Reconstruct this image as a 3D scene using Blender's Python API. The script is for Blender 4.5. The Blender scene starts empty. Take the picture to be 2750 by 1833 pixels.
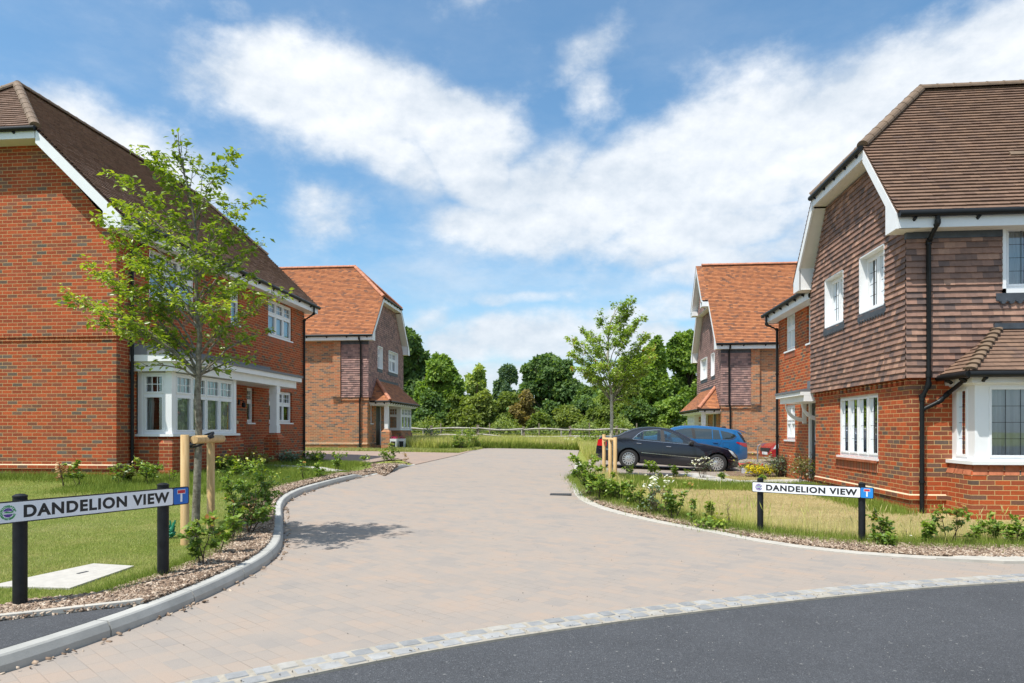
import bpy, bmesh, math, random
import numpy as np
from mathutils import Vector, Matrix
# ---------------------------------------------------------------- camera, sky, sun, exposure
sc = bpy.context.scene
COL = sc.collection
CAM_H = 1.4
F_N, CX, HY = 1833.3, 1375.0, 1152.8        # focal length, centre column and horizon row of the photograph
YAW = math.atan(180 / F_N)
CY, SY = math.cos(YAW), math.sin(YAW)
cam = bpy.data.cameras.new('camera'); camo = bpy.data.objects.new('camera', cam); COL.objects.link(camo)
camo.location = (0, 0, CAM_H); camo.rotation_euler = (math.pi / 2, 0, YAW)
cam.lens = 24; cam.sensor_width = 36; cam.shift_y = 0.0859; cam.clip_end = 2000
sc.camera = camo
SUNV = Vector((-0.34, -0.36, 1.0)).normalized()
sun = bpy.data.lights.new('sun', 'SUN'); sun.energy = 4.2; sun.angle = math.radians(0.55); sun.color = (1, 0.955, 0.88)
suno = bpy.data.objects.new('sun', sun); COL.objects.link(suno)
suno.rotation_euler = SUNV.to_track_quat('Z', 'Y').to_euler()
sc.view_settings.view_transform = 'Standard'; sc.view_settings.look = 'None'
sc.view_settings.exposure = 0.5; sc.view_settings.gamma = 1

def build_world():
    w = bpy.data.worlds.new('World'); sc.world = w; w.use_nodes = True
    nt = w.node_tree; N = nt.nodes; L = nt.links; N.clear()
    out = N.new('ShaderNodeOutputWorld'); bg = N.new('ShaderNodeBackground')
    sky = N.new('ShaderNodeTexSky'); sky.sky_type = 'NISHITA'; sky.sun_disc = False
    sky.sun_elevation = math.asin(SUNV.z); sky.sun_rotation = math.atan2(SUNV.x, SUNV.y)
    sky.air_density = 1.0; sky.dust_density = 1.3; sky.ozone_density = 1.6
    bg.inputs[1].default_value = 0.105
    tc = N.new('ShaderNodeTexCoord')
    def m(op, *a):
        n = N.new('ShaderNodeMath'); n.operation = op
        for i, x in enumerate(a):
            if isinstance(x, (int, float)): n.inputs[i].default_value = x
            else: L.new(x, n.inputs[i])
        return n.outputs[0]
    sp = N.new('ShaderNodeSeparateXYZ'); L.new(tc.outputs['Generated'], sp.inputs[0])
    x, y, z = sp.outputs
    az = m('MULTIPLY', m('ARCTAN2', x, y), 57.2958)
    el = m('MULTIPLY', m('ARCSINE', z), 57.2958)
    # domain warp
    def noise(scale, detail, rough, off, stretch=1.0, lac=2.0):
        mp = N.new('ShaderNodeMapping'); mp.inputs['Scale'].default_value = (scale, scale, scale * stretch); mp.inputs['Location'].default_value = off
        L.new(tc.outputs['Generated'], mp.inputs[0])
        n = N.new('ShaderNodeTexNoise'); n.inputs['Scale'].default_value = 1; n.inputs['Detail'].default_value = detail; n.inputs['Roughness'].default_value = rough
        n.inputs['Lacunarity'].default_value = lac
        L.new(mp.outputs[0], n.inputs['Vector']); return n.outputs[0]
    wx = m('MULTIPLY', m('SUBTRACT', noise(8, 3, .5, (3, 1, 7)), 0.5), 6.5)
    wy = m('MULTIPLY', m('SUBTRACT', noise(6, 3, .5, (9, 4, 2), 1.3), 0.5), 4.5)
    azw = m('ADD', az, wx); elw = m('ADD', el, wy)
    # cloud banks: azimuth, elevation, radii in degrees, tilt, weight
    blobs = [(-20, 25.2, 10, 3.5, -4, 1.3), (-11, 24.6, 6.5, 3.0, -20, 1.3), (-17, 21.6, 6, 2.4, -15, 1.1), (-9.5, 21.0, 6, 2.6, -30, 1.1), (-3, 20.6, 5, 2.5, 25, 1.0), (-36, 19.0, 6.5, 3.4, -10, 1.15), (-20.5, 16.8, 3.6, 2.1, 0, .68),
             (-4, 16.5, 8, 2.7, 0, 1.15), (3, 19.2, 8, 3.8, 20, 1.3), (12, 20.3, 9, 4.8, 18, 1.4), (22, 21.4, 9, 4.7, 14, 1.4), (33, 22.3, 8, 5, 0, 1.4), (10, 15.4, 10, 2.5, 4, 1.15), (13, 13.0, 7, 1.5, 6, .95), (24, 16, 9, 5, 0, 1.2),
             (1, 25.6, 2.4, 2.9, 35, .62), (0.5, 29.0, 4.4, 1.5, 25, .60), (-27.5, 29.3, 2.0, .9, 0, .5), (-7, 33, 3, .8, 20, .6), (-2, 7.6, 16, 1.9, 0, .95), (-13, 9.2, 2.8, 1.1, 0, .85), (7, 9.8, 9, 1.0, 5, .72), (-5, 10.6, 5, .6, 0, .6),
             (-10, 3.6, 24, 2.0, 0, .95), (16, 5.0, 18, 1.9, 0, .85)]
    acc = None
    for (a0, e0, ra, re, t, wgt) in blobs:
        ct, st = math.cos(math.radians(t)), math.sin(math.radians(t))
        da = m('SUBTRACT', azw, a0); de = m('SUBTRACT', elw, e0)
        u = m('MULTIPLY_ADD', da, ct / ra, m('MULTIPLY', de, st / ra))
        v = m('MULTIPLY_ADD', da, -st / re, m('MULTIPLY', de, ct / re))
        r2 = m('ADD', m('MULTIPLY', u, u), m('MULTIPLY', v, v))
        g = m('MULTIPLY', m('EXPONENT', m('MULTIPLY', m('POWER', r2, 1.6), -0.8)), wgt)
        acc = g if acc is None else m('MAXIMUM', acc, g)
    # other directions get broken cumulus of their own (seen in glass and car paint)
    behind = m('MULTIPLY', m('GREATER_THAN', m('ABSOLUTE', az), 44), m('MULTIPLY', noise(2.2, 2, .5, (1, 1, 1)), .95))
    acc = m('MAXIMUM', acc, behind)
    n1 = noise(9, 10, .6, (0, 0, 0), 1.5); n1b = noise(9, 6, .6, (0.05, 0.03, -0.16), 1.5); n2 = noise(26, 8, .62, (5, 2, 1), 1.6)
    nn = m('ADD', m('MULTIPLY', n1, .66), m('MULTIPLY', n2, .34))
    d = m('ADD', acc, m('MULTIPLY', m('SUBTRACT', nn, .5), 2.1))
    mr = N.new('ShaderNodeMapRange'); mr.interpolation_type = 'SMOOTHSTEP'
    mr.inputs[1].default_value = .06; mr.inputs[2].default_value = 1.0; L.new(d, mr.inputs[0])
    vl = N.new('ShaderNodeMapRange'); vl.interpolation_type = 'SMOOTHSTEP'; vl.inputs[1].default_value = .38; vl.inputs[2].default_value = .75; L.new(noise(3.2, 8, .62, (4, 4, 4), 2.6), vl.inputs[0])
    vb = m('EXPONENT', m('MULTIPLY', m('POWER', m('DIVIDE', m('SUBTRACT', el, 15.5), 11.5), 2.0), -1.0))
    veil = m('MULTIPLY', m('MULTIPLY', vl.outputs[0], vb), .62)
    mask = m('SUBTRACT', 1.0, m('MULTIPLY', m('SUBTRACT', 1.0, m('MULTIPLY', mr.outputs[0], .93)), m('SUBTRACT', 1.0, veil)))
    shade = N.new('ShaderNodeMapRange'); shade.inputs[1].default_value = .35; shade.inputs[2].default_value = .68; L.new(noise(5, 5, .55, (2, 8, 3), 1.8), shade.inputs[0])
    low = N.new('ShaderNodeMapRange'); low.inputs[1].default_value = 4; low.inputs[2].default_value = 17; L.new(el, low.inputs[0])
    edge = N.new('ShaderNodeMapRange'); edge.inputs[1].default_value = .4; edge.inputs[2].default_value = 1.5; L.new(d, edge.inputs[0])
    cc = N.new('ShaderNodeMix'); cc.data_type = 'RGBA'
    cc.inputs[6].default_value = (4.7, 5.25, 5.9, 1); cc.inputs[7].default_value = (7.3, 7.45, 7.6, 1)
    emb = m('MULTIPLY', m('SUBTRACT', n1, n1b), 1.9)
    cf = m('ADD', m('MULTIPLY', m('MULTIPLY_ADD', shade.outputs[0], .55, m('MULTIPLY', edge.outputs[0], .5)), m('MULTIPLY_ADD', low.outputs[0], .65, .35)), emb)
    L.new(m('MINIMUM', m('MAXIMUM', cf, 0.0), 1.0), cc.inputs[0])
    skm = N.new('ShaderNodeMix'); skm.data_type = 'RGBA'; skm.blend_type = 'MULTIPLY'; skm.inputs[0].default_value = 1
    L.new(sky.outputs[0], skm.inputs[6]); skm.inputs[7].default_value = (.93, 1.25, 1.31, 1)
    mx = N.new('ShaderNodeMix'); mx.data_type = 'RGBA'
    L.new(mask, mx.inputs[0]); L.new(skm.outputs[2], mx.inputs[6]); L.new(cc.outputs[2], mx.inputs[7])
    L.new(mx.outputs[2], bg.inputs[0]); L.new(bg.outputs[0], out.inputs[0])
build_world()

# ---------------------------------------------------------------- helpers
RNG = np.random.default_rng(7)
random.seed(7)
def ray(nx, ny, d):
    l = (nx - CX) * d / F_N
    return Vector((l * CY - d * SY, d * CY + l * SY, CAM_H - (ny - HY) * d / F_N))
GX = [-60, -20, -10, -4, 0, 4, 6, 12, 25, 60]
GY = [-60, 0, 6, 9, 13, 18, 23, 31, 38, 60]
GV = [[0]*10, [0]*10,
      [.05, .04, .02, 0, 0, 0, 0, 0, 0, 0],
      [.12, .12, .10, .02, 0, 0, 0, 0, 0, 0],
      [.33, .33, .31, .10, .03, .02, .04, .05, .05, .05],
      [.36, .36, .34, .18, .08, .06, .10, .10, .10, .1],
      [.40, .40, .38, .26, .13, .00, .03, .05, .05, .05],
      [.50, .50, .49, .37, .28, .12, .08, .08, .08, .08],
      [.50, .50, .50, .42, .36, .30, .25, .2, .2, .2],
      [.50, .50, .50, .45, .40, .38, .35, .3, .3, .3]]
GVn = np.array(GV, float); GXn = np.array(GX, float); GYn = np.array(GY, float)
def gn(x, y):
    x = np.clip(np.asarray(x, float), -59.99, 59.99); y = np.clip(np.asarray(y, float), -59.99, 59.99)
    i = np.clip(np.searchsorted(GXn, x, side='right') - 1, 0, 8); j = np.clip(np.searchsorted(GYn, y, side='right') - 1, 0, 8)
    tx = (x - GXn[i]) / (GXn[i+1] - GXn[i]); ty = (y - GYn[j]) / (GYn[j+1] - GYn[j])
    return GVn[j, i]*(1-tx)*(1-ty) + GVn[j, i+1]*tx*(1-ty) + GVn[j+1, i]*(1-tx)*ty + GVn[j+1, i+1]*tx*ty
def g(x, y): return float(gn(x, y))
def ss(a, b, x):
    t = np.clip((x - a) / (b - a), 0, 1); return t*t*(3-2*t)
def lift(x, y): return 0.10 * (1 - ss(19.4, 21.1, y)) * (1 - .93*ss(-7.2, -6.2, x)*ss(16.2, 16.9, y)*(1-ss(18.0, 18.9, y)))
def gl(x, y): return gn(x, y) + lift(np.asarray(x, float), np.asarray(y, float))      # the raised garden behind the left kerb
def at(nx, ny, zf=g):
    z = 0.1
    for _ in range(12):
        d = (CAM_H - z) * F_N / (ny - HY); p = ray(nx, ny, d); z = float(zf(p.x, p.y))
    return Vector((p.x, p.y, z))
def V(x, y): return (x / .8553, y / .8553)
def atv(x, y, zf=g): return at(*V(x, y), zf)

def link(me, name, parent=None, mats=(), smooth=False):
    o = bpy.data.objects.new(name, me); COL.objects.link(o)
    for mt in (mats if isinstance(mats, (list, tuple)) else [mats]): me.materials.append(mt)
    if smooth:
        me.polygons.foreach_set('use_smooth', [True] * len(me.polygons))
    if parent: o.parent = parent
    return o
def tag(o, label=None, cat=None, group=None, kind=None):
    if label: o['label'] = label
    if cat: o['category'] = cat
    if group: o['group'] = group
    if kind: o['kind'] = kind
    return o
def empty(name, loc, label, cat, group=None, rz=0, ry=0):
    o = bpy.data.objects.new(name, None); COL.objects.link(o); o.location = loc; o.rotation_euler = (0, ry, rz)
    return tag(o, label, cat, group)
def npmesh(name, Vv, Fq, mats, parent=None, rnd=None, smooth=False, nv=4, off=None):
    Vv = np.asarray(Vv, np.float32)
    if off is not None: Vv = Vv - np.asarray(off, np.float32)
    Fq = np.asarray(Fq, np.int32); me = bpy.data.meshes.new(name)
    n = len(Fq)
    me.vertices.add(len(Vv)); me.vertices.foreach_set('co', Vv.ravel())
    me.loops.add(n * nv); me.loops.foreach_set('vertex_index', Fq.ravel())
    me.polygons.add(n); me.polygons.foreach_set('loop_start', np.arange(n, dtype=np.int32) * nv)
    me.polygons.foreach_set('loop_total', np.full(n, nv, np.int32))
    if rnd is not None:
        a = me.attributes.new('rnd', 'FLOAT', 'FACE'); a.data.foreach_set('value', np.asarray(rnd, np.float32))
    me.update(calc_edges=True)
    return link(me, name, parent, mats, smooth)

class MB:
    def __init__(s): s.v = []; s.f = []; s.r = []; s.m = []
    def poly(s, pts, r=0.5, mi=0):
        k = len(s.v); s.v += [tuple(p) for p in pts]; s.f.append(list(range(k, k+len(pts)))); s.r.append(r); s.m.append(mi)
    def hexa(s, P, r=0.5, mi=0):
        k = len(s.v); s.v += [tuple(p) for p in P]
        for q in ((0,3,2,1),(4,5,6,7),(0,1,5,4),(1,2,6,5),(2,3,7,6),(3,0,4,7)):
            s.f.append([k+i for i in q]); s.r.append(r); s.m.append(mi)
    def box(s, x0, x1, y0, y1, z0, z1, r=0.5, mi=0):
        s.hexa([(x0,y0,z0),(x1,y0,z0),(x1,y1,z0),(x0,y1,z0),(x0,y0,z1),(x1,y0,z1),(x1,y1,z1),(x0,y1,z1)], r, mi)
    def fbox(s, Fr, u0, u1, n0, n1, z0, z1, r=0.5, mi=0):
        s.hexa([Fr(u,n,z) for z in (z0,z1) for u,n in ((u0,n0),(u1,n0),(u1,n1),(u0,n1))], r, mi)
    def tube(s, pts, rad, n=8, caps=True, r=0.5, mi=0):
        pts = [Vector(p) for p in pts]; rad = rad if isinstance(rad, (list, tuple)) else [rad]*len(pts)
        k0 = len(s.v); up = None
        for i, p in enumerate(pts):
            t = (pts[min(i+1, len(pts)-1)] - pts[max(i-1, 0)])
            t = t.normalized() if t.length > 1e-9 else Vector((0,0,1))
            if up is None:
                up = Vector((0,0,1)) if abs(t.z) < .9 else Vector((1,0,0))
            a = t.cross(up)
            if a.length < 1e-6: a = t.orthogonal()
            a.normalize(); b = a.cross(t).normalized(); up = b
            for j in range(n):
                an = 2*math.pi*j/n; s.v.append(tuple(p + (a*math.cos(an) + b*math.sin(an))*rad[i]))
        for i in range(len(pts)-1):
            for j in range(n):
                a0 = k0+i*n+j; a1 = k0+i*n+(j+1)%n; s.f.append([a0, a1, a1+n, a0+n]); s.r.append(r); s.m.append(mi)
        if caps:
            s.f.append([k0+j for j in range(n)][::-1]); s.r.append(r); s.m.append(mi)
            s.f.append([k0+(len(pts)-1)*n+j for j in range(n)]); s.r.append(r); s.m.append(mi)
    def lathe(s, c, prof, n=24, axis='z', r=0.5, mi=0):
        k0 = len(s.v)
        for (ra, h) in prof:
            for j in range(n):
                an = 2*math.pi*j/n; a, b = ra*math.cos(an), ra*math.sin(an)
                p = {'z': (a, b, h), 'y': (a, h, b), 'x': (h, a, b)}[axis]
                s.v.append((c[0]+p[0], c[1]+p[1], c[2]+p[2]))
        for i in range(len(prof)-1):
            for j in range(n):
                a0 = k0+i*n+j; a1 = k0+i*n+(j+1)%n; s.f.append([a0, a1, a1+n, a0+n]); s.r.append(r); s.m.append(mi)
    def build(s, name, mats, parent=None, off=None, smooth=False, fix=True):
        me = bpy.data.meshes.new(name)
        vv = s.v if off is None else [(a-off[0], b-off[1], c-off[2]) for a, b, c in s.v]
        me.from_pydata(vv, [], s.f)
        a = me.attributes.new('rnd', 'FLOAT', 'FACE'); a.data.foreach_set('value', s.r)
        me.polygons.foreach_set('material_index', s.m)
        if fix:
            bm = bmesh.new(); bm.from_mesh(me); bmesh.ops.recalc_face_normals(bm, faces=bm.faces); bm.to_mesh(me); bm.free()
        me.update()
        o = link(me, name, parent, mats)
        if smooth:
            me.polygons.foreach_set('use_smooth', [True]*len(me.polygons))
            try: me.set_sharp_from_angle(angle=math.radians(38))
            except Exception: pass
        return o

# ---------------------------------------------------------------- materials
MATS = {}
class NT:
    def __init__(s, name):
        s.m = bpy.data.materials.new(name); s.m.use_nodes = True; s.N = s.m.node_tree.nodes; s.L = s.m.node_tree.links
        s.N.clear(); s.out = s.N.new('ShaderNodeOutputMaterial')
        s.b = s.N.new('ShaderNodeBsdfPrincipled'); s.L.new(s.b.outputs[0], s.out.inputs[0])
    def n(s, t, **k):
        n = s.N.new(t)
        for a, v in k.items(): setattr(n, a, v)
        return n
    def put(s, sock, v):
        if isinstance(v, bpy.types.NodeSocket): s.L.new(v, sock)
        elif isinstance(v, (tuple, list)) and len(v) == 3 and sock.type == 'RGBA': sock.default_value = (*v, 1)
        else: sock.default_value = v
    def math(s, op, *a):
        n = s.n('ShaderNodeMath', operation=op)
        for i, x in enumerate(a): s.put(n.inputs[i], x)
        return n.outputs[0]
    def pos(s): return s.n('ShaderNodeTexCoord').outputs['Object']
    def noise(s, scale, detail=4, rough=.55, vec=None, dist=0):
        n = s.n('ShaderNodeTexNoise'); n.inputs['Scale'].default_value = scale; n.inputs['Detail'].default_value = detail
        n.inputs['Roughness'].default_value = rough; n.inputs['Distortion'].default_value = dist
        s.L.new(vec if vec else s.pos(), n.inputs['Vector']); return n.outputs[0]
    def ramp(s, fac, stops, interp='LINEAR'):
        n = s.n('ShaderNodeValToRGB'); n.color_ramp.interpolation = interp; e = n.color_ramp.elements
        while len(e) > 1: e.remove(e[-1])
        e[0].position = stops[0][0]; e[0].color = (*stops[0][1], 1)
        for p, c in stops[1:]:
            x = e.new(p); x.color = (*c, 1)
        s.put(n.inputs[0], fac); return n.outputs[0]
    def mix(s, f, a, b, mode='MIX'):
        n = s.n('ShaderNodeMix', data_type='RGBA', blend_type=mode)
        s.put(n.inputs[0], f); s.put(n.inputs[6], a); s.put(n.inputs[7], b); return n.outputs[2]
    def mr(s, v, a, b, c=0, d=1):
        n = s.n('ShaderNodeMapRange'); s.put(n.inputs[0], v)
        for i, x in enumerate((a, b, c, d)): n.inputs[i+1].default_value = x
        return n.outputs[0]
    def attr(s, name='rnd'): return s.n('ShaderNodeAttribute', attribute_name=name).outputs['Fac']
    def bump(s, h, st=.3, dist=.01):
        n = s.n('ShaderNodeBump'); n.inputs['Strength'].default_value = st; n.inputs['Distance'].default_value = dist
        s.L.new(h, n.inputs['Height']); s.L.new(n.outputs[0], s.b.inputs['Normal'])
    def set(s, col=None, rough=.7, metal=0, spec=.5, **k):
        if col is not None: s.put(s.b.inputs['Base Color'], col)
        s.put(s.b.inputs['Roughness'], rough); s.b.inputs['Metallic'].default_value = metal; s.b.inputs['Specular IOR Level'].default_value = spec
        for a, v in k.items(): s.put(s.b.inputs[a.replace('_', ' ')], v)
        return s.m
def simple(name, col, rough=.6, metal=0, spec=.5, var=.08, scale=6, bump=0, **k):
    t = NT(name); n = t.noise(scale, 5, .6)
    c = t.mix(t.mr(n, .3, .7, 0, 1), tuple(x*(1-var) for x in col), tuple(min(1, x*(1+var)) for x in col))
    if bump: t.bump(t.noise(scale*12, 3), bump, .004)
    return t.set(c, rough, metal, spec, **k)

def brick_mat(name, cols, mortar, module=.225, course=.075, grain=1.0, joint=.011):
    t = NT(name); sp = t.n('ShaderNodeSeparateXYZ'); t.L.new(t.pos(), sp.inputs[0])
    geo = t.n('ShaderNodeNewGeometry')
    u = t.math('ADD', sp.outputs[0], sp.outputs[1]); z = sp.outputs[2]
    wob = t.math('MULTIPLY', t.math('SUBTRACT', t.noise(9, 2), .5), .008)
    zz = t.math('DIVIDE', t.math('ADD', t.math('ADD', z, wob), 10.0), course); row = t.math('FLOOR', zz); fz = t.math('FRACT', zz)
    wn0 = t.n('ShaderNodeTexWhiteNoise', noise_dimensions='1D'); t.L.new(row, wn0.inputs['W'])
    uu = t.math('ADD', t.math('DIVIDE', t.math('ADD', u, 50.0), module), t.math('ADD', t.math('MULTIPLY', t.math('MODULO', row, 2.0), .5), t.math('MULTIPLY', wn0.outputs['Value'], .06)))
    col = t.math('FLOOR', uu); fu = t.math('FRACT', uu)
    cv = t.n('ShaderNodeCombineXYZ'); t.L.new(col, cv.inputs[0]); t.L.new(row, cv.inputs[1])
    wn = t.n('ShaderNodeTexWhiteNoise', noise_dimensions='2D'); t.L.new(cv.outputs[0], wn.inputs['Vector'])
    edge = t.math('MULTIPLY', t.math('SUBTRACT', t.noise(60, 3, .6), .5), .010)
    jz = t.math('SUBTRACT', .5, t.math('ABSOLUTE', t.math('SUBTRACT', fz, .5)))
    ju = t.math('SUBTRACT', .5, t.math('ABSOLUTE', t.math('SUBTRACT', fu, .5)))
    dz = t.math('MULTIPLY', jz, course); du = t.math('MULTIPLY', ju, module)
    dist = t.math('ADD', t.math('MINIMUM', dz, du), edge)
    isb = t.mr(dist, joint*.38, joint*.62)
    wsp = t.n('ShaderNodeSeparateColor'); t.L.new(wn.outputs['Color'], wsp.inputs[0])
    base = t.ramp(wn.outputs['Value'], cols, 'LINEAR')
    mott = t.mr(t.noise(26, 5, .65), .25, .8, 0, 1)
    bright = t.math('ADD', t.math('MULTIPLY', wsp.outputs[1], .34), t.math('ADD', t.math('MULTIPLY', mott, .34*grain), .76))
    pat = t.mr(t.noise(.5, 3), .3, .7, .93, 1.07)
    bb = t.n('ShaderNodeCombineXYZ')
    br = t.math('MULTIPLY', bright, pat)
    for i in range(3): t.L.new(br, bb.inputs[i])
    bc = t.mix(1.0, base, bb.outputs[0], 'MULTIPLY')
    bc = t.mix(t.mr(t.noise(75, 3, .7), .62, .8, 0, .22), bc, (.55, .36, .22))
    bc = t.mix(t.mr(t.noise(1.1, 5, .65, dist=.8), .52, .75, 0, .22), bc, (.20, .085, .055))
    mc = t.mix(t.noise(30, 3), tuple(x*.8 for x in mortar), mortar)
    c = t.mix(isb, mc, bc)
    h = t.math('ADD', t.math('MULTIPLY', isb, 1.0), t.math('MULTIPLY', t.noise(90, 4, .7), .35))
    t.bump(h, .55, .006)
    return t.set(c, .88, 0, .25)
BRICK1 = brick_mat('red_brick', [(0, (.375, .075, .024)), (.42, (.325, .062, .022)), (.68, (.27, .060, .027)), (.84, (.21, .075, .042)), (.93, (.15, .085, .06)), (1, (.11, .09, .075))], (.53, .34, .165), joint=.011)
BRICK2 = brick_mat('multi_brick', [(0, (.46, .15, .07)), (.25, (.42, .18, .09)), (.5, (.36, .16, .085)), (.7, (.32, .18, .105)), (.85, (.20, .13, .10)), (1, (.13, .11, .10))], (.56, .39, .23))
BRICK3 = brick_mat('header_brick', [(0, (.41, .085, .026)), (.4, (.355, .072, .024)), (.68, (.29, .066, .029)), (.84, (.21, .075, .042)), (.94, (.15, .085, .062)), (1, (.12, .09, .072))], (.58, .37, .17))
def soldier_mat():
    t = NT('brick_on_edge'); sp = t.n('ShaderNodeSeparateXYZ'); t.L.new(t.pos(), sp.inputs[0])
    u = t.math('DIVIDE', t.math('ADD', t.math('ADD', sp.outputs[0], sp.outputs[1]), 50), .075)
    wn = t.n('ShaderNodeTexWhiteNoise', noise_dimensions='1D'); t.L.new(t.math('FLOOR', u), wn.inputs['W'])
    j = t.math('SUBTRACT', .5, t.math('ABSOLUTE', t.math('SUBTRACT', t.math('FRACT', u), .5)))
    c = t.mix(t.mr(j, .05, .09), (.5, .36, .2), t.ramp(wn.outputs['Value'], [(0, (.42, .09, .04)), (.6, (.32, .08, .04)), (1, (.22, .09, .06))]))
    t.bump(t.mr(j, .05, .1), .5, .005)
    return t.set(c, .88, 0, .25)
SOLDIER = soldier_mat()
SLOPEBRICK = simple('sill_brick', (.36, .12, .06), .85, var=.3, scale=9, bump=.4, spec=.25)
def tile_mat(name, cols, rough=.8, moss=0):
    t = NT(name); r = t.attr()
    c = t.ramp(r, cols)
    k = t.mr(t.noise(14, 5, .65), .25, .8, .78, 1.18); kk = t.n('ShaderNodeCombineXYZ')
    for i in range(3): t.L.new(k, kk.inputs[i])
    c = t.mix(1.0, c, kk.outputs[0], 'MULTIPLY')
    t.bump(t.noise(70, 4, .7), .35, .004)
    return t.set(c, rough, 0, .3)
ROOF_BROWN = tile_mat('brown_roof_tile', [(0, (.155, .095, .068)), (.5, (.19, .118, .082)), (.85, (.22, .135, .092)), (1, (.14, .09, .07))])
ROOF_RED = tile_mat('orange_roof_tile', [(0, (.46, .19, .085)), (.5, (.40, .155, .07)), (.74, (.34, .135, .065)), (.92, (.26, .115, .065)), (1, (.19, .10, .07))])
HANG_BROWN = tile_mat('wall_tile', [(0, (.42, .25, .18)), (.18, (.31, .18, .135)), (.6, (.25, .15, .115)), (.85, (.185, .12, .10)), (1, (.14, .10, .09))])
HANG_PURPLE = tile_mat('plum_wall_tile', [(0, (.42, .26, .22)), (.4, (.33, .20, .175)), (.8, (.25, .16, .145)), (1, (.17, .12, .11))])
RIDGE_BROWN = simple('brown_ridge', (.17, .115, .075), .75, var=.25, scale=5, bump=.3)
RIDGE_RED = simple('red_ridge', (.46, .19, .11), .75, var=.25, scale=5, bump=.3)
WHITE = simple('white_upvc', (.80, .81, .82), .38, var=.025, scale=3)
WHITEB = simple('white_board', (.80, .81, .82), .5, var=.04, scale=4)
SOFFIT = simple('cream_soffit', (.74, .72, .68), .55, var=.04)
BLACKP = simple('black_plastic', (.008, .009, .010), .45, var=.2, spec=.3)
LEAD = simple('lead_flashing', (.075, .085, .10), .55, metal=.3, var=.25, scale=8, bump=.2)
LEADG = simple('grey_membrane', (.16, .165, .18), .55, var=.1, scale=8)
CONC = simple('concrete', (.42, .41, .38), .85, var=.16, scale=7, bump=.35, spec=.3)
SLABW = simple('pale_slab', (.44, .42, .385), .85, var=.10, scale=12, bump=.3, spec=.3)
CREAM = simple('cream_mortar', (.56, .46, .30), .9, var=.1)
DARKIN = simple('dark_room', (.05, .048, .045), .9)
DOORBLK = simple('black_door', (.012, .013, .016), .3, var=.1)
STEEL = simple('galvanised', (.5, .51, .52), .4, metal=.8, var=.15)
def cloth():
    t = NT('curtain_cloth'); sp = t.n('ShaderNodeSeparateXYZ'); t.L.new(t.pos(), sp.inputs[0])
    c = t.mix(t.noise(5), (.70, .72, .75), (.82, .83, .86)); m = t.set(c, .9)
    tr = t.n('ShaderNodeBsdfTranslucent'); t.put(tr.inputs[0], c); mx = t.n('ShaderNodeMixShader'); mx.inputs[0].default_value = .4
    t.L.new(t.b.outputs[0], mx.inputs[1]); t.L.new(tr.outputs[0], mx.inputs[2]); t.L.new(mx.outputs[0], t.out.inputs[0]); return m
CLOTH = cloth()
ROOF_LEFT = tile_mat('dark_brown_roof_tile', [(0, (.23, .15, .115)), (.5, (.27, .18, .14)), (.85, (.30, .20, .155)), (1, (.20, .135, .11))])
def glass():
    t = NT('window_glass'); t.N.remove(t.b)
    fr = t.n('ShaderNodeFresnel'); fr.inputs[0].default_value = 1.5
    bp = t.n('ShaderNodeBump'); bp.inputs['Strength'].default_value = .03; bp.inputs['Distance'].default_value = .02; t.L.new(t.noise(1.3, 1), bp.inputs['Height'])
    gl_ = t.n('ShaderNodeBsdfGlossy'); gl_.inputs['Roughness'].default_value = .01; gl_.inputs[0].default_value = (.9, .95, 1, 1); t.L.new(bp.outputs[0], gl_.inputs['Normal'])
    tr = t.n('ShaderNodeBsdfTransparent'); tr.inputs[0].default_value = (.90, .94, .93, 1)
    mx = t.n('ShaderNodeMixShader'); t.L.new(t.math('MINIMUM', t.math('MULTIPLY_ADD', fr.outputs[0], 1.5, .10), 1.0), mx.inputs[0])
    t.L.new(tr.outputs[0], mx.inputs[1]); t.L.new(gl_.outputs[0], mx.inputs[2]); t.L.new(mx.outputs[0], t.out.inputs[0]); return t.m
GLASS = glass()
def leaf_mat(name, cols, trans=.35, rough=.42, spec=.5):
    t = NT(name); c = t.ramp(t.attr(), cols); m = t.set(c, rough, 0, spec)
    tr = t.n('ShaderNodeBsdfTranslucent'); hc = t.mix(1.0, c, (1.25, 1.25, .45), 'MULTIPLY'); t.L.new(hc, tr.inputs[0])
    mx = t.n('ShaderNodeMixShader'); mx.inputs[0].default_value = trans
    t.L.new(t.b.outputs[0], mx.inputs[1]); t.L.new(tr.outputs[0], mx.inputs[2]); t.L.new(mx.outputs[0], t.out.inputs[0]); return m
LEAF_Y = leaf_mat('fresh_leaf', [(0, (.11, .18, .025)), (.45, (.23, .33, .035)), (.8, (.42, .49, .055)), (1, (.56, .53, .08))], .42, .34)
LEAF_Y2 = leaf_mat('fresh_leaf_pale', [(0, (.16, .26, .045)), (.5, (.29, .42, .07)), (.93, (.44, .54, .12)), (.985, (.45, .33, .14)), (1, (.5, .06, .05))], .42, .4)
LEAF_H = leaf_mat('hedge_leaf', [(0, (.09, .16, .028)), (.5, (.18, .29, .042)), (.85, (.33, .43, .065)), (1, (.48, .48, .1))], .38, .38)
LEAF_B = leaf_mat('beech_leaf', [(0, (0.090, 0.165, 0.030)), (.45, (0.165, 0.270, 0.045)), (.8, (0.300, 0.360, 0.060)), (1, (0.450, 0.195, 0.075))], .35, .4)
LEAF_D = leaf_mat('dead_leaf', [(0, (.30, .18, .09)), (1, (.5, .34, .18))], .2, .7, .2)
def barkm(name, a, b, sc_=20):
    t = NT(name); c = t.mix(t.mr(t.noise(sc_, 6, .7), .35, .65), a, b); t.bump(t.noise(sc_*2, 5, .7), .5, .01); return t.set(c, .85, 0, .25)
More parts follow.
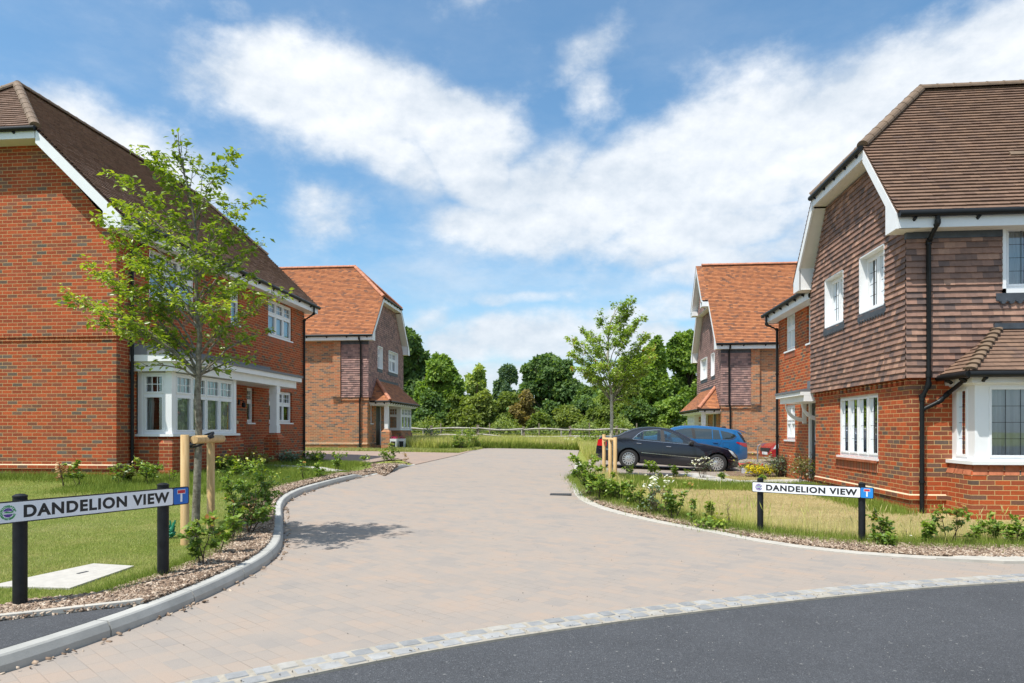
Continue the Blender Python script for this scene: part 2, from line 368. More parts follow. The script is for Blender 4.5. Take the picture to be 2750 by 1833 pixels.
BARK = barkm('young_bark', (.10, .085, .06), (.28, .26, .21)); BARKD = barkm('dark_bark', (.05, .035, .025), (.12, .09, .065)); BARKL = barkm('grey_bark', (.34, .32, .26), (.55, .53, .45))
def stake_wood():
    t = NT('stake_wood'); mp = t.n('ShaderNodeMapping'); mp.inputs['Scale'].default_value = (30, 30, 2.2); t.L.new(t.pos(), mp.inputs[0])
    n = t.noise(1, 5, .6, mp.outputs[0], .6); c = t.ramp(n, [(.25, (.42, .25, .10)), (.5, (.60, .40, .19)), (.8, (.68, .49, .26))])
    kn = t.n('ShaderNodeTexVoronoi'); kn.inputs['Scale'].default_value = 4.5; t.L.new(t.pos(), kn.inputs['Vector'])
    c = t.mix(t.mr(kn.outputs['Distance'], .03, .10, .8, 0), c, (.22, .11, .04)); t.bump(n, .3, .004); return t.set(c, .7, 0, .3)
STAKE = stake_wood()
# ---------------------------------------------------------------- ground materials
def paving_mat(name, tint=(1, 1, 1), ang=38):
    t = NT(name); mp = t.n('ShaderNodeMapping'); mp.inputs['Rotation'].default_value = (0, 0, math.radians(ang)); t.L.new(t.pos(), mp.inputs[0])
    sp = t.n('ShaderNodeSeparateXYZ'); t.L.new(mp.outputs[0], sp.inputs[0])
    v = t.math('DIVIDE', t.math('ADD', sp.outputs[1], 200.0), .11); row = t.math('FLOOR', v); fv = t.math('FRACT', v)
    wr = t.n('ShaderNodeTexWhiteNoise', noise_dimensions='1D'); t.L.new(row, wr.inputs['W'])
    u = t.math('ADD', t.math('DIVIDE', t.math('ADD', sp.outputs[0], 200.0), .19), t.math('MULTIPLY', wr.outputs['Value'], 1.0)); col = t.math('FLOOR', u); fu = t.math('FRACT', u)
    cv = t.n('ShaderNodeCombineXYZ'); t.L.new(col, cv.inputs[0]); t.L.new(row, cv.inputs[1])
    wn = t.n('ShaderNodeTexWhiteNoise', noise_dimensions='2D'); t.L.new(cv.outputs[0], wn.inputs['Vector'])
    jd = t.math('MINIMUM', t.math('MULTIPLY', t.math('SUBTRACT', .5, t.math('ABSOLUTE', t.math('SUBTRACT', fv, .5))), .125),
                t.math('MULTIPLY', t.math('SUBTRACT', .5, t.math('ABSOLUTE', t.math('SUBTRACT', fu, .5))), .21))
    f = t.math('ADD', t.math('MULTIPLY', wn.outputs['Value'], .26), t.math('MULTIPLY', t.noise(1.8, 4, .6), .80))
    c = t.ramp(f, [(.28, (.25, .228, .212)), (.45, (.292, .255, .225)), (.58, (.315, .264, .225)), (.75, (.345, .268, .215))])
    sp2 = t.noise(160, 2, .8); c = t.mix(t.mr(sp2, .62, .72, 0, .55), c, (.55, .50, .45))
    sp3 = t.noise(110, 2, .8); c = t.mix(t.mr(sp3, .30, .40, .45, 0), c, (.16, .14, .13))
    wear = t.mr(t.noise(.7, 4, .6), .3, .75, 0, .35); c = t.mix(wear, c, (.31, .275, .24))
    blot = t.mr(t.noise(.35, 6, .7, dist=1.2), .55, .8, 0, .15); c = t.mix(blot, c, (.16, .145, .13))
    jn = t.mr(jd, .0015, .0045, 1, 0); jf = t.math('MULTIPLY', jn, t.mr(t.noise(2.2, 3), .38, .68, .0, .5))
    c = t.mix(jf, c, (.14, .12, .10)); c = t.mix(1.0, c, tint, 'MULTIPLY')
    t.bump(t.math('ADD', t.math('MULTIPLY', jn, -.6), t.math('MULTIPLY', sp2, .5)), .35, .004)
    return t.set(c, .9, 0, .25)
PAVE = paving_mat('block_paving'); PAVE_PINK = paving_mat('pink_block_paving', (1.02, .90, .85), 0); PAVE_GREY = paving_mat('grey_block_paving', (.9, .88, .86), 0)
def asphalt_mat():
    t = NT('asphalt'); n = t.noise(150, 3, .8); c = t.ramp(n, [(.3, (.028, .030, .034)), (.5, (.060, .063, .070)), (.62, (.10, .105, .115)), (.72, (.22, .22, .22))])
    big = t.math('MULTIPLY', t.mr(t.noise(.9, 5, .65, dist=.6), .25, .75, .84, 1.18), t.mr(t.noise(34, 4, .8), .25, .75, .78, 1.22)); k = t.n('ShaderNodeCombineXYZ')
    for i in range(3): t.L.new(big, k.inputs[i])
    c = t.mix(1.0, c, k.outputs[0], 'MULTIPLY')
    for s_, thr, cc in ((70, .80, (.14, .145, .155)), (95, .8, (.022, .024, .027)), (38, .990, (.22, .22, .215))):
        vo = t.n('ShaderNodeTexVoronoi'); vo.inputs['Scale'].default_value = s_; t.L.new(t.pos(), vo.inputs['Vector']); se = t.n('ShaderNodeSeparateColor'); t.L.new(vo.outputs['Color'], se.inputs[0])
        c = t.mix(t.math('MULTIPLY', t.math('GREATER_THAN', se.outputs[0], thr), t.mr(vo.outputs['Distance'], .25, .45, .75, 0)), c, cc)
    t.bump(n, .8, .006); return t.set(c, .82, 0, .35)
ASPHALT = asphalt_mat()
def turf_mat(name, a, b, c_, sc_=1.0):
    t = NT(name); n = t.noise(1.1*sc_, 5, .6); n2 = t.noise(45, 4, .75); n3 = t.noise(7, 4, .6)
    c = t.ramp(t.math('ADD', t.math('MULTIPLY', n, .6), t.math('MULTIPLY', n3, .4)), [(.33, a), (.5, b), (.68, c_)])
    k = t.n('ShaderNodeCombineXYZ'); kk = t.mr(n2, .25, .75, .55, 1.35)
    for i in range(3): t.L.new(kk, k.inputs[i])
    c = t.mix(1.0, c, k.outputs[0], 'MULTIPLY'); t.bump(n2, .8, .03); return t.set(c, .95, 0, .1)
TURF = turf_mat('lawn_turf', (.11, .165, .03), (.18, .215, .05), (.27, .25, .09))
TURF_DRY = turf_mat('dry_lawn_turf', (.22, .225, .07), (.40, .33, .15), (.50, .40, .21))
FIELD = turf_mat('field_turf', (.14, .19, .04), (.24, .27, .06), (.34, .32, .12), .4)
def blade_mat(name, stops, patch):
    t = NT(name); n = t.noise(.8, 5, .6); r = t.attr()
    f = t.math('ADD', t.math('MULTIPLY', r, .45), t.mr(n, .3, .7, patch[0], patch[1])); c = t.ramp(f, stops); m = t.set(c, .6, 0, .25)
    tr = t.n('ShaderNodeBsdfTranslucent'); t.L.new(c, tr.inputs[0]); mx = t.n('ShaderNodeMixShader'); mx.inputs[0].default_value = .3
    t.L.new(t.b.outputs[0], mx.inputs[1]); t.L.new(tr.outputs[0], mx.inputs[2]); t.L.new(mx.outputs[0], t.out.inputs[0]); return m
BL_G = blade_mat('grass_blade', [(0, (.19, .28, .045)), (.35, (.30, .37, .07)), (.6, (.43, .45, .14)), (1, (.66, .58, .32))], (.05, .55))
BL_D = blade_mat('dry_grass_blade', [(0, (.19, .25, .05)), (.25, (.38, .36, .13)), (.55, (.58, .47, .25)), (1, (.68, .55, .33))], (.1, .6))
BL_L = blade_mat('long_grass_blade', [(0, (.13, .20, .03)), (.5, (.22, .295, .045)), (.85, (.33, .375, .07)), (1, (.5, .46, .19))], (0, .45))
BL_M = blade_mat('meadow_blade', [(0, (.30, .38, .06)), (.4, (.50, .53, .12)), (.7, (.66, .60, .25)), (1, (.68, .54, .32))], (0, .5))
def bark_mulch_mat():
    t = NT('bark_mulch'); vo = t.n('ShaderNodeTexVoronoi'); vo.inputs['Scale'].default_value = 38
    mp = t.n('ShaderNodeMapping'); mp.inputs['Scale'].default_value = (1, 1.7, 1); t.L.new(t.pos(), mp.inputs[0]); t.L.new(mp.outputs[0], vo.inputs['Vector'])
    sc_ = t.n('ShaderNodeSeparateColor'); t.L.new(vo.outputs['Color'], sc_.inputs[0])
    c = t.ramp(sc_.outputs[0], [(0, (.06, .04, .03)), (.5, (.20, .13, .08)), (1, (.38, .27, .18))]); t.bump(sc_.outputs[1], .8, .02); return t.set(c, .9, 0, .2)
MULCH = bark_mulch_mat()
CHIP = tile_mat('bark_chip', [(0, (.10, .065, .045)), (.35, (.24, .165, .115)), (.7, (.38, .285, .21)), (1, (.58, .48, .38))])
GRANITE = tile_mat('granite_sett', [(0, (.235, .24, .245)), (.5, (.29, .295, .30)), (.9, (.35, .35, .345)), (1, (.37, .345, .30))])
def kerb_mat():
    t = NT('kerb_concrete'); n = t.noise(3, 6, .65); c = t.mix(t.mr(n, .3, .7), (.34, .34, .32), (.46, .455, .43))
    c = t.mix(t.mr(t.noise(120, 2, .8), .6, .7, 0, .3), c, (.2, .2, .19)); r = t.attr(); k = t.n('ShaderNodeCombineXYZ'); kk = t.mr(r, 0, 1, .88, 1.08)
    for i in range(3): t.L.new(kk, k.inputs[i])
    c = t.mix(1.0, c, k.outputs[0], 'MULTIPLY'); t.bump(t.noise(90, 4, .7), .3, .004); return t.set(c, .85, 0, .3)
KERB = kerb_mat()
MORTAR = simple('sett_mortar', (.33, .30, .25), .9, var=.18, scale=20, bump=.4)
EDGING = simple('pale_edging', (.42, .395, .35), .85, var=.12, scale=6, bump=.2)

# ---------------------------------------------------------------- ground sheets
def clip_half(P, a, b, c):      # keep a*x+b*y<=c
    out = []
    for i in range(len(P)):
        p, q = P[i], P[(i+1) % len(P)]; dp = a*p[0]+b*p[1]-c; dq = a*q[0]+b*q[1]-c
        if dp <= 0: out.append(p)
        if (dp < 0 < dq) or (dq < 0 < dp):
            tt = dp/(dp-dq); out.append(tuple(p[k]+(q[k]-p[k])*tt for k in range(len(p))))
    return out
def in_poly(P, x, y):
    x = np.asarray(x); y = np.asarray(y); ins = np.zeros(x.shape, bool); n = len(P)
    for i in range(n):
        x0, y0 = P[i][:2]; x1, y1 = P[(i+1) % n][:2]
        if y0 == y1: continue
        c = ((y0 > y) != (y1 > y)) & (x < (x1-x0)*(y-y0)/(y1-y0)+x0); ins ^= c
    return ins
def sheet(name, P, zf, mat, off=0.0, cell=1.0, kind='structure', label=None, skirt=True):
    P = [(float(p[0]), float(p[1])) for p in P]; mb = MB()
    xs = [p[0] for p in P]; ys = [p[1] for p in P]
    for i in range(math.floor(min(xs)/cell), math.ceil(max(xs)/cell)):
        col = clip_half(clip_half(P, -1, 0, -i*cell), 1, 0, (i+1)*cell)
        if len(col) < 3: continue
        for j in range(math.floor(min(ys)/cell), math.ceil(max(ys)/cell)):
            c = clip_half(clip_half(col, 0, -1, -j*cell), 0, 1, (j+1)*cell)
            if len(c) < 3: continue
            ar = abs(sum(c[k][0]*c[(k+1) % len(c)][1]-c[(k+1) % len(c)][0]*c[k][1] for k in range(len(c))))
            if ar < 1e-6: continue
            mb.poly([(x, y, float(zf(x, y))+off) for x, y in c])
    nf = len(mb.f)
    if skirt:
        for i in range(len(P)):
            a, b = P[i], P[(i+1) % len(P)]; L = math.dist(a, b); n = min(400, max(1, int(L/.5)))
            for k in range(n):
                p = [(a[0]+(b[0]-a[0])*t/n, a[1]+(b[1]-a[1])*t/n) for t in (k, k+1)]; z = [float(zf(*q))+off for q in p]
                mb.poly([(*p[0], z[0]), (*p[1], z[1]), (*p[1], z[1]-.05), (*p[0], z[0]-.05)])
    o = mb.build(name, mat, fix=False)
    for p in list(o.data.polygons)[:nf]:
        if p.normal.z < 0: p.flip()
    return tag(o, kind=kind)

LKv = [(0,1550.5),(103,1516),(327,1437.6),(478,1373.7),(571,1324.6),(622,1295),(650,1264),(651,1238),(650,1195),(647,1169),(658,1153),(687,1136),(731,1122),(797,1103.3),(840,1094.6),(880,1086),(906,1079),(954,1067.4)]
LK = [(-30,-3),(-12,-.2),(-7,.9),(-5.2,1.6),(-4.2,2.3),(-3.65,2.9),(-3.38,3.3)] + [tuple(atv(*p).xy) for p in LKv]
FAR = [tuple(atv(*p).xy) for p in [(1050.7,1045.6),(1107.5,1029.2),(1225,1031.4),(1330,1034.7)]]
REv = [(1322,1060),(1313,1100),(1315,1130),(1328,1150),(1378,1171.6),(1471,1193.4),(1534.7,1208),(1634.7,1222.5),(1668,1232.9),(1813,1259),(1988,1276.5),(2104,1283.8),(2191,1288),(2307,1293),(2352,1293)]
RE = [tuple(atv(*p).xy) for p in REv]; RE += [(RE[-1][0]+2.2, RE[-1][1]+.5), (14, RE[-1][1]+2.4), (40, RE[-1][1]+8)]
SI = [(-3.6,2.3),(-2.6,3.2),(-2.0,3.66),(-1.49,4.08),(-1.22,4.36),(-.72,4.68),(0,5.17),(1.21,5.80),(1.78,6.01),(2.41,6.31),(3.13,6.72),(4.28,7.05),(8,8.1),(14,9.6),(40,15)]
SO = [(-3.35,2.0),(-2.35,2.95),(-1.84,3.50),(-1.41,3.82),(-1.14,4.08),(-.68,4.42),(0,4.94),(1.16,5.50),(1.71,5.75),(2.31,6.05),(3.0,6.42),(4.13,6.76),(8,7.8),(14,9.3),(40,14.7)]
def smooth_line(P, step=.25):
    P = [np.array(p, float) for p in P]; out = []
    for i in range(len(P)-1):
        p0, p1, p2, p3 = P[max(i-1,0)], P[i], P[i+1], P[min(i+2, len(P)-1)]
        n = max(1, int(np.linalg.norm(p2-p1)/step))
        for k in range(n):
            t = k/n; out.append(tuple(.5*((2*p1)+(-p0+p2)*t+(2*p0-5*p1+4*p2-p3)*t*t+(-p0+3*p1-3*p2+p3)*t**3)))
    out.append(tuple(P[-1])); return out
def offset_line(P, d):
    P = [np.array(p, float) for p in P]; out = []
    for i in range(len(P)):
        t = P[min(i+1, len(P)-1)]-P[max(i-1, 0)]; t = t/np.linalg.norm(t); out.append(tuple(P[i]+np.array([-t[1], t[0]])*d))
    return out
# soften the digitised lines
def relax(P, n=2):
    P = [np.array(p, float) for p in P]
    for _ in range(n): P = [P[0]]+[P[i]*.6+(P[i-1]+P[i+1])*.2 for i in range(1, len(P)-1)]+[P[-1]]
    return [tuple(p) for p in P]
LKs = smooth_line(relax(LK, 1), .3); REs = smooth_line(relax(RE, 1), .3); SIs = smooth_line(relax(SI, 3), .3); SOs = offset_line(SIs, -.27)
# whole ground to the horizon
mb = MB()
ex = [-900,-300,-120,-60]+list(range(-40, 41, 2))+[60,120,300,900]; ey = [-300,-100,-60,-30]+list(range(-20, 61, 2))+[90,140,300,900]
hole = None
for i in range(len(ex)-1):
    for j in range(len(ey)-1):
        mb.poly([(x, y, g(x, y)-.03) for x, y in ((ex[i],ey[j]),(ex[i+1],ey[j]),(ex[i+1],ey[j+1]),(ex[i],ey[j+1]))])
tag(mb.build('ground', FIELD, fix=False), kind='structure')
road = LKs + FAR + REs + SIs[::-1]
sheet('block_paved_road', road, gn, PAVE, 0, skirt=False)
sheet('asphalt_road', SOs + [(60,20),(60,-40),(-60,-40),(-60,-6)] + LKs[:1] + [p for p in LKs if p[0] < -3.45 and p[1] < 3], gn, ASPHALT, .006)
# granite setts between the two surfaces
sheet('sett_bedding', SIs + SOs[::-1], gn, MORTAR, .020, .5)
def polyline_walk(P):
    seg = [math.dist(P[i], P[i+1]) for i in range(len(P)-1)]; tot = sum(seg)
    def f(s):
        s = max(0, min(tot-1e-6, s)); i = 0
        while s > seg[i]: s -= seg[i]; i += 1
        t = s/seg[i]; d = ((P[i+1][0]-P[i][0])/seg[i], (P[i+1][1]-P[i][1])/seg[i])
        return (P[i][0]+d[0]*s, P[i][1]+d[1]*s), d
    return f, tot
mb = MB(); f, tot = polyline_walk(SIs); s = .3
while s < min(tot, 16):
    L0 = random.uniform(.125, .165)
    for rowk in (0, 1):
        so = s + (0 if rowk == 0 else .06); (px, py), (dx, dy) = f(so+L0/2); nx_, ny_ = dy, -dx
        a = .012 + rowk*.13; b = a+random.uniform(.10, .115); hl = L0/2-random.uniform(.006, .011)
        cor = []
        for (uu, vv) in ((-hl, a), (-hl*.3, a-.004), (hl, a+random.uniform(-.005, .005)), (hl, b), (hl*.2, b+.004), (-hl, b+random.uniform(-.006, .006))):
            cor.append((px+dx*uu+nx_*vv, py+dy*uu+ny_*vv))
        h = random.uniform(.020, .028); cx_ = sum(c[0] for c in cor)/6; cy_ = sum(c[1] for c in cor)/6; z = g(px, py); r = random.random()
        top = [(cx_+(x-cx_)*.84, cy_+(y-cy_)*.84, z+h) for x, y in cor]; bot = [(x, y, z+.008) for x, y in cor]
        mb.poly(top, r)
        for k in range(6): mb.poly([bot[k], bot[(k+1) % 6], top[(k+1) % 6], top[k]], r)
    s += L0+.004
tag(mb.build('sett_band', GRANITE, smooth=False), kind='structure')

# left kerb: half-battered stones with open joints, dropped at the path and at the side drive
def kerb(name, P, up, w=.125, face=.0, stone=.9, back=-1):
    mb = MB(); f, tot = polyline_walk(P); s = 0
    while s < tot-.05:
        e = min(s+stone, tot); n = 4; r = random.random(); secs = []
        for k in range(n+1):
            q = s+.006+(e-s-.012)*k/n; (x, y), (dx, dy) = f(q); nx_, ny_ = -dy, dx; z = g(x, y); u = up(x, y)
            pr = [(0, -.03), (0, u*.45), (.022, u*.9), (.034, u), (w, u), (w, -.03)]
            secs.append([(x+nx_*a, y+ny_*a, z+h) for a, h in pr])
        for k in range(n):
            for j in range(5): mb.poly([secs[k][j], secs[k][j+1], secs[k+1][j+1], secs[k+1][j]], r)
        mb.poly(secs[0][::-1], r); mb.poly(secs[-1], r); s = e
    return tag(mb.build(name, KERB), kind='structure')
def upL(x, y):
    d = .105
    d *= 1 - .92*float(ss(16.3, 16.9, y)*(1-ss(18.0, 18.9, y)))
    return d*(1-.92*float(ss(20.0, 21.4, y)))
kerb('kerb', LKs, upL)
LKb = offset_line(LKs, .125)
# right edging: flush concrete strip
REb = offset_line(REs, .19)
sheet('edging_strip', REs + REb[::-1], gn, EDGING, .012, .5)
e0 = [atv(*p).xy for p in [(2150,1287),(2240,1279),(2352,1274)]]; e0 += [(e0[-1][0]+4, e0[-1][1]+.8), (e0[-1][0]+4, e0[-1][1]+.4)] + [atv(*p).xy for p in [(2352,1295),(2307,1295)]]
sheet('dropped_kerb', e0, gn, EDGING, .03, .5)
# strip along the far end of the turning head
FE = [tuple(atv(*p).xy) for p in [(954,1067.4),(1050.7,1045.6),(1107.5,1029.2),(1225,1031.4),(1330,1034.7)]]
sheet('turning_head_edging', FE + offset_line(FE, .14)[::-1], gn, EDGING, .012, .5)
# left garden: raised lawn
GL = LKb + [(-6.9,21.3),(-9.0,20.9),(-9.58,20.9),(-30,20.9),(-60,20.9),(-60,-20),(-30,-2.9)]
sheet('lawn', GL, gl, TURF, -.003)
def atl(x, y): return tuple(atv(x, y, gl).xy)
lawn_edge = [atl(*p) for p in [(-300,1470),(0,1398),(62,1385),(229,1369),(360,1326),(452,1290),(523,1238),(560,1180),(600,1142),(628,1120),(753,1092),(800,1085)]]
foot_edge = [atl(*p) for p in [(-400,1500),(-100,1441),(0,1427.7),(150,1411),(304,1393),(330,1388)]]
kb = [p for p in LKb if p[1] > 4.75 and p[1] < 19.3]
bark_poly = [lawn_edge[0]] + foot_edge + kb + lawn_edge[::-1][:-1]
sheet('bark_bed', bark_poly, gl, MULCH, .010, .5)
bark2 = [atl(*p) for p in [(862,1085),(884,1080),(905,1073),(935,1067),(880,1066),(850,1075)]]
sheet('bark_bed', bark2, gl, MULCH, .014, .5)
foot_poly = [(-14, .9)] + [foot_edge[0]] + foot_edge[1:-1] + [p for p in LKb[::-1] if p[1] < 4.75]
sheet('footway', foot_poly, gl, ASPHALT, .007, .5)
fe = smooth_line(foot_edge, .3)
sheet('footway_edging', fe + offset_line(fe, .06)[::-1], gl, EDGING, .042, .5)
# garden path to the left house
pth = [(-5.56, 16.98), (-5.54, 17.98), (-6.6, 18.1), (-8.6, 18.35), (-8.6, 17.4), (-6.8, 17.1)]
sheet('garden_path', pth, gl, SLABW, .018, .5)
# bed under the bay of the left house
bb_ = [atl(*p) for p in [(520,1080),(640,1064),(700,1058),(640,1048),(560,1060),(500,1062)]]
sheet('planting_bed', bb_, gl, MULCH, .006, .5)
# pink side drive between the two left houses
FE1 = [tuple(atv(*p).xy) for p in [(954,1067.4),(1050.7,1045.6),(1100,1031)]]
drive = [FE1[0], FE1[1], FE1[2]] + [tuple(atv(*p).xy) for p in [(1059.5,1035.7),(922,1037)]] + [(-9.5,28.7),(-30,28.7),(-30,20.95),(-8.9,20.95),(-6.9,21.35),(-6.6,24.5)]
sheet('side_drive', drive, gn, PAVE_PINK, .016)
# right garden
REl = [p for p in REb if p[1] > 6.5]
RG = [p for p in REb] + [(40, 40), (12, 40)] + [(9.0, 31.6), (3.2, 31.6), (REb[0][0], 25)]
lawnR = [p for p in REb if p[1] < 19.3 and p[0] < 14] + [(14, 11.8), (5.4, 11.8), (5.4, 16.2), (5.7, 16.2), (5.7, 20.6), (4.9, 20.6), (1.9, 20.2), (0.9, 20.0)]
sheet('dry_lawn', lawnR, gn, TURF_DRY, .004)
inner = [tuple(atv(*p).xy) for p in [(1336,1095),(1380,1139),(1453,1164),(1560,1190),(1668,1215),(1813,1233),(1988,1248),(2104,1253),(2352,1257),(2700,1262)]]
bp = [p for p in REb if p[1] < 19.0 and p[0] < 9.0]
bark_r = bp + inner[::-1]
sheet('bark_bed', bark_r, gn, MULCH, .014, .5)
inner_s = smooth_line(inner, .3)
drv = [(0.9, 20.0), (1.9, 20.2), (4.9, 20.6), (5.7, 20.6), (5.7, 20.9), (20, 20.9), (20, 30.9), (6.0, 31.0), (3.0, 31.0), (1.5, 30.0), (.6, 26.5)]
drv = [p for p in REb if 19.3 < p[1] < 26] [::-1] + [(.9, 20.0)] + drv[1:]
drv = [(REb[0][0], REb[0][1])] + drv[1:]
sheet('car_drive', [tuple(p) for p in [(.2, 21.3), (.9, 20.0), (1.9, 20.2), (4.9, 20.6), (5.7, 20.6), (5.7, 20.9), (20, 20.9), (20, 30.9), (6.0, 31.0), (2.0, 31.0), (.4, 27.5)]], gn, PAVE_GREY, .008)
pr = [atv(*p).xy for p in [(1560,1088),(1600,1087),(1700,1104),(1880,1100),(2130,1094),(2140,1104),(1900,1109),(1700,1113),(1650,1108),(1600,1100)]]
sheet('front_path', [tuple(p) for p in pr], gn, SLABW, .012, .5)
gb = [atv(*p).xy for p in [(1660,1083),(1800,1085),(1860,1092),(1790,1096),(1680,1094)]]
sheet('stone_bed', [tuple(p) for p in gb], gn, MULCH, .015, .5)
# ---------------------------------------------------------------- building helpers
def frame(O, U, N):
    O, U, N = Vector(O), Vector(U), Vector(N)
    return lambda u, n, z: O + U*u + N*n + Vector((0, 0, z))
def clip_poly_uv(P, x0, x1):
    return clip_half(clip_half(P, -1, 0, -x0), 1, 0, x1)
def subtract(P, holes):
    if not holes: return [P]
    us = [p[0] for p in P]; xs = sorted({min(us), max(us)} | {h[0] for h in holes if min(us) < h[0] < max(us)} | {h[1] for h in holes if min(us) < h[1] < max(us)})
    out = []
    for a, b in zip(xs[:-1], xs[1:]):
        slab = clip_poly_uv(P, a, b)
        if len(slab) < 3: continue
        hs = sorted([(h[2], h[3]) for h in holes if h[0] <= a+1e-6 and h[1] >= b-1e-6]); lo = -1e3
        for z0, z1 in hs + [(1e3, 1e3)]:
            c = clip_half(clip_half(slab, 0, -1, -lo), 0, 1, z0)
            if len(c) >= 3: out.append(c)
            lo = max(lo, z1)
    return out
def wall(mb, Fr, P, holes=(), reveal=.09, mi=0, rmi=None):
    for c in subtract(P, list(holes)): mb.poly([Fr(u, 0, z) for u, z in c], mi=mi)
    for (a, b, z0, z1) in holes:
        k = mi if rmi is None else rmi
        for q in (((a,z0),(a,z1)), ((a,z1),(b,z1)), ((b,z1),(b,z0)), ((b,z0),(a,z0))):
            mb.poly([Fr(q[0][0], 0, q[0][1]), Fr(q[1][0], 0, q[1][1]), Fr(q[1][0], -reveal, q[1][1]), Fr(q[0][0], -reveal, q[0][1])], mi=k)
def tiles(mb, P3, gauge=.1, width=.165, t=.016, holes_uv=None, mi=0, lo=0.0, seed=None):
    """courses of separate plain tiles laid over a 3-D convex polygon (first edge = the eaves, horizontal)"""
    P = [Vector(p) for p in P3]; U = (P[1]-P[0]).normalized(); Nn = None
    for i in range(2, len(P)):
        Nn = U.cross(P[i]-P[0])
        if Nn.length > 1e-4: break
    Nn.normalize(); S = Nn.cross(U).normalized()
    if S.z < 0: S = -S
    Nn = U.cross(S)
    # outward = away from under side: caller orders the points counter-clockwise seen from outside
    O = P[0]; uv = [((p-O).dot(U), (p-O).dot(S)) for p in P]
    regs = subtract(uv, holes_uv) if holes_uv else [uv]
    s1 = max(v for _, v in uv); R = random.Random(seed if seed is not None else 1)
    for row in range(int(s1/gauge)+1):
        v0, v1 = row*gauge, (row+1)*gauge
        off = (row % 2)*width/2 + R.uniform(-.006, .006)
        for reg in regs:
            band = clip_half(clip_half(reg, 0, -1, -v0), 0, 1, v1)
            if len(band) < 3: continue
            ua = min(p[0] for p in band); ub = max(p[0] for p in band)
            for k in range(math.floor((ua-off)/width), math.ceil((ub-off)/width)):
                c = clip_poly_uv(band, k*width+off, (k+1)*width+off)
                if len(c) < 3: continue
                rr = R; r = rr.random(); tt = t*rr.uniform(.9, 1.12); dz = rr.uniform(-.0025, .0025)
                base = [O+U*u+S*v for u, v in c]
                top = [b+Nn*(.004+tt*(1-(v-v0)/gauge)) + (S*dz if v < v0+1e-4 else S*0) for b, (u, v) in zip(base, c)]
                mb.poly(top, r, mi)
                for i in range(len(c)):
                    j = (i+1) % len(c)
                    if c[i][1] < v0+1e-4 and c[j][1] < v0+1e-4: mb.poly([base[i]-Nn*.01, base[j]-Nn*.01, top[j], top[i]], r, mi)
def ridge(mb, p, q, r=.098, seg=.3, drop=.02):
    p, q = Vector(p), Vector(q); L = (q-p).length; n = max(1, round(L/seg)); d = (q-p)/n; t = d.normalized()
    a = t.cross(Vector((0, 0, 1))).normalized(); b = a.cross(t).normalized()
    for i in range(n):
        s0 = p+d*i-Vector((0,0,drop)); s1 = s0+d*1.0; rr = random.random(); prev = None
        for (c, ra) in ((s0, r*1.06), (s0+t*.03, r*1.06), (s0+t*.031, r), (s1, r*.985)):
            ring = [c+a*math.cos(x)*ra+b*math.sin(x)*ra*.9 for x in [math.pi*k/8*1.1-.157 for k in range(9)]]
            if prev:
                for k in range(8): mb.poly([prev[k], prev[k+1], ring[k+1], ring[k]], rr)
            else: mb.poly(ring, rr)
            prev = ring
def gutter(mb, p, q, r=.055, br=.9, N=None):
    p, q = Vector(p), Vector(q); mb.tube([p, q], r, 10)
    L = (q-p).length; d = (q-p).normalized(); k = .25
    inw = Vector(N) if N else Vector((0, 0, 0))
    while k < L:
        c = p+d*k; mb.tube([c-Vector((0,0,r)), c+inw*.06-Vector((0,0,r+.02)), c+inw*.09-Vector((0,0,r+.05))], .028, 6); k += br
def downpipe(mb, pts, r=.036, clips=()):
    mb.tube(pts, r, 10)
    P = [Vector(p) for p in pts]
    for i in range(1, len(P)-1): mb.tube([P[i]-(P[i]-P[i-1]).normalized()*.05, P[i], P[i]+(P[i+1]-P[i]).normalized()*.05], r*1.25, 10)
    for c in clips:
        mb.lathe(c, [(r, -.02), (r*1.35, -.02), (r*1.35, .02), (r, .02)], 10); 
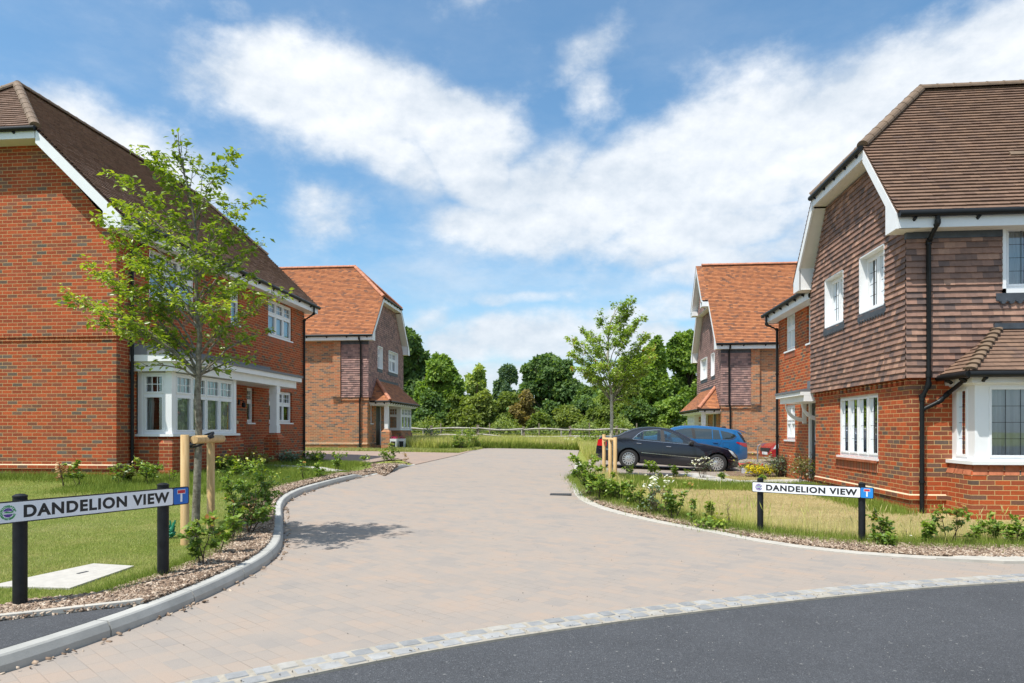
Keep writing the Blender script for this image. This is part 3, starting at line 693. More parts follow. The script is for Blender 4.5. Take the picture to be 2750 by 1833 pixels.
def window(par, Fr, u0, u1, z0, z1, cols, inset=.07, tran=None, bars='georgian', sill=True, curt='sides', off=None, fr=.055, label=None, sillw=.045, only_top_bars=True, name='window', widths=None):
    """upvc casement window standing in a hole of the wall; returns the frame object"""
    mb = MB(); gl_ = MB(); cu = MB(); bm_ = MB(); n0, n1 = -inset-.06, -inset
    F = lambda a, b, c, d, na=n0, nb=n1, m=mb: m.fbox(Fr, a, b, na, nb, c, d)
    F(u0, u1, z0, z0+fr); F(u0, u1, z1-fr, z1); F(u0, u0+fr, z0+fr, z1-fr); F(u1-fr, u1, z0+fr, z1-fr)
    iw = u1-u0-2*fr; ws = widths or [1/cols]*cols; x = u0+fr; edges = [x]
    for w in ws: x += iw*w; edges.append(x)
    for e in edges[1:-1]: F(e-.02, e+.02, z0+fr, z1-fr)
    zb = [z0+fr, z1-fr]
    if tran: zt = z0+fr+(z1-z0-2*fr)*tran; F(u0+fr, u1-fr, zt-.03, zt+.03, n0+.002, n1-.002); zb = [z0+fr, zt, z1-fr]
    for i in range(cols):
        for j in range(len(zb)-1):
            a = edges[i]+(.02 if i else 0); b = edges[i+1]-(.02 if i < cols-1 else 0); c = zb[j]+(.03 if j else 0); d = zb[j+1]-(.03 if j < len(zb)-2 else 0)
            k = .034; nn0, nn1 = n0+.01, n1+.012
            F(a, b, c, c+k, nn0, nn1); F(a, b, d-k, d, nn0, nn1); F(a, a+k, c+k, d-k, nn0, nn1); F(b-k, b, c+k, d-k, nn0, nn1)
            a += k; b -= k; c += k; d -= k
            gl_.poly([Fr(a, n0+.03, c), Fr(b, n0+.03, c), Fr(b, n0+.03, d), Fr(a, n0+.03, d)])
            top = (len(zb) == 3 and j == 1)
            if bars == 'georgian' and (top or not only_top_bars):
                nb_ = 3 if b-a > .22 else 2
                for q in range(1, nb_): bm_.fbox(Fr, a+(b-a)*q/nb_-.008, a+(b-a)*q/nb_+.008, n0+.032, n0+.042, c, d)
                bm_.fbox(Fr, a, b, n0+.032, n0+.041, (c+d)/2-.008, (c+d)/2+.008)
            elif bars == 'lead':
                nb_ = 3 if b-a > .3 else 2; nz = max(2, round((d-c)/.24))
                for q in range(1, nb_): bm_.fbox(Fr, a+(b-a)*q/nb_-.003, a+(b-a)*q/nb_+.003, n0+.032, n0+.036, c, d)
                for q in range(1, nz): bm_.fbox(Fr, a, b, n0+.032, n0+.0355, c+(d-c)*q/nz-.003, c+(d-c)*q/nz+.003)
    w = mb.build(name, WHITE, par, off); 
    if label: w['label'] = label
    gl_.build('pane', GLASS, w, off, fix=False)
    if bm_.f: bm_.build('glazing_bar' if bars == 'georgian' else 'leading', WHITE if bars == 'georgian' else BLACKP, w, off)
    if sill:
        sb = MB(); sb.fbox(Fr, u0-.03, u1+.03, -inset-.03, .035, z0-sillw, z0-.002); sb.build('sill', WHITE, w, off)
    if curt:
        spans = {'sides': [(u0+.03, u0+(u1-u0)*.24), (u1-(u1-u0)*.24, u1-.03)], 'full': [(u0+.03, u1-.03)], 'left': [(u0+.03, u0+(u1-u0)*.3)], 'half': [(u0+.03, u0+(u1-u0)*.42), (u0+(u1-u0)*.56, u1-.03)]}[curt]
        for (a, b) in spans:
            n = max(4, int((b-a)/.025)); prev = None
            for i in range(n+1):
                u = a+(b-a)*i/n; dn = -inset-.13+.025*math.sin(i*1.15)+.012*math.sin(i*2.7)
                col = [Fr(u+(0 if curt == 'full' else .03*math.sin(3*(zz-z0))*1), dn, zz) for zz in (z0+.02, z0+(z1-z0)*.5, z1-.02)]
                if prev:
                    for k in range(2): cu.poly([prev[k], col[k], col[k+1], prev[k+1]])
                prev = col
        cu.build('curtain', CLOTH, w, off, fix=False)
    return w
def plinth(mb_c, mb_b, Fr, u0, u1, z):    # projecting course with a sloping cream mortar fillet over it
    mb_b.fbox(Fr, u0, u1, 0, .028, z-.075, z)
    mb_c.hexa([Fr(u0,0,z), Fr(u1,0,z), Fr(u1,.028,z), Fr(u0,.028,z), Fr(u0,0,z+.02), Fr(u1,0,z+.02), Fr(u1,.003,z+.02), Fr(u0,.003,z+.02)])

def gable_roof(A, B, O, base_z, a0, a1, ze, k, bv, bend, zh, hk, roofmat, ridgemat, par, off, far_hip=False, depth_l=.3, barge_h=.2, seed=0, left_tiles=True, gstart=None):
    """roof in a frame: A across the gable, B inwards along the ridge. half hip starting at height zh (None = plain gable), hk = hip slope"""
    A, B, O = Vector(A), Vector(B), Vector(O); Z = Vector((0,0,1))
    P = lambda a, b, z: O+A*a+B*b+Z*z
    am = (a0+a1)/2; zr = ze+k*(am-a0); rf = MB(); rd = MB(); wh = MB(); so = MB(); gu = MB()
    if zh is None: zh = zr
    ah0 = a0+(zh-ze)/k; ah1 = a1-(zh-ze)/k; br = bv+(zr-zh)/hk if zr > zh+1e-6 else bv
    b2 = bend-(br-bv) if far_hip else bend
    ccw = A.cross(B).z < 0      # orientation
    def T(pts, holes=None, sd=0):
        # ensure the normal points up
        q = [Vector(p) for p in pts]; n = (q[1]-q[0]).cross(q[2]-q[0])
        if n.z < 0: q = [q[1], q[0]]+q[:1:-1]
        tiles(rf, q, seed=seed+sd, t=.027)
        rf.poly([p-Vector((0,0,.02)) for p in q], .5)
    endl = [P(a0,bend,ze), P(ah0,bend,zh), P(am,b2,zr)] if far_hip else [P(a0,bend,ze), P(am,bend,zr)]
    endr = [P(a1,bend,ze), P(ah1,bend,zh), P(am,b2,zr)] if far_hip else [P(a1,bend,ze), P(am,bend,zr)]
    pl = [P(a0,bv,ze)]+endl+([P(am,br,zr)] if br > bv+1e-6 else [P(am,bv,zr)])+([P(ah0,bv,zh)] if br > bv+1e-6 else [])
    prr = [P(a1,bv,ze)]+endr+([P(am,br,zr)] if br > bv+1e-6 else [P(am,bv,zr)])+([P(ah1,bv,zh)] if br > bv+1e-6 else [])
    T(pl, sd=1)
    T(prr, sd=2)
    if br > bv+1e-6:
        T([P(ah0,bv,zh), P(ah1,bv,zh), P(am,br,zr)], sd=3)
        ridge(rd, P(ah0,bv,zh+.04), P(am,br,zr+.04)); ridge(rd, P(ah1,bv,zh+.04), P(am,br,zr+.04))
        if far_hip:
            T([P(ah0,bend,zh), P(ah1,bend,zh), P(am,b2,zr)], sd=4)
            ridge(rd, P(ah0,bend,zh+.04), P(am,b2,zr+.04)); ridge(rd, P(ah1,bend,zh+.04), P(am,b2,zr+.04))
    ridge(rd, P(am,br-.02,zr+.05), P(am,b2,zr+.05))
    # barge boards and their soffit on the gable end, eaves fascia and soffit, hip-eave fascia
    dn = barge_h
    for (aa, ah, sgn, q0) in ((a0, ah0, 1, a0), (a1, ah1, -1, a1)):
        for bb, bw in (((bv+.02, 0),) + (((bend-.02, bend-bv),) if far_hip else ())):
            if zr > zh+1e-6: hi = (ah, zh)
            else: hi = (am, zr)
            pts = [(aa+sgn*.03, ze-.02), (hi[0], hi[1]-.05), (hi[0], hi[1]-.05-dn*1.35), (aa+sgn*.42, ze-.02+k*.39-dn*1.35), (aa+sgn*.42, ze-.26), (aa+sgn*.03, ze-.26)]
            if bb > 1: s0, s1 = bb-.02, bb+.02
            else: s0, s1 = bb-.02, bb+.02
            f0 = [P(a, s0, z) for a, z in pts]; f1 = [P(a, s1, z) for a, z in pts]
            # split into convex pieces
            for ids in ((0,1,2,3),(0,3,4,5)):
                wh.poly([f0[i] for i in ids]); wh.poly([f1[i] for i in ids][::-1])
            for i in range(6): wh.poly([f0[i], f0[(i+1) % 6], f1[(i+1) % 6], f1[i]])
            wb = .37 if bb <= 1 else bend-.37
            # sloping soffit
            so.poly([P(aa+sgn*.42, bb, ze+k*.39-dn*1.3), P(hi[0], bb, hi[1]-.03-dn*1.3), P(hi[0], wb, hi[1]-.03-dn*1.3), P(aa+sgn*.42, wb, ze+k*.39-dn*1.3)])
            so.poly([P(aa+sgn*.03, bb, ze-.255), P(aa+sgn*.42, bb, ze-.255), P(aa+sgn*.42, wb, ze-.255), P(aa+sgn*.03, wb, ze-.255)])
            wh.poly([P(aa+sgn*.42, bb, ze-.255), P(aa+sgn*.42, bb, ze+k*.39-dn*1.3), P(aa+sgn*.42, wb, ze+k*.39-dn*1.3), P(aa+sgn*.42, wb, ze-.255)])
    if zr > zh+1e-6:
        for bb, wb in (((bv+.02, .37),) + (((bend-.02, bend-.37),) if far_hip else ())):
            f = [P(ah0+.02, bb-.02, zh-.22), P(ah1-.02, bb-.02, zh-.22), P(ah1-.02, bb+.02, zh-.22), P(ah0+.02, bb+.02, zh-.22)]
            wh.hexa(f+[p+Z*.19 for p in f])
            so.poly([P(ah0, bb, zh-.215), P(ah1, bb, zh-.215), P(ah1, wb, zh-.215), P(ah0, wb, zh-.215)])
            e = -.04 if bb < 1 else .04
            gutter(gu, P(ah0-.02, bb+e*1.4, zh-.03), P(ah1+.02, bb+e*1.4, zh-.03), .052, .55, B*(1 if bb < 1 else -1))
    for (aa, sgn) in ((a0, 1), (a1, -1)):
        f = [P(aa+sgn*.03, bv+.045, ze-.255), P(aa+sgn*.06, bv+.045, ze-.255), P(aa+sgn*.06, bend-(.045 if far_hip else 0), ze-.255), P(aa+sgn*.03, bend-(.045 if far_hip else 0), ze-.255)]
        wh.hexa(f+[p+Z*.215 for p in f])
        so.poly([P(aa+sgn*.06, bv+.05, ze-.25), P(aa+sgn*.45, bv+.05, ze-.25), P(aa+sgn*.45, bend, ze-.25), P(aa+sgn*.06, bend, ze-.25)])
        gutter(gu, P(aa-sgn*.03, bv+.02, ze-.045), P(aa-sgn*.03, bend, ze-.045), .055, .95, A*sgn)
    rt = rf.build('roof', roofmat, par, off, fix=False)
    rd.build('ridge_tile', ridgemat, rt, off, smooth=True)
    wh.build('bargeboard', WHITEB, par, off); so.build('soffit', SOFFIT, par, off); gu.build('gutter', BLACKP, par, off, smooth=True)
    return rt, P, am, zr
# ================================================================ left front house (red brick, gable towards us)
def house_left_front():
    X, Y0, Y1, G = -9.58, 13.33, 23.10, .38
    off = (-12.8, 18.2, G)
    h = empty('brick_house', off, 'large red brick house at the left with brown half-hipped roof and long white bay canopy', 'house', 'houses on the street')
    Fs = frame((X, 0, 0), (0, 1, 0), (1, 0, 0)); Ff = frame((0, Y0, 0), (1, 0, 0), (0, -1, 0))
    wa = MB()
    k = .974; top = lambda x: 5.72+k*(-9.58-x)-.1
    wall(wa, Ff, [(-16.1, G-.3), (X, G-.3), (X, 5.52), (-11.25, 7.40), (-14.45, 7.40), (-16.1, 5.52)])
    wins = [(13.98, 16.72, 1.3, 2.63), (18.95, 19.38, 1.60, 2.62), (20.36, 22.08, 1.62, 2.63), (14.42, 16.25, 4.34, 5.46), (18.02, 18.5, 4.34, 5.46), (20.3, 22.06, 4.34, 5.46), (19.55, 20.2, .5, 2.6)]
    wins = [w for w in wins if w[0] != 19.55]
    wall(wa, Fs, [(Y0, G-.3), (Y1, G-.3), (Y1, 5.6), (Y0, 5.6)], wins)
    Fb = frame((0, Y1, 0), (-1, 0, 0), (0, 1, 0)); wall(wa, Fb, [(-X, G-.3), (16.1, G-.3), (16.1, 5.52), (14.45, 7.4), (11.25, 7.4), (-X, 5.52)])
    Fl = frame((-16.1, 0, 0), (0, -1, 0), (-1, 0, 0)); wall(wa, Fl, [(-Y1, G-.3), (-Y0, G-.3), (-Y0, 5.6), (-Y1, 5.6)])
    # string courses of the gable
    sb = MB()
    Fq = lambda u, n, z: Ff(u, n, z)
    for (z0, z1, n) in ((3.335, 3.405, .034), (3.262, 3.33, .018)):
        u = -16.1; i = 0
        while u < X-.02:
            e = min(u+.112, X+n); sb.fbox(Ff, u, e-.006, 0, n+random.uniform(0, .003), z0, z1); u += .112; i += 1
    for (z0, z1, n) in ((3.335, 3.405, .034), (3.262, 3.33, .018)): sb.fbox(Fs, Y0+.003, Y0+1.0, 0, n, z0, z1)
    sb.build('string_course', BRICK1, h, off)
    # headers over / under windows, plinth
    for (fr_, a, b) in ((Ff, -16.1, X+.028), (Fs, Y0, 13.9), (Fs, 19.45, Y1)):
        cs = MB(); cb = MB(); plinth(cs, cb, fr_, a, b, G+.27); cb.build('plinth_course', BRICK1, h, off); cs.build('mortar_fillet', CREAM, h, off)
    for (a, b, z0, z1) in wins[1:]:
        so = MB(); so.fbox(Fs, a-.05, b+.05, 0, .006, z0-.2, z0-.055); so.build('brick_soldier_course', SOLDIER, h, off)
        if z1 < 2.8: so = MB(); so.fbox(Fs, a-.1, b+.1, 0, .004, z1+.01, z1+.22); so.build('brick_soldier_course', SOLDIER, h, off)
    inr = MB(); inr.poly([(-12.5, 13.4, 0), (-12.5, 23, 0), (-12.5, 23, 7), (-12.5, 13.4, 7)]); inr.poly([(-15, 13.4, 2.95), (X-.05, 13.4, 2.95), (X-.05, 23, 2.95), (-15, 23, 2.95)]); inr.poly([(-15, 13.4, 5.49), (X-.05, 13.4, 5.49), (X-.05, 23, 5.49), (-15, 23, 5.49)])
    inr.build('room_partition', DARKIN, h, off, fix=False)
    wa.build('wall', BRICK1, h, off, fix=False)
    gable_roof((1, 0, 0), (0, 1, 0), (0, 12.98, 0), G, -16.45, -9.2, 5.75, k, 0, 23.45-12.98, 7.6, 1.12, ROOF_LEFT, RIDGE_BROWN, h, off, far_hip=True, seed=11, barge_h=.2)
    # the gable function works from the verge; close the gap behind the soffits
    window(h, Fs, *wins[3], 3, tran=.62, off=off, curt='full', inset=.05); window(h, Fs, *wins[4], 1, tran=.62, off=off, curt='full', inset=.05); window(h, Fs, *wins[5], 3, tran=.62, off=off, curt='full', inset=.05)
    window(h, Fs, *wins[1], 1, tran=.62, off=off, curt='full'); window(h, Fs, *wins[2], 3, tran=.6, off=off, curt=None)
    # ---- bay
    bx = -8.72
    bw = MB(); Yb0, Yb1 = 13.92, 17.08
    Fbf = frame((bx, 0, 0), (0, 1, 0), (1, 0, 0)); Fbl = frame((0, Yb0, 0), (1, 0, 0), (0, -1, 0)); Fbr = frame((0, Yb1, 0), (-1, 0, 0), (0, 1, 0))
    bw.box(X-.02, bx, Yb0, Yb1, G-.3, 1.10)
    sl = MB()
    c0 = [(X-.02, Yb0-.0, 1.10), (bx, Yb0, 1.10), (bx, Yb1, 1.10), (X-.02, Yb1, 1.10)]; c1 = [(X-.02, Yb0+.1, 1.245), (bx-.1, Yb0+.1, 1.245), (bx-.1, Yb1-.1, 1.245), (X-.02, Yb1-.1, 1.245)]
    # chamfered brick capping, split brick by brick
    def cap(sl, p0, p1, q0, q1, n):
        p0, p1, q0, q1 = map(Vector, (p0, p1, q0, q1))
        for i in range(n):
            a, b = i/n+.004, (i+1)/n-.004; d = (q0-p0+q1-p1).cross(p1-p0).normalized()*.004
            sl.poly([p0.lerp(p1, a)+d, p0.lerp(p1, b)+d, q0.lerp(q1, b)+d, q0.lerp(q1, a)+d], random.random())
    cap(sl, c0[0], c0[1], c1[0], c1[1], 4); cap(sl, c0[1], c0[2], c1[1], c1[2], 14); cap(sl, c0[2], c0[3], c1[2], c1[3], 4)
    bw.hexa(c0+c1)
    br = bw.build('bay_wall', BRICK1, h, off); sl.build('brick_capping', SLOPEBRICK, br, off, fix=False)
    wy0, wy1, wx = 14.02, 16.80, -8.80
    bs = MB(); bs.box(X, wx+.09, wy0-.09, wy1+.07, 1.248, 1.30)
    bs.box(wx-.13, wx+.012, wy0-.012, wy0+.13, 1.302, 2.66); bs.box(wx-.13, wx+.012, wy1-.13, wy1+.012, 1.302, 2.66)
    bs.box(wx-.005, wx+.03, wy0-.03, wy0+.02, 1.302, 1.42); bs.box(X+.002, X+.1, wy0, wy0+.1, 1.302, 2.66)
    bs.build('bay_frame', WHITE, h, off)
    Fw = frame((wx, 0, 0), (0, 1, 0), (1, 0, 0)); Fw2 = frame((0, wy0, 0), (1, 0, 0), (0, -1, 0))
    window(h, Fw, wy0+.13, wy1-.13, 1.302, 2.64, 4, inset=.01, tran=.655, sill=False, off=off, curt='half', name='bay_window')
    window(h, Fw2, X+.1, wx-.13, 1.302, 2.64, 1, inset=.01, tran=.655, sill=False, off=off, curt='left', name='bay_window')
    # ---- canopy over bay and porch
    ca = MB(); cy0, cy1 = 13.76, 20.42
    ca.box(X, -8.55, cy0, cy1, 2.86, 3.0); ca.box(X, -8.66, cy0+.1, cy1-.16, 2.66, 2.858)
    cn = ca.build('canopy', WHITEB, h, off)
    le = MB(); le.hexa([(X, cy0+.0, 3.002), (-8.53, cy0-.02, 3.002), (-8.53, cy1+.02, 3.002), (X, cy1, 3.002), (X, cy0+.0, 3.24), (-8.53, cy0-.02, 3.045), (-8.53, cy1+.02, 3.045), (X, cy1, 3.24)])
    le.fbox(Fs, cy0, cy1, 0, .012, 3.0, 3.33); le.box(-8.6, -8.515, cy0-.03, cy1+.03, 2.985, 3.05)
    le.build('lead_roof', LEADG, cn, off)
    po = MB(); po.box(-8.89, -8.69, 18.95, 19.15, 1.3, 2.66); po.box(-8.905, -8.675, 18.935, 19.165, 1.3, 1.52); po.box(-8.903, -8.677, 18.937, 19.163, 2.45, 2.66)
    po.build('porch_post', WHITEB, h, off)
    pi = MB(); pi.box(-9.01, -8.57, 18.82, 19.28, G-.3, 1.14); a = [(-9.01,18.82,1.14),(-8.57,18.82,1.14),(-8.57,19.28,1.14),(-9.01,19.28,1.14)]; b = [(-8.9,18.93,1.3),(-8.68,18.93,1.3),(-8.68,19.17,1.3),(-8.9,19.17,1.3)]
    pi.hexa(a+b); pp = pi.build('porch_pier', BRICK1, h, off)
    # pipes, porch lamp, meter pipe
    dp = MB(); x = X+.06
    downpipe(dp, [(-9.17, 13.75, 5.68), (-9.17, 13.75, 5.42), (x, 13.75, 5.2), (x, 13.75, G)], clips=[(x, 13.75, z) for z in (4.4, 2.6, 1.0)])
    dp.build('downpipe', BLACKP, h, off, smooth=True)
    dp = MB(); downpipe(dp, [(-9.17, 22.95, 5.68), (-9.17, 22.95, 5.42), (x, 22.95, 5.2), (x, 22.95, G)], clips=[(x, 22.95, z) for z in (4.4, 2.6, 1.0)])
    dp.build('downpipe', BLACKP, h, off, smooth=True)
    me = MB(); me.box(X+.0, X+.1, 17.35, 17.6, 1.1, 1.42); me.tube([(X+.04, 17.47, 1.1), (X+.04, 17.47, .86)], .03, 8); me.build('flue_cover', simple('grey_plastic', (.42, .45, .48), .5), h, off)
    lm = MB(); lm.box(X, X+.03, 18.42, 18.5, 2.1, 2.25); lm.tube([(X+.03, 18.46, 2.2), (X+.12, 18.46, 2.24), (X+.15, 18.46, 2.16)], .012, 6); lm.lathe((X+.15, 18.46, 2.05), [(.0, .12), (.05, .1), (.055, 0), (.03, -.03), (0, -.03)], 10); lm.build('wall_lamp', BLACKP, h, off)
    vt = MB(); vt.lathe((X+.0, 18.35, 1.6), [(.05, 0), (.055, .01), (.05, .03), (0, .035)], 12, 'x'); vt.build('pipe_cap', CREAM, h, off)
    wbk = MB(); wbk.box(-16.44, -9.22, 13.0, 13.33, 7.37, 7.39)
house_left_front()

# ================================================================ generic far house with tile-hung street gable (m = +1 gable faces +x, -1 faces -x)
def tile_hang(par, off, Fr, P, holes, mat, seed, n=.045, corner=True, name='tile_hanging'):
    mb = MB(); pts = [Fr(u, n, z) for u, z in P]
    # order so that the outward normal is kept
    tiles(mb, pts, gauge=.1, width=.168, t=.024, holes_uv=holes, seed=seed)
    return mb.build(name, mat, par, off, fix=False)
def house_far(m, XG, YF, YB, G, ze, k, zh, Xend, label, seed, roofm, ridgem, porch_x, hip=True):
    off = (XG-m*4, (YF+YB)/2, G)
    h = empty('brick_house', off, label, 'house', 'houses on the street')
    wa = MB(); brick = BRICK2
    W = m
    Fside = frame((XG, 0, 0), (0, 1, 0), (m, 0, 0)); Ffront = frame((0, YF, 0), (1, 0, 0), (0, -1, 0))
    am = (YF+YB)/2; zr = ze+k*((YB-YF)/2+.35)
    if hip: gab = [(YF, 2.9+G-.5), (YB, 2.9+G-.5), (YB, ze-.2), (YB-(zh-ze)/k+.2, zh-.2), (YF+(zh-ze)/k-.2, zh-.2), (YF, ze-.2)]
    else: gab = [(YF, 2.9+G-.5), (YB, 2.9+G-.5), (YB, ze-.2), (am, zr-.35), (YF, ze-.2)]
    zt = G+2.4
    # ground-floor wall of the gable side with door and little window; upper part brick behind the tiles
    uw = [(YF+1.38, YF+2.15, G+3.85, G+4.95), (YF+3.25, YF+5.0, G+3.85, G+4.95)]
    gw = [(YF+.5, YF+.85, G+1.2, G+2.25), (YF+1.35, YF+2.25, G+.15, G+2.2)]
    wall(wa, Fside, [(YF, G-.3), (YB, G-.3), (YB, zt), (YF, zt)], gw)
    ug = [(YF, zt), (YB, zt)] + gab[2:]
    wall(wa, Fside, ug, uw)
    x0, x1 = sorted((XG, Xend))
    wall(wa, Ffront, [(x0, G-.3), (x1, G-.3), (x1, ze-.2), (x0, ze-.2)])
    wall(wa, frame((0, YB, 0), (-1, 0, 0), (0, 1, 0)), [(-x1, G-.3), (-x0, G-.3), (-x0, ze-.2), (-x1, ze-.2)])
    wa.build('wall', brick, h, off, fix=False)
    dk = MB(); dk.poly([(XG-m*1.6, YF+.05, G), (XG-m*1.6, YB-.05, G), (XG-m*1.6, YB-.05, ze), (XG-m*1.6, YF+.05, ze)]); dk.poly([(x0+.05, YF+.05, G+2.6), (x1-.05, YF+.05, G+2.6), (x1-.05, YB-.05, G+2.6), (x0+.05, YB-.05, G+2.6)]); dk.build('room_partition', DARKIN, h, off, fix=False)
    # roof
    bv = -.35
    gable_roof((0, 1, 0), (-m, 0, 0), (XG+m*.35, 0, 0), G, YF-.35, YB+.35, ze, k, 0, abs(Xend-XG)+.35, zh if hip else None, .95, roofm, ridgem, h, off, seed=seed, barge_h=.17)
    # hung tiles: gable side
    def hang(P, holes, Fr, sd, flip):
        Q = P if not flip else [P[1], P[0]]+P[:1:-1]
        u0, z0 = Q[0]
        if holes:
            if not flip: hh = [(a-u0, b-u0, c-z0, d-z0) for a, b, c, d in holes]
            else: hh = [(u0-b, u0-a, c-z0, d-z0) for a, b, c, d in holes]
        else: hh = None
        tile_hang(h, off, Fr, Q, hh, HANG_PURPLE, sd)
    hang([(YF-.045, zt), (YB+.05, zt)] + [(YB+.05, ze-.25)] + gab[3:-1] + [(YF-.045, ze-.25)], uw, Fside, seed+5, m < 0)
    # front return of hung tiles
    xa, xb = sorted((XG+m*.072, XG-m*1.25))
    hang([(xa, zt), (xb, zt), (xb, ze-.42), (xa, ze-.42)], None, Ffront, seed+6, False)
    lb = MB(); lb.fbox(Ffront, xa, xb, 0, .062, ze-.42, ze-.24); lb.build('lead_apron', LEAD, h, off)
    # brick pilaster with corbelled foot
    pc = MB(); p0, p1 = sorted((XG-m*1.25, XG-m*1.62))
    pc.fbox(Ffront, p0, p1, 0, .11, zt+.02, ze-.24)
    for i in range(4): pc.fbox(Ffront, p0+(.0 if m < 0 else 0), p1, 0, .11-.025*(i+1), zt+.02-.08*(i+1), zt+.02-.08*i-.004)
    pc.fbox(Ffront, xa, xb, 0, .045, zt-.14, zt-.02)
    pc.build('brick_pilaster', BRICK2, h, off)
    for (fr_, a, b) in ((Ffront, x0, x1), (Fside, YF, YF+1.3)):
        cs = MB(); cb = MB(); plinth(cs, cb, fr_, a, b, G+.27); cb.build('plinth_course', BRICK2, h, off); cs.build('mortar_fillet', CREAM, h, off)
    # windows: deep white reveal boxes
    for i, w in enumerate(uw):
        rv = MB(); a, b, c, d = w
        for q in ((a-.0, a+.03, c, d), (b-.03, b, c, d), (a, b, c, c+.03), (a, b, d-.03, d)): rv.fbox(Fside, q[0], q[1], -.09, .10, q[2], q[3])
        rv.build('window_reveal', WHITE, h, off); window(h, Fside, a+.03, b-.03, c+.03, d-.03, 2 if i else 1, tran=.62, inset=.03, sill=False, off=off, curt='full')
        ap = MB(); ap.fbox(Fside, a-.05, b+.05, .03, .075, c-.16, c); ap.build('lead_apron', LEAD, h, off)
    window(h, Fside, *gw[0], 1, tran=.62, off=off, curt='full')
    a, b, c, d = gw[1]
    df = MB(); df.fbox(Fside, a, a+.07, -.09, -.02, c, d); df.fbox(Fside, b-.07, b, -.09, -.02, c, d); df.fbox(Fside, a, b, -.09, -.02, d-.07, d); dfo = df.build('door_frame', WHITE, h, off)
    dr = MB(); dr.fbox(Fside, a+.07, b-.07, -.08, -.045, c, d-.07); dro = dr.build('door', DOORBLK, h, off)
    hn = MB(); hn.fbox(Fside, b-.16, b-.13, -.045, 0, c+.95, c+1.15); hn.build('handle', STEEL, dro, off)
    # lean-to porch roof with a hipped near end, over post and bay
    y0, y1 = YF+.25, YF+6.0; zw, zeve = G+3.28, G+2.25; xe = XG+m*1.0; xi = XG+m*.05; hipy = 1.05
    pr_ = MB()
    def T(q, sd):
        q = [Vector(p) for p in q]; n = (q[1]-q[0]).cross(q[2]-q[0])
        if n.z < 0: q = [q[1], q[0]]+q[:1:-1]
        tiles(pr_, q, seed=sd)
        pr_.poly([p-Vector((0,0,.03)) for p in q], .5)
    T([(xe, y0, zeve), (xe, y1, zeve), (xi, y1-hipy, zw), (xi, y0+hipy, zw)], seed+8)
    T([(xi, y0, zeve), (xe, y0, zeve), (xi, y0+hipy, zw)], seed+9); T([(xi, y1, zeve), (xe, y1, zeve), (xi, y1-hipy, zw)], seed+10)
    pro = pr_.build('porch_roof', roofm, h, off, fix=False)
    rd = MB(); ridge(rd, (xe, y0, zeve+.04), (xi, y0+hipy, zw+.04), .09, .16); rd.build('hip_tile', ridgem, pro, off, smooth=True)
    lf = MB(); lf.fbox(Fside, y0+hipy-.1, y1-hipy+.1, .03, .085, zw-.03, zw+.09); lf.build('lead_apron', LEAD, h, off)
    wb = MB(); wb.box(*sorted((XG, xe-m*.05)), y0+.05, y1-.05, zeve-.16, zeve-.03); wb.box(*sorted((XG, xe-m*.14)), y0+.14, y1-.14, zeve-.22, zeve-.162)
    wb.build('porch_fascia', WHITEB, h, off)
    gt = MB(); gutter(gt, (xe+m*.03, y0, zeve-.04), (xe+m*.03, y1, zeve-.04), .045, .42, (-m, 0, 0)); gutter(gt, (xi, y0-.03, zeve-.04), (xe, y0-.03, zeve-.04), .045, .42, (0, 1, 0)); gt.build('gutter', BLACKP, h, off, smooth=True)
    xp = xe-m*.28
    ps = MB(); ps.box(xp-.09, xp+.09, y0+.30, y0+.48, G+.95, zeve-.2); ps.build('porch_post', WHITEB, h, off)
    pi = MB(); px0, px1, py0, py1 = xp-.2, xp+.2, y0+.19, y0+.59
    pi.box(px0, px1, py0, py1, G-.3, G+.8); pi.hexa([(px0,py0,G+.8),(px1,py0,G+.8),(px1,py1,G+.8),(px0,py1,G+.8),(xp-.1,y0+.29,G+.95),(xp+.1,y0+.29,G+.95),(xp+.1,y0+.49,G+.95),(xp-.1,y0+.49,G+.95)]); pi.build('porch_pier', BRICK2, h, off)
    # bay
    b0, b1 = YF+3.35, YF+5.55; bx = XG+m*.68; zs = G+.86
    bb = MB(); bb.box(*sorted((XG, bx+m*.05)), b0-.05, b1+.05, G-.3, zs-.1); bb.box(*sorted((XG, bx)), b0, b1, zs-.1, zs); bb.build('bay_wall', BRICK2, h, off)
    bf = MB(); bf.box(*sorted((XG, bx+m*.04)), b0-.05, b1+.05, zs, zs+.05)
    for yy in (b0, b1-.12): bf.box(*sorted((bx-m*.12, bx)), yy, yy+.12, zs+.05, zeve-.2)
    bf.build('bay_frame', WHITE, h, off)
    Fb = frame((bx, 0, 0), (0, 1, 0), (m, 0, 0)); Fn = frame((0, b0, 0), (1, 0, 0), (0, -1, 0))
    window(h, Fb, b0+.12, b1-.12, zs+.05, zeve-.22, 3, tran=.64, inset=.0, sill=False, off=off, curt=None, name='bay_window')
    u0, u1 = sorted((XG+m*.02, bx-m*.12)); window(h, Fn, u0, u1, zs+.05, zeve-.22, 1, tran=.64, inset=.0, sill=False, off=off, curt=None, name='bay_window')
    # downpipe
    dp = MB(); xq = XG-m*.28; downpipe(dp, [(xq, YF-.36, ze-.07), (xq, YF-.36, ze-.2), (xq, YF-.12, ze-.35), (xq, YF-.12, zt+.1), (xq-m*.06, YF-.07, zt-.12), (xq-m*.06, YF-.07, G)], clips=[(xq, YF-.12, ze-1.2)])
    dp.build('downpipe', BLACKP, h, off, smooth=True)
    return h
house_far(1, -9.72, 30.7, 36.9, .49, 5.75, 1.13, 7.78, -24, 'far left brick house with orange roof and dark tile-hung gable beyond the side drive', 40, ROOF_RED, RIDGE_RED, 0)
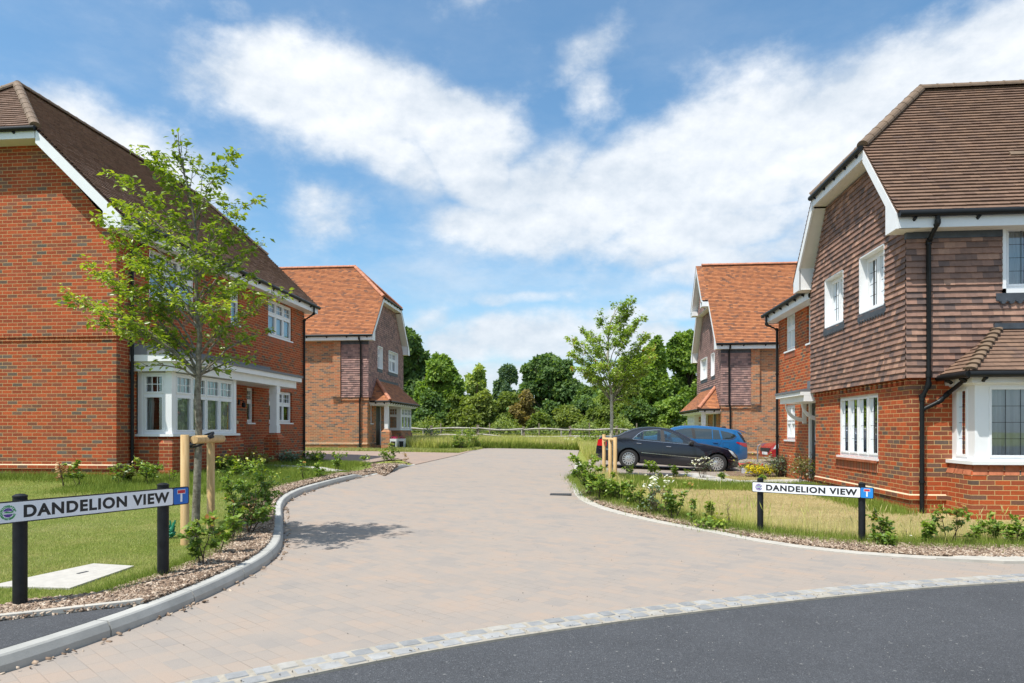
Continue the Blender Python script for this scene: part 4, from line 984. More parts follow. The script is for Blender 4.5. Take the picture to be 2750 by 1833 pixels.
h4 = house_far(-1, 6.45, 31.68, 37.9, .10, 5.27, 1.235, 7.7, 20, 'far right brick house with orange gabled roof rising behind the parked cars', 80, ROOF_RED, RIDGE_RED, 0, hip=False)
# gablet step on the far right house: upper verge stands further forward
def gablet():
    off = (10.45, 34.79, .10); k = 1.235; ze = 5.27; y0, y1 = 31.33, 38.25; am = (y0+y1)/2; zr = ze+k*(am-y0); zc = 7.55
    mb = MB(); ya = y0+(zc-ze)/k; yb = y1-(zc-ze)/k; xa, xb = 5.80, 6.12
    def T(q, sd):
        q = [Vector(p) for p in q]; n = (q[1]-q[0]).cross(q[2]-q[0])
        if n.z < 0: q = [q[1], q[0]]+q[:1:-1]
        tiles(mb, q, seed=sd, t=.017)
    T([(xa, ya, zc), (xb, ya, zc), (xb, am, zr), (xa, am, zr)], 91); T([(xa, yb, zc), (xb, yb, zc), (xb, am, zr), (xa, am, zr)], 92)
    mb.build('gablet_roof', ROOF_RED, h4, off, fix=False)
    w = MB()
    for (yy, s) in ((ya, 1), (yb, -1)):
        P = [(yy-s*.0, zc-.05), (am, zr-.05), (am, zr-.34), (yy+s*.05, zc-.32)]
        w.hexa([(xa+.01, y, z) for y, z in P]+[(xa+.05, y, z) for y, z in P])
        w.poly([(xa+.05, yy+s*.04, zc-.28), (6.42, yy+s*.04, zc-.28), (6.42, am, zr-.33), (xa+.05, am, zr-.33)])
        w.box(xa+.01, 6.14, yy-.04 if s > 0 else yy-.5, yy+.5 if s > 0 else yy+.04, zc-.30, zc-.08)
    w.build('gablet_bargeboard', WHITEB, h4, off)
    # short hung-tile apron inside the gablet
    tl = MB(); q = [(6.10, yb-.3, zc-.28), (6.10, ya+.3, zc-.28), (6.10, am, zr-.5)]
    tiles(tl, [Vector(p) for p in q], seed=93, t=.015); tl.build('tile_hanging', HANG_PURPLE, h4, off, fix=False)
    bx = MB(); bx.box(6.11, 6.45, ya+.2, yb-.2, zc-.32, zc-.24); bx.build('soffit', WHITEB, h4, off)
gablet()

# ================================================================ right front house
def house_right_front():
    X, Y0, Y1, G = 5.41, 11.79, 16.30, .05
    off = (9.5, 14.2, G)
    h = empty('brick_house', off, 'near right house with brown roof, brown tile-hung upper floor and red brick ground floor', 'house', 'houses on the street')
    Fs = frame((X, 0, 0), (0, 1, 0), (-1, 0, 0)); Ff = frame((0, Y0, 0), (1, 0, 0), (0, -1, 0)); zt = 2.24; XE = 16.0
    ze, k, zh = 4.86, 1.185, 6.44
    gwin = (13.0, 14.9, .87, 2.08); uw = [(12.50, 13.58, 3.58, 4.66), (14.36, 15.41, 3.58, 4.64)]; fw = (6.77, 8.4, 3.62, 4.72)
    wa = MB(); wall(wa, Fs, [(Y0, G-.3), (Y1, G-.3), (Y1, zt), (Y0, zt)], [gwin]); wall(wa, Ff, [(X, G-.3), (XE, G-.3), (XE, zt), (X, zt)], [(6.1, 9.0, .92, 2.1)])
    gab = [(Y0, zt), (Y1, zt), (Y1, ze-.2), (Y1-.95, zh-.25), (Y0+.95, zh-.25), (Y0, ze-.2)]
    wall(wa, Fs, gab, uw, mi=1); wall(wa, Ff, [(X, zt), (XE, zt), (XE, ze-.15), (X, ze-.15)], [fw], mi=1)
    wall(wa, frame((0, Y1, 0), (-1, 0, 0), (0, 1, 0)), [(-XE, G-.3), (-X, G-.3), (-X, ze-.2), (-XE, ze-.2)])
    wa.build('wall', [BRICK3, DARKIN], h, off, fix=False)
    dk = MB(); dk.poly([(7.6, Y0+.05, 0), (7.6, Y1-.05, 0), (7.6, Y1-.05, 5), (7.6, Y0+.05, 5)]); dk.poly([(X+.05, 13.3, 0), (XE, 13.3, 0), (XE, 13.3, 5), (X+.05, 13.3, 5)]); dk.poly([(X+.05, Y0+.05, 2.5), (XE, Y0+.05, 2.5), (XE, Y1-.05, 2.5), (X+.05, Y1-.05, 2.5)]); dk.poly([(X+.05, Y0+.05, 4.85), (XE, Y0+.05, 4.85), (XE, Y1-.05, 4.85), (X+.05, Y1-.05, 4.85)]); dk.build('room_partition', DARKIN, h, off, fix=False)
    gable_roof((0, 1, 0), (1, 0, 0), (5.03, 0, 0), G, Y0-.40, Y1+.40, ze, k, 0, XE-5.03, zh, .98, ROOF_BROWN, RIDGE_BROWN, h, off, seed=120, barge_h=.17)
    # tile hanging (slightly jettied) with a sprocketed bottom course
    F2 = frame((X-.04, 0, 0), (0, 1, 0), (-1, 0, 0)); F3 = frame((0, Y0-.04, 0), (1, 0, 0), (0, -1, 0))
    P = [(Y1+.05, zt), (Y0-.068, zt), (Y0-.068, ze-.24), (Y0+.95, zh-.25), (Y1-.95, zh-.25), (Y1+.05, ze-.24)]
    hh = [(Y1+.05-b, Y1+.05-a, c-zt, d-zt) for a, b, c, d in uw]
    tile_hang(h, off, F2, P, hh, HANG_BROWN, 131)
    u0 = X-.112; tile_hang(h, off, F3, [(u0, zt), (XE, zt), (XE, ze-.34), (u0, ze-.34)], [(fw[0]-u0, 9-u0, fw[2]-zt, 4)], HANG_BROWN, 132)
    bk = MB(); bk.poly([F2(Y0-.05, 0, zt-.0), F2(Y1, 0, zt), (X, Y1, zt-.02), (X, Y0, zt-.02)]); bk.poly([F3(X-.05, 0, zt), F3(XE, 0, zt), (XE, Y0, zt-.02), (X, Y0, zt-.02)])
    u = Y0
    while u < Y1-.1: bk.fbox(Fs, u, u+.10, 0, .05, zt-.10, zt-.03); u += .2
    u = X
    while u < XE: bk.fbox(Ff, u, u+.10, 0, .05, zt-.10, zt-.03); u += .2
    bk.fbox(Fs, Y0, Y1, 0, .02, zt-.175, zt-.105); bk.fbox(Ff, X-.02, XE, 0, .021, zt-.175, zt-.105)
    bk.build('dentil_course', BRICK3, h, off)
    lb = MB(); lb.fbox(F3, u0, fw[0]-.0, 0, .075, ze-.36, ze-.22); lb.build('lead_apron', LEAD, h, off)
    # windows of the street side
    window(h, Fs, *gwin, 4, bars='lead', off=off, curt='full', inset=.035, label='four light leaded window beside the street')
    ls = MB(); ls.fbox(Fs, gwin[0], gwin[1]+.12, 0, .06, gwin[2]-.085, gwin[2]-.04); ls.build('brick_sill', SLOPEBRICK, h, off)
    so = MB(); so.fbox(Fs, gwin[0], gwin[1]+.12, 0, .012, gwin[2]-.26, gwin[2]-.088); so.build('brick_soldier_course', SOLDIER, h, off)
    for i, w in enumerate(uw):
        a, b, c, d = w; rv = MB()
        for q in ((a, a+.025, c, d), (b-.025, b, c, d), (a, b, c, c+.025), (a, b, d-.025, d)): rv.fbox(Fs, q[0], q[1], -.10, .105, q[2], q[3])
        rv.build('window_reveal', WHITE, h, off)
        window(h, Fs, a+.025, b-.025, c+.025, d-.025, 2, bars='lead', inset=.03, sill=False, off=off, curt='full')
        ap = MB(); ap.fbox(Fs, a-.06, b+.06, .06, .112, c-.13, c-.0)
        n = int((b-a+.1)/.11)
        for q in range(n):   # scalloped lower edge dressed over the tiles
            cy = a-.04+(q+.5)*(b-a+.08)/n
            ap.poly([Fs(cy+.048*math.cos(t_), .114, c-.13-.05*math.sin(t_)) for t_ in [math.pi*j/6 for j in range(7)]]); ap.fbox(Fs, cy-.055, cy-.03, .09, .13, c-.15, c-.13)
        ap.build('lead_apron', LEAD, h, off)
    # first-floor front window
    a, b, c, d = fw; rv = MB()
    for q in ((a, a+.05, c-.03, 4.9), (b-.05, b, c-.03, 4.9), (a, b, c-.03, c+.04), (a, b, d-.02, 4.75)): rv.fbox(Ff, q[0], q[1], -.10, .12, q[2], q[3])
    rv.build('window_reveal', WHITE, h, off)
    window(h, Ff, a+.05, b-.05, c+.04, d-.02, 2, bars='lead', inset=-.02, sill=True, off=off, curt='sides')
    ap = MB(); ap.fbox(Ff, a-.1, b+.1, .06, .12, c-.15, c-.03)
    for q in range(15):
        cx_ = a-.06+(q+.5)*.125; ap.poly([Ff(cx_+.055*math.cos(t_), .122, c-.15-.055*math.sin(t_)) for t_ in [math.pi*j/6 for j in range(7)]]); ap.fbox(Ff, cx_-.065, cx_-.03, .10, .15, c-.17, c-.15)
    ap.build('lead_apron', LEAD, h, off)
    # ---- square bay with hipped tile roof
    bx0, by = 5.96, 11.05; bx1 = 9.2
    bw = MB(); bw.box(bx0, bx1, by, Y0, G-.3, .70); b0 = [(bx0,by,.70),(bx1,by,.70),(bx1,Y0,.70),(bx0,Y0,.70)]; b1 = [(bx0+.07,by+.09,.86),(bx1,by+.09,.86),(bx1,Y0,.86),(bx0+.07,Y0,.86)]
    bw.hexa(b0+b1); bo = bw.build('bay_wall', BRICK3, h, off)
    cp = MB()
    def cap(p0, p1, q0, q1, n):
        p0, p1, q0, q1 = map(Vector, (p0, p1, q0, q1)); d = (p1-p0).cross(q0-p0).normalized()*.006
        if d.z < 0: d = -d
        for i in range(n):
            s, e = i/n+.05/n, (i+1)/n-.05/n; cp.poly([p0.lerp(p1, s)+d, p0.lerp(p1, e)+d, q0.lerp(q1, e)+d, q0.lerp(q1, s)+d], random.random())
    cap(b0[0], b0[1], b1[0], b1[1], 14); cap(b0[3], b0[0], b1[3], b1[0], 3); cp.build('brick_capping', SLOPEBRICK, bo, off, fix=False)
    fx, fy = 6.05, 11.13
    bs = MB(); bs.box(fx-.09, bx1, fy-.10, Y0, .862, .915); bs.box(fx, fx+.15, fy, fy+.15, .917, 2.12); bs.box(fx-.015, fx+.165, fy-.015, fy+.02, .917, 1.0); bs.box(fx+.01, fx+.08, Y0-.09, Y0-.002, .917, 2.12)
    bs.box(fx+.98, fx+1.1, fy, fy+.12, .917, 2.12)
    bs.build('bay_frame', WHITE, h, off)
    Fb = frame((0, fy, 0), (1, 0, 0), (0, -1, 0)); Fl = frame((fx, 0, 0), (0, 1, 0), (-1, 0, 0))
    window(h, Fb, fx+.15, fx+.98, .917, 2.10, 1, bars='lead', inset=0, sill=False, off=off, curt='full', name='bay_window'); window(h, Fb, fx+1.1, fx+2.0, .917, 2.10, 1, bars='lead', inset=0, sill=False, off=off, curt='full', name='bay_window')
    window(h, Fl, fy+.15, Y0-.09, .917, 2.10, 1, bars='lead', inset=0, sill=False, off=off, curt=None, name='bay_window')
    fa = MB(); fa.box(fx-.11, bx1, fy-.14, Y0-.001, 2.11, 2.235); fa.box(fx-.05, bx1, fy-.07, Y0-.001, 2.09, 2.112); fa.build('bay_fascia', WHITEB, h, off)
    br_ = MB(); zb, ztp = 2.28, 3.03; ex, ey = fx-.22, fy-.26; dx_ = .88
    def T(q, sd):
        q = [Vector(p) for p in q]; n = (q[1]-q[0]).cross(q[2]-q[0])
        if n.z < 0: q = [q[1], q[0]]+q[:1:-1]
        tiles(br_, q, seed=sd)
        br_.poly([p-Vector((0,0,.02)) for p in q], .5)
    yb = Y0-.09
    T([(ex, ey, zb), (bx1, ey, zb), (bx1, yb, ztp), (ex+dx_, yb, ztp)], 140); T([(ex, ey, zb), (ex, yb, zb), (ex+dx_, yb, ztp)], 141)
    bro = br_.build('bay_roof', ROOF_BROWN, h, off, fix=False)
    bn = MB()    # bonnet hip tiles
    p0, p1 = Vector((ex, ey, zb)), Vector((ex+dx_, yb, ztp)); n = 10
    for i in range(n):
        c = p0.lerp(p1, (i+.2)/n); e = p0.lerp(p1, (i+1.15)/n); t_ = (e-c).normalized(); a_ = t_.cross(Vector((0,0,1))).normalized(); b_ = a_.cross(t_); prev = None
        for (cc, ra, lift_) in ((c, .085, .012), (e, .06, .0)):
            ring = [cc+a_*math.cos(x_)*ra*1.15+b_*(math.sin(x_)*ra*.55+lift_) for x_ in [math.pi*j/8 for j in range(9)]]
            if prev: [bn.poly([prev[j], prev[j+1], ring[j+1], ring[j]], random.random()) for j in range(8)]
            else: bn.poly(ring)
            prev = ring
    bn.build('bonnet_tile', RIDGE_BROWN, bro, off, smooth=True)
    ld = MB(); ld.box(ex+dx_-.08, bx1, yb-.07, Y0-.02, ztp-.02, ztp+.07); ld.build('lead_apron', LEAD, h, off)
    gt = MB(); gutter(gt, (ex-.02, ey-.03, zb-.05), (bx1, ey-.03, zb-.05), .05, .62, (0, 1, 0)); gutter(gt, (ex-.02, ey-.03, zb-.05), (ex-.02, Y0-.06, zb-.05), .05, .4, (1, 0, 0))
    gt.build('gutter', BLACKP, h, off, smooth=True)
    dp = MB(); xq, yq = 5.63, Y0-.14
    downpipe(dp, [(xq, Y0-.42, ze-.05), (xq, Y0-.42, ze-.2), (xq, yq, ze-.42), (xq, yq, zt+.06), (xq, yq+.005, zt-.12), (xq-.07*1, Y0-.07, zt-.32), (xq-.07, Y0-.07, G)], .036, clips=[(xq-.07, Y0-.07, z) for z in (1.95, .55)])
    downpipe(dp, [(ex+.12, ey+.2, zb-.06), (ex+.10, Y0-.12, zb-.3), (ex-.0, Y0-.08, zb-.42), (xq-.07, Y0-.07, 1.72)], .034)
    dp.build('downpipe', BLACKP, h, off, smooth=True)
    for (fr_, a, b) in ((Fs, Y0, Y1), (Ff, X-.028, bx0)):
        cs = MB(); cb = MB(); plinth(cs, cb, fr_, a, b, G+.27); cb.build('plinth_course', BRICK3, h, off); cs.build('mortar_fillet', CREAM, h, off)
    # vent tile on the roof and its curled wire
    vt = MB(); U = Vector((1, 0, 0)); S = Vector((0, 1, k)).normalized(); Nn = U.cross(S); c0 = Vector((7.3, Y0-.4+1.0, ze+1.0*k))
    for i in range(1): vt.hexa([c0+U*a+S*b+Nn*c for c in (0.0, .045) for a, b in ((0,0),(.30,0),(.30,.09),(0,.09))])
    vt.build('roof_vent', RIDGE_BROWN, h, off)
    # ---- rear wing with the front door
    WX, W1 = 5.75, 20.42; Fw = frame((WX, 0, 0), (0, 1, 0), (-1, 0, 0)); Gw = .10; wze = 4.78
    ww = [(18.92, 19.78, 3.57, 4.60), (17.02, 17.95, 3.57, 4.60), (18.92, 19.78, 1.12, 2.08), (16.88, 17.80, .18, 2.12)]
    w_ = MB(); wall(w_, Fw, [(Y1, Gw-.3), (W1, Gw-.3), (W1, wze-.1), (Y1, wze-.1)], ww); wall(w_, frame((0, W1, 0), (-1, 0, 0), (0, 1, 0)), [(-13, Gw-.3), (-WX, Gw-.3), (-WX, wze-.1), (-9.4, wze+1.9), (-13, wze-.1)])
    w_.build('wing_wall', BRICK3, h, off, fix=False)
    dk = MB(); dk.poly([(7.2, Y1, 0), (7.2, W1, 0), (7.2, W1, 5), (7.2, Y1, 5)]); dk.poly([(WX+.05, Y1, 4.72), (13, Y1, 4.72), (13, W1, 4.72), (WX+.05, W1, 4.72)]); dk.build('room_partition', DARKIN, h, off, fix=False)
    rf = MB(); kx = .58
    q = [Vector((5.42, W1+.35, wze)), Vector((5.42, Y1-.0, wze)), Vector((9.2, Y1, wze+3.78*kx)), Vector((9.2, W1+.35, wze+3.78*kx))]; tiles(rf, q, seed=150); q2 = [Vector((13, Y1, wze)), Vector((13, W1+.35, wze)), Vector((9.2, W1+.35, wze+3.78*kx)), Vector((9.2, Y1, wze+3.78*kx))]; tiles(rf, q2, seed=151); rf.poly([p-Vector((0,0,.02)) for p in q])
    rf.build('wing_roof', ROOF_BROWN, h, off, fix=False)
    wf = MB(); wf.box(5.46, 5.50, Y1, W1+.33, wze-.26, wze-.04); wf.box(5.502, WX, Y1, W1+.33, wze-.26, wze-.24); wf.box(5.46, 9, W1+.31, W1+.35, wze-.26, wze-.05); wf.build('wing_fascia', WHITEB, h, off)
    gt = MB(); gutter(gt, (5.40, Y1+.1, wze-.04), (5.40, W1+.38, wze-.04), .055, .62, (1, 0, 0)); gt.build('gutter', BLACKP, h, off, smooth=True)
    dp = MB(); downpipe(dp, [(5.40, W1-.02, wze-.08), (5.40, W1-.02, wze-.34), (WX-.06, W1-.06, wze-.5), (WX-.06, W1-.06, Gw)], clips=[(WX-.06, W1-.06, z) for z in (3, 1.2)]); dp.build('downpipe', BLACKP, h, off, smooth=True)
    dp = MB(); downpipe(dp, [(5.40, Y1+.35, wze-.06), (5.40, Y1+.35, wze-.25), (WX-.06, Y1+.2, wze-.34), (WX-.06, Y1+.06, wze-.5), (WX-.06, Y1+.06, wze-.8)]); dp.build('downpipe', BLACKP, h, off, smooth=True)
    for i in (0, 1): window(h, Fw, *ww[i], 2, tran=.6, off=off, curt='half', inset=.05)
    window(h, Fw, *ww[2], 2, tran=.52, off=off, curt='half', inset=.05, only_top_bars=True)
    for (a, b, c, d) in ((18.85, 19.85, .96, 1.08), (18.85, 19.85, 3.36, 3.52), (16.95, 18.02, 3.36, 3.52)): so = MB(); so.fbox(Fw, a, b, 0, .012, c, d); so.build('brick_soldier_course', SOLDIER, h, off)
    a, b, c, d = ww[3]
    df = MB(); df.fbox(Fw, a, a+.06, -.09, -.01, c, d); df.fbox(Fw, b-.07, b, -.09, .01, c, d); df.fbox(Fw, a, b, -.09, -.01, d-.06, d); df.build('door_frame', WHITE, h, off)
    dr = MB(); dr.fbox(Fw, a+.06, b-.07, -.08, -.05, c, c+.95); dr.fbox(Fw, a+.06, a+.2, -.08, -.05, c+.95, d-.06); dr.fbox(Fw, b-.21, b-.07, -.08, -.05, c+.95, d-.06); dr.fbox(Fw, a+.2, b-.21, -.08, -.05, d-.2, d-.06); do = dr.build('door', DOORBLK, h, off)
    gp = MB(); gp.poly([Fw(a+.2, -.06, c+.95), Fw(b-.21, -.06, c+.95), Fw(b-.21, -.06, d-.2), Fw(a+.2, -.06, d-.2)]); gp.build('pane', GLASS, do, off, fix=False)
    lbx = MB(); lbx.fbox(Fw, a+.28, b-.3, -.05, -.035, c+.84, c+.9); lbx.build('letter_plate', STEEL, do, off)
    # door canopy on curved brackets
    ca = MB(); y0, y1 = Y1+.02, 18.30; ca.box(5.08, WX, y0, y1, 2.19, 2.27); ca.box(5.16, WX, y0, y1-.10, 2.05, 2.188); co = ca.build('door_canopy', WHITEB, h, off)
    cl_ = MB(); cl_.hexa([(5.06, y0, 2.272), (WX, y0, 2.272), (WX, y1+.02, 2.272), (5.06, y1+.02, 2.272), (5.06, y0, 2.325), (WX, y0, 2.42), (WX, y1+.02, 2.42), (5.06, y1+.02, 2.325)]); cl_.fbox(Fw, y0, 17.9, 0, .012, 2.3, 2.62); cl_.build('lead_roof', LEADG, co, off)
    for yy in (16.72, 17.98):
        bk = MB(); bk.box(WX-.09, WX-.0, yy, yy+.07, 1.55, 2.05); prev = None
        for j in range(9):
            t_ = j/8*math.pi/2; c1 = (WX-.09-.42*math.sin(t_)*1.0, 1.62+.42*(1-math.cos(t_))); c2 = (WX-.09-.42*math.sin(t_), 1.62+.42*(1-math.cos(t_))+.075)
            cur = [(c1[0], yy, c1[1]-.02), (c1[0], yy+.07, c1[1]-.02), (c2[0], yy+.07, c2[1]), (c2[0], yy, c2[1])]
            if prev: bk.hexa(prev+cur)
            prev = cur
        bk.build('bracket', WHITEB, co, off)
house_right_front()
# ================================================================ street signs
def text_mesh(txt, size, bold=0.0, spacing=1.0):
    c = bpy.data.curves.new('t', 'FONT'); c.body = txt; c.size = size; c.offset = bold; c.extrude = .0008; c.space_character = spacing; c.align_x = 'LEFT'; c.resolution_u = 6
    o = bpy.data.objects.new('t', c); COL.objects.link(o); dg = bpy.context.evaluated_depsgraph_get(); dg.update()
    me = bpy.data.meshes.new_from_object(o.evaluated_get(dg)); bpy.data.objects.remove(o); bpy.data.curves.remove(c); return me
SIGNW = simple('sign_white', (.78, .80, .84), .35, var=.03, scale=2); INK = simple('sign_ink', (.012, .013, .015), .4); SBLUE = simple('sign_blue', (.01, .13, .50), .35, var=.05); SRED = simple('sign_red', (.50, .02, .04), .4)
PURPLE = simple('emblem_purple', (.09, .03, .28), .4); EGREEN = simple('emblem_green', (.05, .30, .10), .4); EGREY = simple('emblem_grey', (.20, .17, .34), .4)
BLUELT = simple('sign_blue_pale', (.015, .22, .62), .35)
def round_rect(x0, x1, z0, z1, r, n=5):
    P = []
    for cx_, cz, a0 in ((x1-r, z1-r, 0), (x0+r, z1-r, 90), (x0+r, z0+r, 180), (x1-r, z0+r, 270)):
        for k in range(n+1):
            a = math.radians(a0+90*k/n); P.append((cx_+r*math.cos(a), cz+r*math.sin(a)))
    return P
def plate(mb, P, y0, y1):
    mb.poly([(x, y0, z) for x, z in P]); mb.poly([(x, y1, z) for x, z in P][::-1])
    for i in range(len(P)): a, b = P[i], P[(i+1) % len(P)]; mb.poly([(a[0], y0, a[1]), (b[0], y0, b[1]), (b[0], y1, b[1]), (a[0], y1, a[1])])
def street_sign(label, baseL, baseR, xl, xr, zc, H, postr, zpost, em_x, t0, t1, tdiv, blue, zg0, zg1):
    """local x runs from the left post to the right post; the plate spans xl..xr; y=-1 faces the reader"""
    d = Vector(baseR)-Vector(baseL); L = math.hypot(d.x, d.y); rz = math.atan2(d.y, d.x)
    root = empty('street_sign', (baseL[0], baseL[1], min(zg0, zg1)), label, 'street sign', 'street name signs', rz); b0 = min(zg0, zg1)
    tilt = 0
    for (px, zg) in ((0, zg0), (L, zg1)):
        p = MB(); p.lathe((px, 0, 0), [(postr, zg-b0-.25), (postr, zpost-.012-b0), (postr*.98, zpost-b0), (postr*1.04, zpost+.001-b0), (postr*1.04, zpost+.012-b0), (postr*.6, zpost+.024-b0), (0, zpost+.028-b0)], 20); p.build('post', simple('sign_post_black', (.010, .011, .013), .5, var=.4, scale=14, spec=.3), root, smooth=True)
    y1 = -postr; y0 = y1-.018; z0, z1 = zc-H/2-b0, zc+H/2-b0
    bk = MB(); plate(bk, round_rect(xl, xr, z0, z1, H*.12), y0, y1); bo = bk.build('backing_plate', INK, root)
    m = H*.055; w = MB(); plate(w, round_rect(xl+m, tdiv-m*.4, z0+m, z1-m, H*.09), y0-.002, y0+.002); face = w.build('name_panel', SIGNW, root)
    w = MB(); plate(w, round_rect(tdiv+m*.4, xr-m, z0+m, z1-m, H*.09), y0-.002, y0+.002); bp = w.build('no_through_road_panel', blue, root)
    cx_ = (tdiv+xr)/2; s = H
    w = MB(); plate(w, [(cx_-.06*s, z0+.17*s), (cx_+.06*s, z0+.17*s), (cx_+.06*s, z0+.66*s), (cx_-.06*s, z0+.66*s)], y0-.0035, y0-.0022); plate(w, [(cx_-.25*s, z0+.62*s), (cx_+.25*s, z0+.62*s), (cx_+.25*s, z0+.86*s), (cx_-.25*s, z0+.86*s)], y0-.0034, y0-.0022); w.build('dead_end_symbol', SIGNW, bp)
    w = MB(); plate(w, [(cx_-.23*s, z0+.65*s), (cx_+.23*s, z0+.65*s), (cx_+.23*s, z0+.83*s), (cx_-.23*s, z0+.83*s)], y0-.0045, y0-.0036); w.build('red_bar', SRED, bp)
    me = text_mesh('DANDELION VIEW', 1.0, .042, 1.14); co = np.array([v.co[:] for v in me.vertices]); mn, mx_ = co.min(0), co.max(0)
    ch = H*.585; sx = (t1-t0)/(mx_[0]-mn[0]); sz = ch/(mx_[1]-mn[1])
    for v in me.vertices: x, y, z = v.co; v.co = (t0+(x-mn[0])*sx, y0-.0022-(.0006 if z > 0 else 0), z0+H*.5-ch/2+(y-mn[1])*sz)
    bm = bmesh.new(); bm.from_mesh(me); xs__ = sorted(v.co.x for v in me.vertices); gp_ = [(b_-a_, (a_+b_)/2) for a_, b_ in zip(xs__[:-1], xs__[1:]) if t0+(t1-t0)*.6 < a_ < t0+(t1-t0)*.85]; vx = max(gp_)[1]
    for keep in (0, 1):
        b2_ = bm.copy(); bmesh.ops.delete(b2_, geom=[v for v in b2_.verts if (v.co.x > vx) == (keep == 0)], context='VERTS'); m2 = bpy.data.meshes.new('lettering'); b2_.to_mesh(m2); b2_.free(); link(m2, 'lettering', face, INK)
    bm.free()
    # district emblem: purple disc with green and wave bands, ringed by lettering
    ex, ez, R = em_x, z0+H*.5, H*.205
    def seg(a0, a1, r0, zlo=None, n=14): return [(ex+r0*math.cos(math.radians(a0+(a1-a0)*k/n)), ez+r0*math.sin(math.radians(a0+(a1-a0)*k/n))) for k in range(n+1)]
    w = MB(); plate(w, seg(20, 160, R), y0-.0036, y0-.0022); plate(w, seg(200, 340, R)[::1], y0-.0036, y0-.0022); w.build('emblem', PURPLE, face)
    w = MB(); plate(w, [(ex-R*.98, ez+.0), (ex-R*.3, ez+R*.30), (ex+R*.4, ez+R*.10), (ex+R*1.02, ez+R*.36), (ex+R*.98, ez-R*.05), (ex+R*.2, ez-R*.12)], y0-.0040, y0-.0022); w.build('emblem_band', EGREEN, face)
    w = MB()
    for q in (-.32, 0, .32): plate(w, [(ex+R*(q-.12), ez+R*.32), (ex+R*(q+.12), ez+R*.32), (ex+R*(q+.10), ez+R*(.55 if q else .62)), (ex+R*q, ez+R*(.66 if q else .92)), (ex+R*(q-.10), ez+R*(.55 if q else .62))], y0-.0044, y0-.0037)
    for q in (-.5, -.1, .3): plate(w, [(ex+R*q, ez-R*.52), (ex+R*(q+.34), ez-R*.52), (ex+R*(q+.30), ez-R*.40), (ex+R*(q+.22), ez-R*.34), (ex+R*(q+.2), ez-R*.45)], y0-.0044, y0-.0037)
    w.build('emblem_drawing', EGREY if H > .15 else SIGNW, face)
    V_, Fc = [], []
    def arc(word, amid, step, rad, flip):
        n = len(word)
        for i, chh in enumerate(word):
            if chh == ' ': continue
            a = amid-(i-(n-1)/2)*step if not flip else amid+(i-(n-1)/2)*step; m_ = text_mesh(chh, R*.62, .002); c_ = np.array([v.co[:] for v in m_.vertices]); w_ = c_[:, 0].max()-c_[:, 0].min()
            ar = math.radians(a); rot = ar-math.pi/2 if not flip else ar+math.pi/2; k = len(V_)
            hh = R*.43 if flip else 0
            for v in m_.vertices:
                x, y = v.co.x-w_/2, v.co.y-(R*.42 if flip else 0); V_.append((ex+rad*math.cos(ar)+x*math.cos(rot)-y*math.sin(rot), y0-.0022-(.0005 if v.co.z > 0 else 0), ez+rad*math.sin(ar)+x*math.sin(rot)+y*math.cos(rot)))
            for p in m_.polygons: Fc.append([k+j for j in p.vertices])
            bpy.data.meshes.remove(m_)
    arc('CHICHESTER', 90, 18.5, R*1.16, False); arc('District Council', 270, 9.6, R*1.16, True)
    me = bpy.data.meshes.new('ring'); me.from_pydata(V_, [], Fc); link(me, 'emblem_lettering', face, EGREEN if H > .15 else EGREY)
    return root
# left sign: solve positions from the two posts
def along(bl, br, nx, yoff=0):
    # local x where the ray of column nx meets the line bl->br
    r = (nx-CX)/F_N; dv = Vector((r*CY-SY, CY+r*SY)); d = (Vector(br)-Vector(bl)); L = d.length; d /= L
    n = Vector((-d.y, d.x)); bl_ = Vector(bl)+n*yoff; den = dv.x*d.y-dv.y*d.x
    t = (dv.x*(-bl_.y)-dv.y*(-bl_.x))/den
    return t
bl = ray(53.8, 1200, 4.98).xy; brr = ray(438, 1200, 6.0).xy
A_ = lambda x: along(bl, brr, x, -.06)
def zof(nx, ny, b0, b1, off=-.06):
    t = along(b0, b1, nx, off); d = (b1-b0).normalized(); p = b0+d*t+Vector((-d.y, d.x))*off
    dep = p.y*CY-p.x*SY; return CAM_H-(ny-HY)*dep/F_N
xr = A_(506.5); tdv = A_(464); t0 = A_(62); t1 = A_(453.5); em = A_(20)
zt_ = zof(506, 1310.5, bl, brr); zb_ = zof(506, 1357.5, bl, brr); zt2 = zof(2, 1341.5, bl, brr); zb2 = zof(2, 1402, bl, brr)
print('left sign', zt_, zb_, zt2, zb2, xr, t0, t1, em)
zcL = (zt_+zb_+zt2+zb2)/4; HL = ((zt_-zb_)+(zt2-zb2))/2
xlL = em-(t0-em)*1.0
street_sign('larger street sign on the left lawn, cut by the left edge of the picture', bl, brr, xlL, xr, zcL, HL, .047, zof(438, 1304, bl, brr, 0), em, t0, t1, tdv, SBLUE, float(gl(*bl)), float(gl(*brr)))
b2 = ray(2041.8, 1200, 9.15).xy; b3 = ray(2314.6, 1200, 8.35).xy
A2 = lambda x: along(b2, b3, x, -.05)
zA, zB, zC, zD = zof(2021, 1296.2, b2, b3), zof(2021, 1323.3, b2, b3), zof(2346, 1305.6, b2, b3), zof(2346, 1336, b2, b3)
print('right sign', zA, zB, zC, zD)
street_sign('smaller whole street sign standing on the dry right lawn', b2, b3, A2(2020.4), A2(2346.8), (zA+zB+zC+zD)/4, ((zA-zB)+(zC-zD))/2, .04, zof(2314, 1300.5, b2, b3, 0), A2(2038.5), A2(2058), A2(2303), A2(2311), BLUELT, g(*b2), g(*b3))

